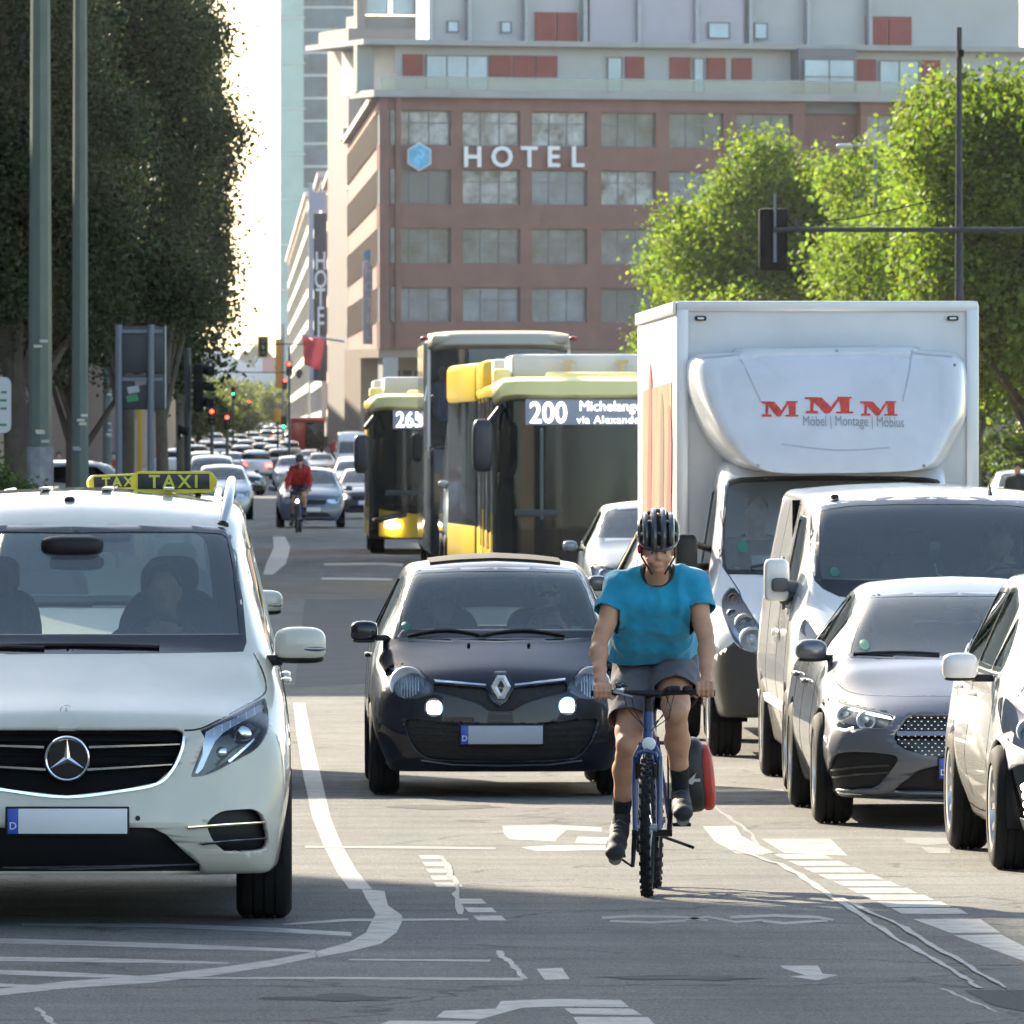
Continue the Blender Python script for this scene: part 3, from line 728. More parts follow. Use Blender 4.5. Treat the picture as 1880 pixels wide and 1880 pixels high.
for px in (828, 900, 1005, 1113, 1213, 1320, 1419, 1526, 1640):
    m = MB(); a = H.a(px); H.box(m, a, a + .22, H.z(70), H.z(-20), -4.5, -3.9); hb(m, 'downpipe', GALV)
m = MB(); H.box(m, .5, AR, 0, zb, -8, -5); H.box(m, .0, AR, zb - .5, zb, -5, -.2); hb(m, 'ground_floor', M('arcade_stone', (.3, .24, .2), .8))
for a in (0.2, 6, 12, 18, 24, 30): 
    m = MB(); H.box(m, a, a + .9, 0, zb - .5, -.9, -.05); hb(m, 'column', CONC)
m = MB()
for i in range(4):
    for j in range(6): H.box(m, 1.6 + j * .7, 2.1 + j * .7, 4.3 + i * .5, 4.6 + i * .5, -4.98, -4.9)
hb(m, 'vent_grid', M('dark_void', (.02, .02, .02), .8))
for i, (ch, px) in enumerate(zip('HOTEL', (865, 919, 969, 1013, 1057))):
    o = text_mesh('sign_letter', ch, 1.62, M('white_letter', (.85, .85, .88), .4), hotel, (0, 0, 0), ext=.08, bold=.035)
    a = H.a(px); p = Vector(H.P(a, .22, H.z(290, px))) - hotel.location; o.location = p; o.rotation_euler = (R(90), 0, math.atan2(H.u.y, H.u.x))
def hexsign(P, r, parent, rz, locoff):
    m = MB(); pts = [(r * math.cos(R(90 + 60 * k)), r * math.sin(R(90 + 60 * k))) for k in range(6)]; m.prism([(p[0] * 1.12, p[1] * 1.12) for p in pts], 'y', 0, .12); h = m.build('hexagon_sign', M('sign_white', (.7, .75, .8), .4), parent, smooth=0); h.location = P; h.rotation_euler = (0, 0, rz)
    m = MB(); m.prism(pts, 'y', -.05, -.001); m.build('hexagon_face', M('sign_sky', (.08, .42, .68), .35, var=.35, scale=1.5), h, smooth=0)
    m = MB(); 
    for sg in (1, -1): m.prism([(sg * -.08 * r, sg * .5 * r), (sg * .1 * r, sg * .6 * r), (sg * .48 * r, sg * .2 * r), (sg * .08 * r, sg * -.25 * r), (sg * -.04 * r, sg * -.05 * r), (sg * .2 * r, sg * .2 * r)], 'y', -.07, -.052)
    m.build('hexagon_mark', M('sign_mark', (.2, .6, .85), .4), h, smooth=0)
a = H.a(767); hexsign(Vector(H.P(a, .3, H.z(288, 767))) - hotel.location, .72, hotel, math.atan2(H.u.y, H.u.x), 0)
# banner sign on the corner
sg = empty('vertical_sign', W(678, 632, 600), 'pale blue upright HOTEL banner on the sunlit corner of the red hotel', 'sign')
wd, ht = 24 / 31.7, 152 / 31.7
m = MB(); m.box((0, 0, ht / 2), (wd, .2, ht), bev=.03); m.box((.5, 0, ht * .2), (.6, .08, .08)); m.box((.5, 0, ht * .9), (.6, .08, .08)); bn = m.build('banner', M('banner_blue', (.40, .46, .56), .5), sg)
for i, chh in enumerate('HOTEL'): text_mesh('sign_letter', chh, .78, M('banner_letter', (.68, .73, .8), .5), bn, (0, -.12, ht * (.88 - .19 * i)), ext=.01)
m = MB(); m.prism([(.36 * math.cos(R(90 + 60 * k)), ht + .35 + .36 * math.sin(R(90 + 60 * k))) for k in range(6)], 'y', -.08, .08); m.build('hexagon_sign', M('sign_sky2', (.08, .35, .62), .4), sg, smooth=0)
# ---- street front running away on the sunny side
def block(name, label, x0, y0, x1, y1, top, wall, storeys, bays, depth=14, z0=0, sp=None, pane=None, front=True, cat='building', balcony=False):
    b = empty(name, (x0, y0, 0), label, cat); S = Facade((x1, y1), (x0, y0)); S.n = Vector((-1, -.01)).normalized(); Lh = (top - 4.2) / storeys
    def add(m, nm, mt): o = m.build(nm, mt, b, smooth=0); o.location = (-x0, -y0, 0); return o
    m = MB(); m.add([(x0 + .4, y0 + .2, 0), (x0 + depth, y0 + .2, 0), (x1 + depth, y1, 0), (x1 + .4, y1, 0), (x0 + .4, y0 + .2, top), (x0 + depth, y0 + .2, top), (x1 + depth, y1, top), (x1 + .4, y1, top)], [(0, 1, 5, 4), (1, 2, 6, 5), (2, 3, 7, 6), (3, 0, 4, 7), (4, 5, 6, 7)])
    S.box(m, 0, S.L, 4.0, 4.6, -.4, .0)
    for k in range(storeys):
        z = 4.6 + Lh * k; S.box(m, 0, S.L, z + Lh * .72, z + Lh, -.4, 0)
        for i in range(bays + 1): a = (S.L - .8) * i / bays; S.box(m, a, a + .8, z, z + Lh * .72, -.4, -.005)
    add(m, 'wall', wall)
    m = MB(); S.box(m, -.2, S.L + .3, top, top + .5, -1, .35); add(m, 'cornice', wall)
    for k in range(storeys):
        z = 4.6 + Lh * k
        for i in range(bays):
            a = (S.L - .8) * i / bays + .9; e = (S.L - .8) * (i + 1) / bays - .1
            f = S.window(b, a, e, z + .1, z + Lh * .7, depth=.3, nv=2, transom=.3, pane=pane); f.location = (-x0, -y0, 0)
    if balcony:
        for k in range(storeys):
            m = MB(); z = 4.6 + Lh * k; S.box(m, S.L * .1, S.L * .9, z - .1, z + .15, 0, .9); S.box(m, S.L * .1, S.L * .9, z + .15, z + 1.0, .82, .9); add(m, 'balcony', M('balcony_white', (.6, .57, .53), .6))
    return b
block('apartment_block', 'white block with brown stone strips next beyond the red hotel', 6.15, 692, 5.75, 845, 22.5, M('warm_stone', (.5, .36, .3), .8, var=.2, scale=.3), 6, 9)
block('office_block', 'pale grey block behind the dark upright HOTEL sign', 5.45, 862, 5.25, 1000, 24, M('cool_stone', (.48, .47, .48), .8, var=.1, scale=.3), 7, 8)
block('office_block', 'narrow cream block farthest along the sunny side of the street', 5.1, 1015, 4.3, 1400, 26, M('cream_stone', (.55, .5, .44), .8, var=.1, scale=.3), 7, 14)
fb = empty('office_tower', (6.2, 700, 0), 'tall concrete framed building rising behind the left edge of the red hotel', 'building')
fc = Facade((6.25, 700), (22, 704)); CF = M('brown_concrete', (.3, .27, .26), .8)
def fbx(m, nm, mt): o = m.build(nm, mt, fb, smooth=0); o.location = (-6.2, -700, 0); return o
m = MB()
for a in (0, 5.5, 11): fc.box(m, a, a + .9, 0, 29, -1.2, 0)
for z in (29, 36.5): fc.box(m, .0 if z < 30 else .7, 16, z, z + 1, -8, .0)
for z in range(5, 29, 4): fc.box(m, .9, 16, z, z + .8, -1.2, -.3)
fc.box(m, .9, 16, 30, 30.9, -4, -1); fc.box(m, .7, 1.3, 30, 36.5, -1.2, -.4); fc.box(m, 5, 5.4, 30, 36.5, -1.2, -.4); fc.box(m, .9, 16, 0, 29, -9, -1.6); fbx(m, 'concrete_frame', CF)
for z in list(range(5, 29, 4)):
    for a in (1.1, 3.2): f = fc.window(fb, a, a + 1.9, z + .9, z + 3.9, depth=1.2, nv=2, transom=0, pane=LITEP); f.location = (-6.2, -700, 0)
for a in (1.5, 3.4, 5.5, 7.5): f = fc.window(fb, a, a + 1.6, 31, 36.3, depth=1.2, nv=1, transom=.4, pane=LITEP); f.location = (-6.2, -700, 0)
# ---- glass tower
tw = empty('glass_tower', (9.9, 1500, 0), 'round blue glass high-rise behind the street, cut off by the top of the picture', 'tower')
tcx, tcy, tr = 9.95, 1508, 5.25
m = MB(); m.lathe([(0, tr), (96, tr), (96, 0)], c=(0, 0, 0), axis='z', n=64); o = m.build('glass_shell', M('tower_glass', (.025, .09, .15), .35, var=.45, scale=.3, spec=.4), tw); o.location = (.05, 8, 0)
for k in range(29):
    m = MB(); z = 3.3 * k + 2; m.lathe([(z, tr + .02), (z, tr + .14), (z + .35, tr + .14), (z + .35, tr + .02)], axis='z', n=64); o = m.build('floor_band', M('tower_band', (.35, .45, .5), .4), tw); o.location = (.05, 8, 0)
m = MB(); m.box((-4.6, 4.0, 48), (3.6, .6, 96)); 
m.build('light_wing', M('wing_glass', (.22, .42, .45), .25, var=.1, scale=.3, coat=.5), tw, smooth=0)
for k in range(14):
    m = MB(); m.box((-4.6, 3.62, 4 + 6.6 * k), (3.7, .14, .25)); m.build('wing_band', M('tower_band', (.5, .6, .64), .4), tw, smooth=0)
# ---- dark sign, flag, banners down the street
sg = empty('vertical_sign', W(588, 700, 690), 'dark upright banner with white HOTEL letters, far down the sunny side', 'sign')
m = MB(); m.box((0, 0, 5.6), (24 / 27.5, .25, 11.2), bev=.04); bn = m.build('banner', M('banner_dark', (.05, .05, .065), .5), sg)
m = MB(); m.box((-.62, 0, 6.6), (.3, .3, 13.2)); m.box((-.2, 0, 12.0), (1.15, .28, 1.2)); m.build('sign_frame', M('frame_lilac', (.45, .45, .55), .5), sg)
for i, chh in enumerate('HOTEL'): text_mesh('sign_letter', chh, 1.7, M('white_letter', (.85, .85, .88), .4), bn, (.02, -.14, 11.2 - (480 - 391 + 33.5 * i) / 27.5), ext=.02, sx=.62, bold=.02)
fl = empty('flag', W(575, 650, 560), 'large red flag hanging over the street from the sunny facades', 'flag')
m = MB(); V = []
for k in range(9):
    t = k / 8
    for j in range(9):
        u = j / 8; a = Vector((555, 617)).lerp(Vector((596, 622)), u); b = Vector((559, 668)).lerp(Vector((587, 681)), u); p = a.lerp(b, t); q = W(p.x, p.y, 560 + .35 * math.sin(u * 7 + t * 2)) - fl.location; V.append(q)
m.add(V, [(k * 9 + j, k * 9 + j + 1, k * 9 + j + 10, k * 9 + j + 9) for k in range(8) for j in range(8)])
fc_ = m.build('cloth', M('flag_red', (.85, .09, .11), .7), fl); md = fc_.modifiers.new('s', 'SOLIDIFY'); md.thickness = .03
m = MB(); m.tube([W(553, 615, 560) - fl.location, W(632, 627, 560) - fl.location], .06, 8); m.build('flag_pole', GALV, fl)
fb2 = empty('banner_pole', W(520, 800, 760), 'yellow street banner on a pole far down the road', 'banner')
s_ = SC(760); m = MB(); m.tube([(0, 0, -1), (0, 0, 8.2)], .09, 8); m.build('pole', GALV, fb2); m = MB(); m.box((-.3, 0, 5.3), (.55, .05, 3.6)); m.build('banner_cloth', M('banner_orange', (.6, .35, .08), .7), fb2)
# ---- shaded side: two blocks whose shadows fall over the street
SH = M('shade_render', (.33, .3, .27), .8, var=.15, scale=.2)
def shade_block(label, x0, x1, y0, y1, h, st=6, dirn=1):
    b = empty('city_block', (x0, y0, 0), label, 'building'); m = MB(); m.box(((x1 - x0) / 2, (y1 - y0) / 2, h / 2), (x1 - x0, y1 - y0, h)); m.box(((x1 - x0) / 2, (y1 - y0) / 2, h + .25), (x1 - x0 + .6, y1 - y0 + .6, .5)); m.build('wall', SH, b, smooth=0)
    lh = (h - 4.5) / st; nb = int((y1 - y0) / 4.2)
    for k in range(st):
        for i in range(min(nb, 14)):
            m = MB(); y = 1.6 + i * 4.2; z = 4.6 + k * lh; m.box((x1 - x0 + .02, y + 1, z + lh * .4), (.14, 2.1, lh * .62)); f = m.build('window', FRAMEM, b, smooth=0)
            m = MB(); m.box((x1 - x0 + .1, y + 1, z + lh * .4), (.03, 1.9, lh * .54)); m.build('pane', PANE[(i + k) % 3], f, smooth=0)
    return b
shade_block('stone corner block on the shaded side before the crossing', -46, -20.2, 12, 86, 22)
shade_block('long stone block behind the dark street trees', -46, -20.2, 128, 420, 22)
shade_block('far stone block beyond the dark street trees', -44, -15.0, 440, 900, 23)
shade_block('low arcade row beyond the dark street trees', -30, -7.2, 640, 1600, 9, st=2)
# ---- far end of the street
hall = empty('station_hall', (-8, 1750, 3), 'low hall with a long white sloping roof at the far end of the street', 'building')
m = MB(); P = lambda a, b: W(a, b, 1750) - Vector((-8, 1750, 3))
q = [P(372, 640), P(400, 640), P(482, 683), P(482, 700), P(372, 700)]; m.add(q + [v + Vector((0, 30, 0)) for v in q], [(0, 1, 2, 3, 4), (0, 5, 6, 1), (1, 6, 7, 2), (9, 8, 7, 6, 5)]); m.build('roof', M('hall_white', (.55, .57, .62), .6), hall, smooth=0)
m = MB(); q = [P(330, 700), P(482, 700), P(482, 800), P(330, 800)]; m.add(q + [v + Vector((0, 25, 0)) for v in q], [(0, 1, 2, 3), (0, 4, 5, 1), (1, 5, 6, 2)]); m.build('wall', M('hall_wall', (.38, .42, .45), .6, var=.2, scale=.1), hall, smooth=0)
ab = empty('advert_block', W(488, 690, 1600), 'far building with a red and white panel above the trees', 'building')
m = MB(); P2 = lambda a, b: W(a, b, 1600) - ab.location
for (a0, b0, a1, b1, mm) in ((468, 655, 482, 700, 0), (482, 655, 508, 685, 1), (482, 685, 520, 800, 0)):
    q = [P2(a0, b0), P2(a1, b0), P2(a1, b1), P2(a0, b1)]; m.m = mm; m.add(q + [v + Vector((0, 10, 0)) for v in q], [(0, 1, 2, 3), (0, 4, 5, 1), (1, 5, 6, 2), (0, 3, 7, 4)])
m.build('wall', [M('far_pale', (.6, .62, .66), .6), M('far_red', (.55, .3, .32), .6)], ab, smooth=0)
m = MB(); V = []; n = 30
for i in range(n + 1):
    x = 330 + 200 * i / n; y = 652 - 16 * math.sin(i * .35 + .4) - 5 * math.sin(i * 1.9); V += [W(x, y, 3200), W(x, 830, 3200), W(x, y + 3, 3400)]
m.add(V, [(3 * i, 3 * i + 3, 3 * i + 4, 3 * i + 1) for i in range(n)] + [(3 * i, 3 * i + 2, 3 * i + 5, 3 * i + 3) for i in range(n)]); o = m.build('hills', M('hill_green', (.06, .08, .06), .9, var=.3, scale=.02)); o['kind'] = 'structure'
# ---------------------------------------------------------------- trees
def leafmat(name, c0, c1, trans=.45, tint=(1.3, 1.25, .5)):
    m = bpy.data.materials.new(name); m.use_nodes = True; nt = m.node_tree
    for n in list(nt.nodes): nt.nodes.remove(n)
    out = nt.nodes.new('ShaderNodeOutputMaterial'); mx = nt.nodes.new('ShaderNodeMixShader'); mx.inputs[0].default_value = trans
    b = nt.nodes.new('ShaderNodeBsdfPrincipled'); b.inputs['Roughness'].default_value = .6; b.inputs['Specular IOR Level'].default_value = .12
    t = nt.nodes.new('ShaderNodeBsdfTranslucent'); c = ramp(nt, ntex(nt, .9, 5), c0, c1, .3, .7)
    at = nt.nodes.new('ShaderNodeAttribute'); at.attribute_name = 'leafvar'; at.attribute_type = 'GEOMETRY'
    mm = nt.nodes.new('ShaderNodeMixRGB'); mm.blend_type = 'MULTIPLY'; mm.inputs[0].default_value = 1; nt.links.new(c, mm.inputs[1]); nt.links.new(at.outputs['Color'], mm.inputs[2])
    nt.links.new(mm.outputs[0], b.inputs['Base Color'])
    m2 = nt.nodes.new('ShaderNodeMixRGB'); m2.blend_type = 'MULTIPLY'; m2.inputs[0].default_value = 1; m2.inputs[2].default_value = (*tint, 1); nt.links.new(mm.outputs[0], m2.inputs[1])
    nt.links.new(m2.outputs[0], t.inputs[0]); nt.links.new(b.outputs[0], mx.inputs[1]); nt.links.new(t.outputs[0], mx.inputs[2]); nt.links.new(mx.outputs[0], out.inputs[0])
    return m
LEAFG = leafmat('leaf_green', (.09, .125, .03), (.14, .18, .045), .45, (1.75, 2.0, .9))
LEAFD = leafmat('leaf_shaded', (.034, .050, .026), (.060, .076, .036), .25, (1.1, 1.15, .7))  # darker copy of the leaf green, shade on these trees put into colour
LEAFF = leafmat('leaf_far', (.07, .10, .04), (.12, .15, .06), .4, (1.8, 1.7, .8))
BARK = M('bark', (.10, .08, .06), .9, var=.3, scale=3, bump=.6, bscale=12)
def leaves(name, blobs, n, size, mat, parent, seed=0, clump=40, spread=.32, shell=.55):
    rg = np.random.default_rng(seed); wts = np.array([b[3] * b[4] * b[5] for b in blobs]) ** .75; wts /= wts.sum()
    nc = max(1, n // clump); bi = rg.choice(len(blobs), nc, p=wts); B = np.array(blobs)[bi]
    d = rg.normal(size=(nc, 3)); d /= np.linalg.norm(d, axis=1)[:, None]; r = shell + (1 - shell) * rg.random(nc) ** .7; r *= 1 + .12 * rg.normal(size=nc)
    C = B[:, :3] + d * B[:, 3:6] * r[:, None]
    P = np.repeat(C, clump, 0) + rg.normal(size=(nc * clump, 3)) * spread * np.array([1, 1, .75]); cv = np.repeat(rg.uniform(.65, 1.35, nc), clump)
    N = len(P); u = rg.normal(size=(N, 3)); u /= np.linalg.norm(u, axis=1)[:, None]; v = rg.normal(size=(N, 3)); v -= u * (u * v).sum(1)[:, None]; v /= np.linalg.norm(v, axis=1)[:, None]
    sz = size * rg.uniform(.6, 1.25, N)[:, None]; nrm = np.cross(u, v)
    pts = np.stack([P - u * sz * .5, P + v * sz * .38 - nrm * sz * .1, P + u * sz * .55, P - v * sz * .38 - nrm * sz * .1], 1).reshape(-1, 3)
    me = bpy.data.meshes.new(name); me.vertices.add(len(pts)); me.vertices.foreach_set('co', pts.ravel().astype(np.float32))
    me.loops.add(len(pts)); me.loops.foreach_set('vertex_index', np.arange(len(pts), dtype=np.int32)); me.polygons.add(N)
    me.polygons.foreach_set('loop_start', np.arange(0, len(pts), 4, dtype=np.int32)); me.polygons.foreach_set('loop_total', np.full(N, 4, dtype=np.int32)); me.update()
    at = me.color_attributes.new('leafvar', 'FLOAT_COLOR', 'POINT'); k = (cv * rg.uniform(.75, 1.25, N)); h = rg.uniform(.85, 1.2, N)
    colr = np.stack([k * h, k, k / h, np.ones(N)], 1).repeat(4, 0); at.data.foreach_set('color', colr.ravel().astype(np.float32))
    me.materials.append(mat); o = bpy.data.objects.new(name, me); lk(o, parent); return o
def tree(label, x, y, h, r, crown0, mat, n, size, seed=0, trunk=.22, group='street trees', squash=1.0, lobes=26, name='street_tree', spread=.32):
    rr = random.Random(seed); t = empty(name, (x, y, gz(y)), label, 'tree', group)
    m = MB(); pts = []; rs = []; hz_ = crown0 + (h - crown0) * .55
    for i in range(9): k = i / 8; pts.append((.25 * math.sin(k * 3 + seed) * k, .2 * math.cos(k * 2.3 + seed) * k, -.2 + hz_ * k)); rs.append(trunk * .8 * (1.25 if i == 0 else 1) * (1 - .6 * k))
    m.tube(pts, rs, 10)
    blobs = []; cz = (crown0 + h) / 2; hh = (h - crown0) / 2
    for i in range(lobes):
        a = i * 2.4 + rr.uniform(-.4, .4); k = (i + .5) / lobes; z = crown0 + hh * .35 + (2 * hh - hh * .7) * k; prof = math.sqrt(max(.1, 1 - ((z - cz) / (hh * 1.05)) ** 2)); q = r * prof * rr.uniform(.4, .95)
        b = (math.cos(a) * q, math.sin(a) * q, z, r * rr.uniform(.2, .5), r * rr.uniform(.2, .5), r * rr.uniform(.2, .42) * squash); blobs.append(b)
        z0 = crown0 * .75 + (hz_ - crown0 * .75) * k * .8; m.tube([(0, 0, z0), (b[0] * .5, b[1] * .5, (z0 + b[2]) / 2 + .2), (b[0] * .95, b[1] * .95, b[2])], [trunk * .42, trunk * .25, trunk * .1], 6)
    blobs.append((0, 0, cz, r * .6, r * .6, hh * .7))
    m.build('trunk', BARK, t); leaves('crown', blobs, n, size, mat, t, seed, spread=spread); return t
def at(px, D): return (px - VPX) / F_PX * D
# dark trees on the shaded side
DG = 'dark trees on the shaded side'
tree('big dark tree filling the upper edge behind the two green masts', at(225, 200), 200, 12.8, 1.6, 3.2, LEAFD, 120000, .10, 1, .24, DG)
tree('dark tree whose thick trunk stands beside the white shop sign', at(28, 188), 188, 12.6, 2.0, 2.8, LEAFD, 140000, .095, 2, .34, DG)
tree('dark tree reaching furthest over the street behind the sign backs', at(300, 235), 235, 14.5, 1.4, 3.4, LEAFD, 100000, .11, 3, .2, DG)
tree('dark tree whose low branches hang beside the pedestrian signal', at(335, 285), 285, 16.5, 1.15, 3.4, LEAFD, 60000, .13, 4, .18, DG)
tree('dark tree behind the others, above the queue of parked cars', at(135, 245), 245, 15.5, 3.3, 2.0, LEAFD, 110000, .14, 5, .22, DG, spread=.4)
# sunlit trees on the other side
tree('tall light green tree whose rounded crown stands in front of the hotel', at(1530, 330), 330, 12.4, 4.6, 1.6, LEAFG, 150000, .18, 11, .3, 'light green trees on the sunny side', spread=.4)
tree('light green tree low behind the moving truck, nearest the hotel', at(1345, 360), 360, 10.6, 2.9, 1.2, LEAFG, 90000, .17, 12, .3, 'light green trees on the sunny side', spread=.4)
tree('light green tree behind the lamp mast beside the tall one', at(1700, 300), 300, 11.5, 3.4, 1.8, LEAFG, 50000, .17, 13, .3, 'light green trees on the sunny side', spread=.36)
tree('largest light green tree, cut off beside the dark mast', at(1905, 215), 215, 10.6, 2.9, 2.4, LEAFG, 130000, .14, 14, .28, 'light green trees on the sunny side')
tree('light green tree standing behind the parked cars', at(1790, 270), 270, 9.5, 3.2, 2.6, LEAFG, 45000, .16, 15, .22, 'light green trees on the sunny side')
# far trees closing the street
for i, (px, D, h, r) in enumerate(((345, 1250, 7, 4), (385, 1400, 7, 5), (430, 1500, 7.6, 6), (470, 1550, 7.3, 6), (505, 1600, 7.5, 5), (410, 1150, 4.5, 3), (365, 1050, 5, 3), (520, 1450, 6, 4))):
    lb = ['green tree at the far end left of the hall', 'rounded tree under the white hall roof', 'widest tree in the middle of the far street end', 'far tree just before the red and white panel', 'far tree beside the yellow street banner', 'low far tree standing before the wide one', 'small far tree next to the dark signal head', 'low far tree at the foot of the sunny facades'][i]
    tree(lb, at(px, D), D, h, r, 1.5, LEAFF, 5000, .55, 30 + i, .3, 'far trees closing the street', lobes=7, spread=.7)
# bush at the edge, and hedge behind the parked cars
def bush(label, blobs, n, size, mat, loc, seed): 
    t = empty('bush', loc, label, 'bush'); m = MB(); m.tube([(0, 0, -.1), (0, 0, .6)], .05, 6); m.build('stem', BARK, t); leaves('foliage', blobs, n, size, mat, t, seed, spread=.15); return t
LEAFB = leafmat('leaf_bush', (.05, .085, .025), (.08, .12, .03), .35, (1.5, 1.4, .6))
p = W(10, 905, 140); bush('low green bush at the foot of the nearest green mast', [(0, 0, .9, .75, .6, .75), (-.5, .2, 1.2, .6, .5, .8), (.15, 0, .5, .5, .5, .5)], 14000, .07, LEAFB, (p.x, 140, 0.1), 21)
p = W(1850, 830, 300); bush('bright green hedge behind the parked cars at the far right edge', [(0, 0, 1.2, 2.6, .8, 1.2), (1.5, 0, 1.5, 1.5, .8, 1.1), (-1.5, 0, .9, 1, .8, .8)], 16000, .13, LEAFG, (p.x, 300, 0), 22)
# ---------------------------------------------------------------- smooth blended bodies (distance field -> one continuous mesh)
class SB:
    def __init__(s, k=.03): s.p = []; s.k = k
    def tube(s, pts, r, n=0):
        pts = [Vector(p) for p in pts]; rs = r if isinstance(r, (list, tuple)) else [r] * len(pts)
        for i in range(len(pts) - 1): s.p.append(('c', pts[i], pts[i + 1], rs[i], rs[i + 1], s.k))
        return s
    def blob(s, c, d, e=2, rot=None, *a): s.p.append(('e', Vector(c), Vector(d) / 2, rot or Matrix.Identity(3), None, s.k)); return s
    def cutb(s, c, d, rot=None, k=.01): s.p.append(('x', Vector(c), Vector(d) / 2, rot or Matrix.Identity(3), None, k)); return s
    def mesh(s, name, h):
        lo, hi = [1e9] * 3, [-1e9] * 3
        for q in s.p:
            if q[0] == 'x': continue
            for c, r in (((q[1], q[3]), (q[2], q[4])) if q[0] == 'c' else ((q[1], max(q[2])),)):
                for i in range(3): lo[i] = min(lo[i], c[i] - r); hi[i] = max(hi[i], c[i] + r)
        lo = np.array(lo) - 4 * h - .01; n = [int((hi[i] - lo[i]) / h) + 8 for i in range(3)]; F = np.full(n, .2, dtype=np.float32)
        for q in s.p:
            k = q[5]
            if q[0] == 'c': a, b, ra, rb = np.array(q[1]), np.array(q[2]), q[3], q[4]; m0 = np.minimum(a - ra, b - rb); m1 = np.maximum(a + ra, b + rb)
            else: a = np.array(q[1]); m = max(q[2]); m0, m1 = a - m, a + m
            pad = k + 3 * h; i0 = np.maximum(((m0 - pad - lo) / h).astype(int), 0); i1 = np.minimum(((m1 + pad - lo) / h).astype(int) + 2, n)
            sl = tuple(slice(x, y) for x, y in zip(i0, i1)); ax = [(lo[i] + h * np.arange(i0[i], i1[i])).astype(np.float32) for i in range(3)]
            P = np.stack(np.meshgrid(*ax, indexing='ij'), -1)
            if q[0] == 'c':
                ab = b - a; L2 = max(float(ab @ ab), 1e-9); t = np.clip(((P - a) @ ab) / L2, 0, 1); d = np.linalg.norm(P - a - t[..., None] * ab, axis=-1) - (ra + (rb - ra) * t)
            else:
                Q = (P - a) @ np.array(q[3]); r = np.array(q[2]); k0 = np.linalg.norm(Q / r, axis=-1); k1 = np.linalg.norm(Q / (r * r), axis=-1) + 1e-9; d = k0 * (k0 - 1) / k1
            f = F[sl]
            if q[0] == 'x': d = -d; hh = np.maximum(k - np.abs(f - d), 0) / k; F[sl] = np.maximum(f, d) + hh * hh * k / 4
            else: hh = np.maximum(k - np.abs(f - d), 0) / k; F[sl] = np.minimum(f, d) - hh * hh * k / 4
        S = F < 0; nx, ny, nz = F.shape
        acc = np.zeros((nx - 1, ny - 1, nz - 1, 3), np.float32); cnt = np.zeros((nx - 1, ny - 1, nz - 1), np.float32); act = []
        for axis in range(3):
            o = [a for a in range(3) if a != axis]
            for u in (0, 1):
                for v in (0, 1):
                    s0 = [None] * 3; s1 = [None] * 3
                    s0[axis] = slice(0, F.shape[axis] - 1); s1[axis] = slice(1, F.shape[axis])
                    for a, w_ in zip(o, (u, v)): s0[a] = s1[a] = slice(w_, F.shape[a] - 1 + w_)
                    f0, f1 = F[tuple(s0)], F[tuple(s1)]; cr = (f0 < 0) != (f1 < 0); t = np.where(cr, f0 / np.where(cr, f0 - f1, 1), 0)
                    acc[..., axis] += np.where(cr, t, 0); acc[..., o[0]] += cr * u; acc[..., o[1]] += cr * v; cnt += cr
        cells = np.argwhere(cnt > 0); idx = np.full(cnt.shape, -1, np.int64); idx[tuple(cells.T)] = np.arange(len(cells))
        V = (cells + acc[tuple(cells.T)] / cnt[tuple(cells.T)][:, None]) * h + lo; faces = []
        for axis in range(3):
            o = [a for a in range(3) if a != axis]
            s0 = [slice(1, -1)] * 3; s1 = [slice(1, -1)] * 3; s0[axis] = slice(0, F.shape[axis] - 1); s1[axis] = slice(1, F.shape[axis])
            a, b = S[tuple(s0)], S[tuple(s1)]; e = np.argwhere(a != b); fl = a[tuple(e.T)]; base = e.copy()
            for q in o: base[:, q] += 1
            def cell(du, dv): c = base.copy(); c[:, o[0]] -= du; c[:, o[1]] -= dv; return idx[tuple(c.T)]
            Q = np.stack([cell(1, 1), cell(0, 1), cell(0, 0), cell(1, 0)], 1); flip = fl if axis != 1 else ~fl; Q[~flip] = Q[~flip][:, ::-1]; faces.append(Q)
        Fc = np.concatenate(faces); Fc = Fc[(Fc >= 0).all(1)]
        me = bpy.data.meshes.new(name); me.from_pydata(V.tolist(), [], Fc.tolist()); me.update(); return me
# ---------------------------------------------------------------- cream taxi vans
CREAM = paint('cream_paint', (0.66, 0.61, 0.515), rough=.3)
YEL = M('sign_yellow', (0.75, 0.62, 0.03), .35)
def star3(m, c, r, y, th=.02):
    """three pointed star ring emblem around c=(x,z)"""
    ring = [(c[0] + r * math.cos(a), y, c[1] + r * math.sin(a)) for a in [2 * math.pi * i / 48 for i in range(48)]]
    m.tube(ring, r * .07, 8, closed=True)
    for k in range(3):
        a = math.pi / 2 + k * 2 * math.pi / 3; d = Vector((math.cos(a), 0, math.sin(a))); t = Vector((-d.z, 0, d.x)); C = Vector((c[0], y, c[1]))
        b = r * .14
        p = [C + d * r * .95 + Vector((0, .002, 0)), C + t * b + d * b * .5, C - t * b + d * b * .5, C + Vector((0, -b * .5, 0)), C + d * r * .95 + Vector((0, -.004, 0))]
        m.add(p, [(0, 1, 4), (1, 3, 4), (3, 2, 4), (2, 0, 4), (0, 2, 1)])
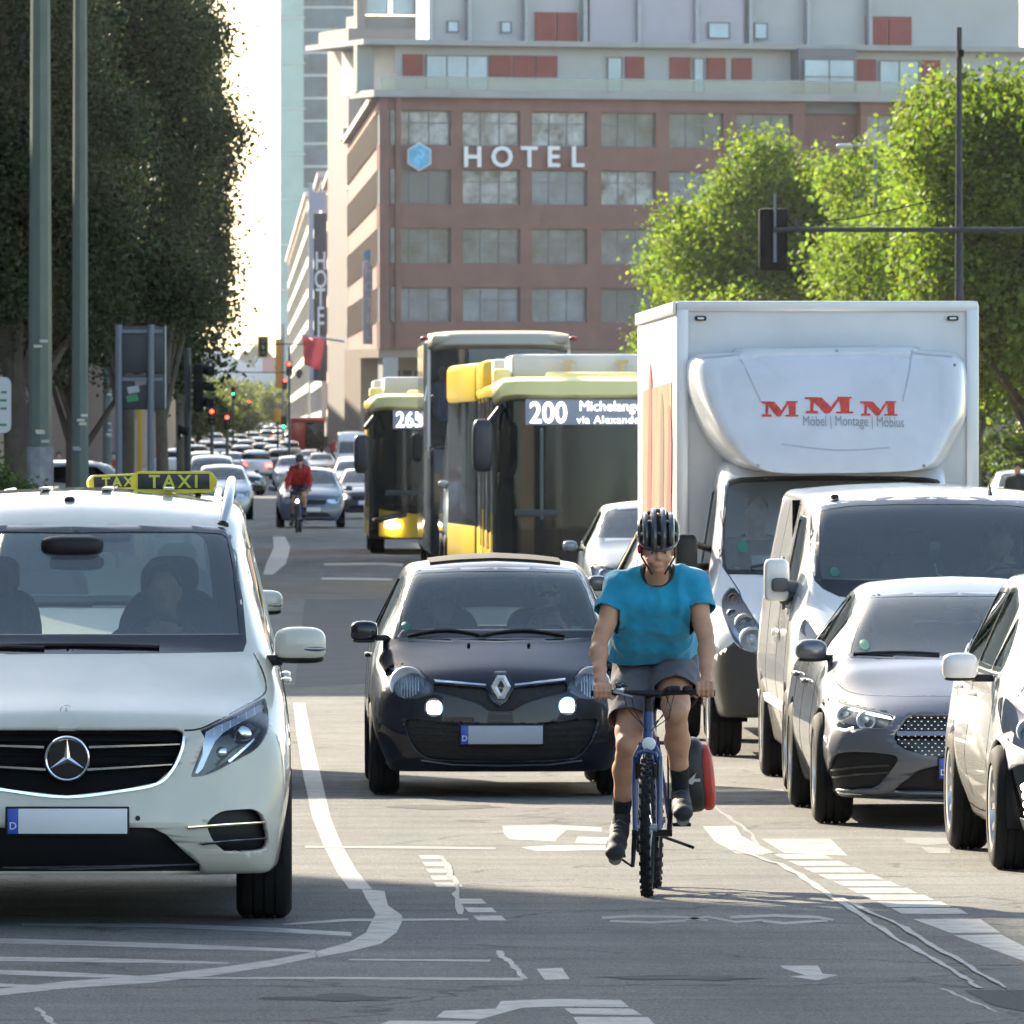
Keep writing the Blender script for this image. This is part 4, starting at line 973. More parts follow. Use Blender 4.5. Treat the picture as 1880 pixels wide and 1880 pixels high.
def make_taxi():
    X = (122 - VPX) / 399.0; D = 47.6
    c = Car('taxi_van', 'cream taxi van in front of all traffic, three-pointed star on its black grille', 'taxi', X, D, 'cream taxi vans')
    c.hull([  # y   zb   wl    wm    zm   ws    zs    we    ze    zt
        (0.00, .245, .93, 1.00, .62, .95, .86, .80, .925, .955),
        (0.10, .235, .95, 1.02, .64, .97, .90, .82, .965, 1.00),
        (0.35, .235, .97, 1.045, .70, .985, .97, .84, 1.045, 1.085),
        (0.70, .24, .98, 1.05, .75, .99, 1.05, .845, 1.16, 1.20),
        (0.92, .24, .98, 1.05, .78, .99, 1.10, .845, 1.235, 1.29),
        (1.00, .24, .98, 1.05, .78, .99, 1.11, .84, 1.28, 1.345),
        (1.62, .24, .98, 1.05, .80, .985, 1.16, .765, 1.80, 1.845),
        (1.85, .24, .98, 1.05, .80, .985, 1.16, .78, 1.88, 1.935),
        (2.40, .24, .98, 1.05, .80, .985, 1.17, .80, 1.935, 2.0),
        (3.60, .24, .98, 1.05, .80, .985, 1.17, .80, 1.95, 2.01),
        (4.90, .26, .97, 1.04, .80, .975, 1.17, .79, 1.92, 1.98),
        (5.45, .30, .92, .98, .80, .93, 1.15, .74, 1.84, 1.90)],
        step=.055, nose=.34, npow=3.2, zprof=((0, .10), (.25, .05), (.45, -.02), (.62, 0), (.95, .05), (1.1, .1), (3, .1)), rf=.09, rad=(.06, .3, .12, .08, .3))
    mir = lambda p: [(-x, z) for x, z in p][::-1]
    # glazing
    ws = c.sym([(122, 972, 1.6), (250, 970, 1.6), (350, 970, 1.6), (408, 974, 1.6), (422, 984, 1.58), (432, 1030, 1.4), (441, 1110, 1.15), (447, 1180, .95), (446, 1191, .9), (300, 1193, .9), (122, 1194, .9)])
    gl = c.cut(ws); g = c.piece('windscreen', gl, GLS, inset=.006)
    c.decal('windscreen_frame', strip(ws[0:11] , .03), GLOSSB, off=.0, thick=.002)
    c.decal('windscreen_frame', strip(ws[11:22], .03), GLOSSB, off=.0, thick=.002)
    bt = c.F([(122, 1168, 1.0), (446, 1164, 1.0), (446, 1191, .9), (122, 1194, .9)]); bt = bt + mir(bt)[0:0]
    bb = [(-p[0], p[1]) for p in bt]
    c.decal('windscreen_base', [bb[2], bb[1], bt[1], bt[2]], GLOSSB, off=0, thick=.002)
    for a, b, z0 in ((1.36, 2.28, 1.19), (2.38, 3.55, 1.20), (3.65, 4.95, 1.20)):
        for sd in (1, -1):
            top = 1.72
            pl = rpoly([(a, z0), (b, z0), (b, top), (a + (.42 if a < 2 else .02), top)], .06)
            p = c.cut(pl, 'x', lambda cc, nn, sd=sd: cc.x * sd > .5 and nn.x * sd > .02)
            c.piece('side_window', p, GLD, inset=.005, dirn=(-sd, 0, 0))
    p = c.cut(rpoly([(-.68, 1.22), (.68, 1.22), (.62, 1.76), (-.62, 1.76)], .08), 'y', lambda cc, nn: nn.y > .02 and cc.y > 4); c.piece('rear_window', p, glass('rear_glass', (.8, .85, .8)), thick=.004)
    # grille
    gr = c.sym([(122, 1338), (325, 1338), (335, 1343), (338, 1352), (332, 1377), (316, 1412), (287, 1437), (223, 1450), (122, 1461)])
    gp = c.cut(gr); grl = c.piece('grille', gp, M('grille_black', (.006, .006, .007), .7, spec=.1), depth=.05, thick=0)
    for (x0, z0, x1, z1, h) in ((163, 1372, 330, 1367, 9), (160, 1413, 316, 1404, 9)):
        for sg in (1, -1):
            bars = MB(); P = c.F([(x0, z0), (x1, z1)]); n = 14
            tops = []
            for i in range(n + 1):
                t = i / n; x = P[0][0] + (P[1][0] - P[0][0]) * t; z = P[0][1] + (P[1][1] - P[0][1]) * t
                hh = c.full.ray_cast(Vector((x, -3, z)), Vector((0, 1, 0)))[0]; hy = hh.y if hh else .05
                tops.append(Vector((sg * x, hy + .012, z)))
            for i in range(n):
                w0 = .019 * (1 - .5 * i / n); a, b = tops[i], tops[i + 1]
                bars.add([a + Vector((0, .02, w0)), a + Vector((0, -.012, w0 * .3)), a + Vector((0, -.012, -w0 * .3)), a + Vector((0, .02, -w0)), b + Vector((0, .02, w0)), b + Vector((0, -.012, w0 * .3)), b + Vector((0, -.012, -w0 * .3)), b + Vector((0, .02, -w0))],
                         [(0, 1, 5, 4), (1, 2, 6, 5), (2, 3, 7, 6)])
            bars.build('grille_bar', CHROME, grl)
    m = MB()
    for k in range(9):
        z = .62 + k * .034
        m.box((0, .075, z), (1.0 - .02 * abs(k - 5), .02, .006))
    m.build('grille_mesh', M('grille_black', (.006, .006, .007), .7, spec=.1), grl)
    cx = c.F([(123.5, 1392.5)])[0]
    m = MB(); m.lathe([(0, 0), (0, .088), (.03, .1)], c=(cx[0], -.02, cx[1]), axis='y', n=40); m.build('emblem_disc', GLOSSB, grl)
    m = MB(); star3(m, cx, .098, -.032); m.build('star_emblem', CHROME, grl)
    cs = c.F([(338, 1352), (334, 1377), (318, 1412), (289, 1439), (223, 1452), (122, 1463)]); cs = cs + [(-x, z) for x, z in cs[::-1]][1:]
    c.decal('chrome_trim', strip(curve(cs, 4, False), .012), CHROME, thick=.008, parent=grl)
    m = MB(); e = c.F([(122, 1304, .22)])[0]; h = c.full.ray_cast(Vector((e[0], -3, e[1])), Vector((0, 1, 0)))[0]; star3(m, e, .026, h.y - .006); m.build('bonnet_emblem', CHROME, c.root)
    # bonnet seam
    sm = c.F([(338, 1342), (368, 1339), (410, 1320), (450, 1300), (483, 1283), (489, 1262, .3), (480, 1230, .6), (466, 1200, .8)])
    for q in (sm, [(-x, z) for x, z in sm]): c.decal('bonnet_seam', strip(curve(q, 3, False), .008), GLOSSB, off=0, thick=.0015)
    # lamps
    hl = curve(c.F([(368, 1343), (376, 1338), (430, 1314), (478, 1290), (488, 1292), (493, 1318), (491, 1348), (470, 1378), (430, 1400), (387, 1421), (356, 1427), (352, 1421), (366, 1385), (375, 1358)]), 3)
    for q in (hl, mir(hl)):
        p = c.cut(q); h = c.piece('headlight', p, [GLOSSB], depth=.1, thick=0)
        c.piece('lamp_glass', p, LENS, parent=h, thick=.003)
        sg = 1 if q is hl else -1
        up = c.F([(378, 1345), (430, 1322), (476, 1300), (486, 1304), (470, 1316), (425, 1338), (395, 1362), (372, 1412), (358, 1420), (372, 1386)]); up = [(sg * x, z) for x, z in up]
        bmv = BVHTree.FromPolygons(p[0], p[1])
        c.decal('light_strip', curve(up, 2), M('lamp_silver', (.6, .64, .72), .25, metal=.6), parent=h, off=-.03, thick=.006, bvh=c.full)
        m = MB(); ce = c.F([(443, 1352)])[0]; hh = c.full.ray_cast(Vector((sg * ce[0], -3, ce[1])), Vector((0, 1, 0)))[0]
        m.blob((sg * ce[0], hh.y + .075, ce[1]), (.11, .05, .09), 2); m.build('projector', CHROME, h); m = MB(); ce2 = c.F([(405, 1385)])[0]; m.blob((sg * ce2[0], hh.y + .03, ce2[1]), (.07, .04, .06), 2); m.build('projector', CHROME, h)
        lo = [(sg * x, z) for x, z in c.F([(420, 1400), (450, 1375), (475, 1350), (487, 1322)])]
        c.decal('chrome_trim', strip(curve(lo, 3, False), .012, .006), CHROME, parent=h, off=-.02, thick=.004)
        for k in range(6):
            tk = [(sg * x, z) for x, z in c.F([(392 + 15 * k, 1339 - 7 * k), (393 + 15 * k, 1352 - 7 * k)])]; c.decal('lamp_rib', strip(tk, .006), M('lamp_white', (.85, .88, .95), .3), parent=h, off=-.024, thick=.004)
    # bumper openings
    lo = c.sym([(122, 1534), (240, 1519), (281, 1520), (306, 1533), (338, 1565), (367, 1590), (367, 1622), (122, 1632)])
    p = c.cut(lo); low = c.piece('lower_intake', p, BLACKP, depth=.06, thick=0)
    ch = c.F([(122, 1597), (240, 1594), (362, 1589)]); ch = ch + [(-x, z) for x, z in ch[::-1]][1:]
    c.decal('chrome_trim', strip(ch[::-1], .007), CHROME, thick=.01, off=-.02, parent=low)
    fg = curve(c.F([(381, 1511), (405, 1492), (440, 1488), (468, 1489), (486, 1506), (494, 1542), (489, 1563), (455, 1568), (415, 1567), (396, 1552), (384, 1530)]), 3)
    for q in (fg, mir(fg)):
        sg = 1 if q is fg else -1
        p = c.cut(q); f = c.piece('side_intake', p, BLACKP, depth=.07, thick=0)
        for a, b in (((345, 1520), (487, 1513)), ((369, 1550), (491, 1543))):
            l = [(sg * x, z) for x, z in c.F([a, ((a[0] + b[0]) / 2, (a[1] + b[1]) / 2 - 1), b])]; c.decal('intake_fin', strip(l, .013, .008), GLOSSB, parent=f, thick=.012)
            l = [(x, z + .004) for x, z in l]; c.decal('chrome_trim', strip(l, .005, .004), CHROME, parent=f, thick=.016)
    for px in (253,):
        s0 = c.F([(px, 1502)])[0]
        for sg in (1, -1): c.decal('parking_sensor', arc_pts((sg * s0[0], s0[1]), .012, 0, 350, 12), BLACKP, thick=.003)
    pc = c.F([(124, 1507)])[0]; plate(c, pc[0], pc[1], .55, .115, -.045, WHITEP)
    # wipers
    for (a, b, cc) in (((-.55, 1.255), (-.05, 1.285), (.42, 1.262)), ((-.75, 1.25), (-.45, 1.27), (-.12, 1.258))):
        m = MB(); pts = []
        for t in range(9):
            t /= 8; x = a[0] * (1 - t) ** 2 + b[0] * 2 * t * (1 - t) + cc[0] * t * t; z = a[1] * (1 - t) ** 2 + b[1] * 2 * t * (1 - t) + cc[1] * t * t + .012
            h = c.full.ray_cast(Vector((x, -3, z)), Vector((0, 1, 0)))[0]; pts.append((x, (h.y if h else .95) - .02, z))
        m.tube(pts, .009, 6); m.build('wiper', BLACKP, c.root)
    # roof: rails, ribs
    for sg in (1, -1):
        m = MB(); m.tube([(sg * .715, 1.72, 1.845), (sg * .735, 1.8, 1.93), (sg * .745, 2.0, 2.0), (sg * .75, 2.4, 2.04), (sg * .75, 4.6, 2.04), (sg * .74, 4.9, 1.97)], [.022, .026, .026, .022, .022, .02], 10)
        rr = m.build('roof_rail', M('rail_alu', (.6, .62, .64), .3, metal=.8), c.root)
        m = MB(); m.blob((sg * .713, 1.715, 1.835), (.06, .05, .035), 3); m.build('end_cap', BLACKP, rr)
    m = MB(); m.blob((-.02, 1.95, 1.955), (.05, .06, .035), 2.5); m.build('aerial', BLACKP, c.root)
    for x in (-.45, -.15, .15, .45):
        m = MB(); m.box((x, 3.5, 2.008), (.05, 2.4, .012), bev=.005); m.build('roof_rib', CREAM, c.root)
    # mirrors
    for sg in (1, -1):
        m = MB(); P = c.F([(551, 1183, 1.15)])[0]; x = sg * P[0]
        m.blob((x, 1.15, P[1]), (.245, .2, .165), 3.2); mr = m.build('wing_mirror', CREAM, c.root)
        m = MB(); m.blob((x, 1.15, P[1] - .065), (.225, .17, .05), 3); m.box((x - sg * .14, 1.17, P[1] - .075), (.12, .1, .05), bev=.015); m.build('mirror_base', BLACKP, mr)
        m = MB(); m.blob((x + sg * .06, 1.06, P[1] - .02), (.12, .02, .022), 2.5); m.build('indicator', M('chrome_smoke', (.3, .3, .3), .15, metal=.9), mr)
    # interior
    dash(c, 1.15, 1.24, 1.55, .5); steering(c, .42, 1.75, 1.22)
    seats(c, [(2.1, R(-12)), (3.2, R(-8)), (4.3, R(-8))], xs=(-.45, .45), z0=.75, top=1.62)
    m = MB(); m.box((0, 3.0, .5), (1.7, 4.2, .06)); m.build('cabin_floor', INNER, c.root)
    m = MB(); m.blob((.02, 1.62, 1.66), (.26, .05, .075), 3.5); m.blob((0, 1.5, 1.74), (.3, .2, .1), 3.5); m.build('rear_view_mirror', BLACKP, c.root)
    c.arches((1.0, 4.3), .40, .37, 1.05)
    for y in (1.0, 4.3):
        for sg in (1, -1): wheel(c.root, sg * .91, y, .37, .26, ALLOY, 10, sg)
    for sg in (1, -1):
        for yy in (2.33, 3.6): 
            m = MB(); h = c.full.ray_cast(Vector((5 * sg, yy + .12, 1.08)), Vector((-sg, 0, 0)))[0]; m.blob((h.x + sg * .02, yy + .12, 1.08), (.05, .22, .035), 3); m.build('door_handle', CREAM, c.root)
        for yy in (1.33, 2.33, 3.6): c.decal('door_seam', strip([(yy, .32), (yy, 1.16)], .01), GLOSSB, axis='x', side=sg, off=0, thick=.0015)
    c.finish(CREAM)
    # roof sign
    sx, sz = c.F([(319, 885, 3.0)])[0]
    def sign(x, z, rz=0, roll=0):
        s = empty('roof_sign', (x, 3.0, z), parent=c.root); s.rotation_euler = (0, roll, rz)
        wd, ht = .42, .105; prof = [(-wd / 2, -.02), (-wd / 2 + .03, -ht / 2), (wd / 2 - .03, -ht / 2), (wd / 2, -.02), (wd / 2, .02), (wd / 2 - .03, ht / 2), (-wd / 2 + .03, ht / 2), (-wd / 2, .02)]
        m = MB(); m.prism(rpoly(prof, .01, 2), 'y', -.05, .05); b = m.build('sign_body', YEL, s)
        for q in (-1,):
            m = MB(); m.box((0, q * .052, .003), (wd - .07, .008, ht - .03), bev=.003); m.build('sign_panel', M('sign_black', (.015, .014, .02), .35), b)
            text_mesh('lettering', 'TAXI', .088, M('sign_letters', (.6, .56, .06), .4), b, (0, -.0575, 0), ext=.001, bold=.002, sp=1.35)
        m = MB(); m.tube([(-.16, 0, -ht / 2), (-.16, 0, -.14)], .014, 8); m.tube([(.12, 0, -ht / 2), (.12, 0, -.12)], .014, 8); m.box((-.16, 0, -.12), (.06, .05, .02)); m.build('sign_mount', BLACKP, b); return s
    c.sign = sign(sx, sz); return c
taxi = make_taxi()
taxi2 = copy_tree(taxi.root); taxi2.location = ((196 - VPX) / 290.0, 66.0, 0); taxi2.scale = (.93,) * 3; taxi2.rotation_euler = (0, 0, 0)
taxi2['label'] = 'second cream taxi van, almost hidden behind the front one, only its sign and mirror showing'
for ch in taxi2.children:
    if ch.name.startswith('roof_sign'): ch.location = (.05, 2.2, 2.11); ch.rotation_euler = (0, R(-2.5), R(8)); ch.scale = (1.08,) * 3
# ---------------------------------------------------------------- other nearby cars
def mirx(p): return [(-x, z) for x, z in p][::-1]
def zs(sc, ox, oy, pts): return [tuple([p[0] / sc + ox, p[1] / sc + oy] + list(p[2:])) for p in pts]
def sidewins(c, wins, mat=GLD, xmin=.4, frame=True):
    for pl in wins:
        pl2 = rpoly(pl, .05)
        for sd in (1, -1):
            p = c.cut(pl2, 'x', lambda cc, nn, sd=sd: cc.x * sd > xmin and nn.x * sd > .02)
            w_ = c.piece('side_window', p, mat, inset=.004, dirn=(-sd, 0, 0))
            if frame: c.decal('window_trim', strip(pl2 + [pl2[0]], .022), GLOSSB, parent=w_, axis='x', side=sd, off=.0, thick=.003)
def seams(c, ys, z0, z1, handles=None, hm=None):
    for sg in (1, -1):
        for yy in ys: c.decal('door_seam', strip([(yy, z0), (yy, z1)], .009), GLOSSB, axis='x', side=sg, off=0, thick=.0015)
        for (yy, z) in handles or []:
            h = c.full.ray_cast(Vector((5 * sg, yy, z)), Vector((-sg, 0, 0)))[0]
            if h: m = MB(); m.blob((h.x + sg * .018, yy, z), (.045, .2, .035), 3); m.build('door_handle', hm, c.root)
def mirror(c, x, y, z, w, h, d, mat, sides=(1, -1), base=BLACKP, armz=-.3, e=3.0):
    for sg in sides:
        m = MB(); m.blob((sg * x, y, z), (w, d, h), e); o = m.build('wing_mirror', mat, c.root)
        m = MB(); m.box((sg * (x - w * .62), y + .03, z + h * armz), (w * .6, .07, h * .28), bev=.012); m.blob((sg * x, y, z - h * .43), (w * .85, d * .8, h * .2), 3); m.build('mirror_foot', base, o)
def lampset(c, poly, mat=None, proj=(), sides=(1, -1), depth=.09, refl=None, lens=True, strips=(), smat=None):
    for sg in sides:
        q = poly if sg == 1 else mirx(poly); p = c.cut(q); h = c.piece('headlight', p, mat or GLOSSB, depth=depth, thick=0)
        if lens: c.piece('lamp_glass', p, LENS, parent=h)
        for (x, z, r, mt) in proj:
            hh = c.full.ray_cast(Vector((sg * x, -3, z)), Vector((0, 1, 0)))[0]
            if hh is None: continue
            m = MB(); m.lathe([(.045, r * .2), (.05, r * .45), (.03, r * .8), (.0, r), (-.005, r * 1.08), (.03, r * 1.12)], c=(sg * x, hh.y + .03, z), axis='y', n=28); m.blob((sg * x, hh.y + .065, z), (r * .7, r * .5, r * .7), 2); m.build('reflector', mt, h)
        for s_ in strips: c.decal('light_strip', [(sg * x, z) for x, z in s_] if not getattr(s_, 'quads', None) else sgn(s_, sg), smat or M('lamp_white', (.85, .88, .95), .3), parent=h, off=-.02, thick=.005)
def sgn(s_, sg): r = SP([(sg * x, z) for x, z in s_]); r.quads = s_.quads; return r
# ---- black city hatchback with its driver
def twingo():
    BP = paint('black_blue_paint', (.008, .009, .016), rough=.25); BP.node_tree.nodes['Principled BSDF'].inputs['Coat Weight'].default_value = .65
    c = Car('city_car', 'small black hatchback with a diamond badge, lit running lamps and a blank grey plate', 'car', 1.53, 64.75)
    c.hull([(0, .17, .66, .77, .45, .73, .66, .57, .735, .76), (.12, .16, .70, .80, .46, .75, .72, .60, .80, .83), (.3, .155, .72, .815, .48, .77, .79, .62, .87, .90), (.52, .155, .73, .825, .5, .79, .86, .63, .945, .975), (.6, .155, .73, .825, .5, .79, .87, .63, .975, 1.01),
            (1.15, .155, .73, .825, .5, .79, .93, .55, 1.375, 1.415), (1.35, .155, .73, .825, .5, .79, .93, .555, 1.42, 1.465), (2.0, .155, .73, .825, .5, .79, .95, .565, 1.445, 1.50), (2.9, .16, .73, .825, .5, .79, .97, .555, 1.42, 1.47), (3.3, .2, .72, .81, .5, .77, .95, .52, 1.25, 1.3), (3.58, .3, .66, .76, .5, .72, .9, .5, .98, 1.02)],
           step=.045, nose=.26, npow=2.8, zprof=((0, .1), (.2, .03), (.4, 0), (.62, .02), (.85, .1), (1.1, .12), (2, .12)), rf=.08, decay=.9)
    Z = lambda p, dy=0: c.F(zs(3.4815, 630, 980, p), dy)
    top = 1.12
    ws = Z([(955, 226, 1.14), (1200, 228, 1.14), (1478, 240, 1.12), (1510, 256, 1.1), (1555, 330, 1.0), (1600, 450, .85), (1626, 560, .7), (1638, 655, .6), (1625, 675, .56), (1300, 684, .55), (955, 686, .55)])
    cx = 0; ws = [(x, z) for x, z in ws]; ws[0] = (0, ws[0][1]); ws[-1] = (0, ws[-1][1]); full = ws + [(-x, z) for x, z in ws[::-1]][1:-1]
    g = c.piece('windscreen', c.cut(full), GLS, inset=.004); c.decal('windscreen_frame', strip(full + [full[0]], .022), GLOSSB, off=0, thick=.002, parent=g)
    b = Z([(1626, 610, .65), (1636, 660, .58)]); c.decal('windscreen_base', [(-b[1][0], b[1][1]), (-b[0][0] + .03, b[0][1]), (b[0][0] - .03, b[0][1]), (b[1][0], b[1][1])], GLOSSB, off=0, thick=.002, parent=g)
    sidewins(c, [[(1.0, .99), (1.98, 1.0), (1.98, 1.36), (1.32, 1.36), (1.18, 1.26)], [(2.06, 1.0), (2.85, 1.04), (2.75, 1.35), (2.06, 1.36)]])
    c.piece('rear_window', c.cut(rpoly([(-.52, 1.02), (.52, 1.02), (.46, 1.36), (-.46, 1.36)], .05), 'y', lambda cc, nn: nn.y > .02 and cc.y > 2.6), glass('rear_glass'))
    hl = curve(Z([(1440, 1000), (1447, 950), (1475, 900), (1530, 865), (1600, 850), (1670, 855), (1716, 880), (1712, 935), (1690, 985), (1650, 1030), (1590, 1055), (1520, 1045), (1470, 1025)]), 3)
    # traced on the visible left lamp and mirrored
    hl = curve([(-x, z) for x, z in Z([(275, 880), (315, 848), (400, 846), (480, 866), (540, 915), (574, 985), (566, 1008), (505, 1046), (430, 1060), (350, 1040), (312, 985), (282, 930)])][::-1], 3)
    lx, lz = [(-x, z) for x, z in Z([(412, 965)])][0]
    lampset(c, hl, M('lamp_grey', (.22, .24, .27), .25, metal=.5), [(lx, lz, .1, SILVERREF)], strips=[[(-x, z) for x, z in Z([(305, 868), (400, 860), (490, 885), (530, 925), (470, 900), (390, 880), (320, 885)])]], smat=M('lamp_pink', (.6, .5, .52), .3))
    for sg in (1, -1):
        for k in range(9):
            x0 = lx - .07 + .0175 * k; hh = math.sqrt(max(.0004, .082 ** 2 - (x0 - lx) ** 2)); c.decal('lamp_flute', [(sg * (x0 - .003), lz - hh), (sg * (x0 + .004), lz - hh), (sg * (x0 + .004), lz + hh * .8), (sg * (x0 - .003), lz + hh * .8)], M('flute_white', (.85, .9, .95), .2, metal=.3), off=-.012, thick=.003)
    # chrome bars and badge
    for q in (Z([(1095, 960), (1425, 924), (1422, 938), (1098, 971)]), Z([(582, 934), (912, 960), (915, 971), (592, 948)])): c.decal('chrome_strip', q, CHROME, thick=.012)
    up = Z([(585, 955), (915, 985), (940, 1060), (1000, 1105), (1010, 1105), (1060, 1060), (1095, 985), (1430, 945), (1440, 1010), (1300, 1040), (1150, 1090), (1090, 1130), (930, 1130), (870, 1085), (700, 1035), (580, 1010)])
    gp = c.piece('upper_grille', c.cut(up), M('grille_net', (.012, .012, .013), .6, bump=1.0, bscale=30), depth=.03, thick=0)
    c.decal('badge_surround', Z([(975, 880), (1045, 880), (1070, 915), (1098, 960), (1088, 985), (1045, 1072), (1020, 1085), (990, 1085), (935, 985), (925, 960), (950, 915)]), GLOSSB, thick=.025, off=-.004)
    dm = MB(); o = Z([(985, 903), (1035, 903), (1072, 975), (1030, 1055), (990, 1055), (945, 975)]); i_ = Z([(1004, 940), (1014, 940), (1032, 975), (1012, 1018), (1006, 1018), (984, 975)])
    hy = min(c.full.ray_cast(Vector((0, -3, p_[1])), Vector((0, 1, 0)))[0].y for p_ in o) - .004
    n = 6; V = [(p[0], hy - .036, p[1]) for p in o] + [(p[0], hy - .036, p[1]) for p in i_] + [(p[0], hy - .046, p[1]) for p in [((a[0] + b_[0]) / 2, (a[1] + b_[1]) / 2) for a, b_ in zip(o, i_)]]
    dm.add(V, [(k, (k + 1) % n, 12 + (k + 1) % n, 12 + k) for k in range(n)] + [(6 + k, 12 + k, 12 + (k + 1) % n, 6 + (k + 1) % n) for k in range(n)]); dm.build('diamond_badge', BADGE, c.root, smooth=0)
    # running lamps
    for q in ((580, 1112), (1437, 1102)):
        p = Z([q])[0]; c.decal('running_lamp', rpoly([(p[0] - .04, p[1] - .038), (p[0] + .04, p[1] - .038), (p[0] + .04, p[1] + .038), (p[0] - .04, p[1] + .038)], .02), LAMPON, off=.008, thick=.012)
        c.decal('lamp_bezel', strip(arc_pts(p, .052, 0, 360, 20), .012), CHROME, thick=.006)
    li = curve(Z([(402, 1195), (520, 1190), (700, 1215), (1010, 1222), (1300, 1215), (1500, 1190), (1622, 1195), (1608, 1270), (1575, 1350), (1500, 1425), (1350, 1450), (1010, 1455), (660, 1450), (520, 1425), (445, 1350), (410, 1270)]), 3)
    lw = c.piece('lower_grille', c.cut(li), M('grille_net', (.012, .012, .013), .6), depth=.03, thick=0)
    for k in range(5):
        y = 1240 + 44 * k; xa = 425 + (0 if k < 2 else (k - 1) * 22); q = Z([(xa + 20, y), (1010, y + 8), (1600 - (xa - 425), y)]); c.decal('grille_slat', strip(q, .012), BLACKP, parent=lw, off=-.022, thick=.008)
    c.decal('lip', strip(Z([(500, 1452), (700, 1478), (1010, 1484), (1320, 1478), (1530, 1452)]), .008), M('satin_grey', (.2, .2, .21), .4), thick=.004)
    c.decal('bumper_seam', strip(Z([(265, 1000), (290, 1045), (420, 1080), (500, 1070), (640, 1040)]), .006), GLOSSB, off=0, thick=.001)
    pc = Z([(1014, 1285)])[0]; hy = c.full.ray_cast(Vector((0, -3, pc[1])), Vector((0, 1, 0)))[0].y; plate(c, pc[0], pc[1], .512, .115, hy - .02, GREYPL)
    # bonnet seam, washers, wipers
    for sg in (1, -1):
        q = [(sg * abs(x), z) for x, z in Z([(318, 690, .55), (335, 790, .4), (345, 850, .2)])]; c.decal('bonnet_seam', strip(q, .007), GLOSSB, off=0, thick=.001)
        m = MB(); h = c.full.ray_cast(Vector((sg * .19, .5, 3)), Vector((0, 0, -1)))[0]; m.blob((sg * .19, .5, h.z + .008), (.022, .03, .02), 2.5); m.build('washer_jet', BLACKP, c.root)
    for (a, b2) in ((-.57, -.1), (-.12, .42)):
        m = MB(); pts = []
        for t in range(9): t /= 8; x = a + (b2 - a) * t; z = 1.005 + .035 * math.sin(t * 3.1); h = c.full.ray_cast(Vector((x, -3, z)), Vector((0, 1, 0)))[0]; pts.append((x, h.y - .015, z))
        m.tube(pts, .008, 6); m.build('wiper', BLACKP, c.root)
    P = Z([(133, 624, .75)])[0]; mirror(c, -P[0], .75, P[1], .175, .135, .13, BP)
    m = MB(); 
    bm_ = [(-.42, 1.45), (.42, 1.45), (.42, 2.5), (-.42, 2.5)]; c.decal('sunroof', rpoly(bm_, .03), M('roof_fabric', (.03, .026, .022), .85), axis='z', off=.002, thick=.012)
    # cabin
    dash(c, .75, .99, 1.3, .45); steering(c, .36, 1.22, 1.0, .18); seats(c, [(1.65, R(-14)), (2.45, R(-8))], xs=(-.34, .34), z0=.55, top=1.28)
    m = MB(); m.blob((.0, 1.12, 1.315), (.24, .04, .07), 3.5); m.build('rear_view_mirror', BLACKP, c.root); m = MB(); m.box((0, 1.8, .35), (1.3, 2.6, .05)); m.build('cabin_floor', INNER, c.root)
    m = MB(); m.box((.5, .79, 1.045), (.07, .005, .03)); m.build('permit_card', M('green_card', (.05, .4, .12), .5), c.root)
    m = MB(); q = Z([(402, 590)], .7)[0]; c.decal('round_sticker', arc_pts(q, .028, 0, 345, 20), M('green_sticker', (.03, .17, .12), .5), parent=g, thick=.0015, off=.001)
    c.arches((.72, 3.2), .335, .305, .825)
    for y in (.72, 3.2):
        for sg in (1, -1): wheel(c.root, sg * .72, y, .305, .19, DARKALLOY, 8, sg)
    seams(c, (1.0, 2.02, 2.9), .3, .95, [(1.85, .86)], BP); c.finish(BP); return c
tw_ = twingo()
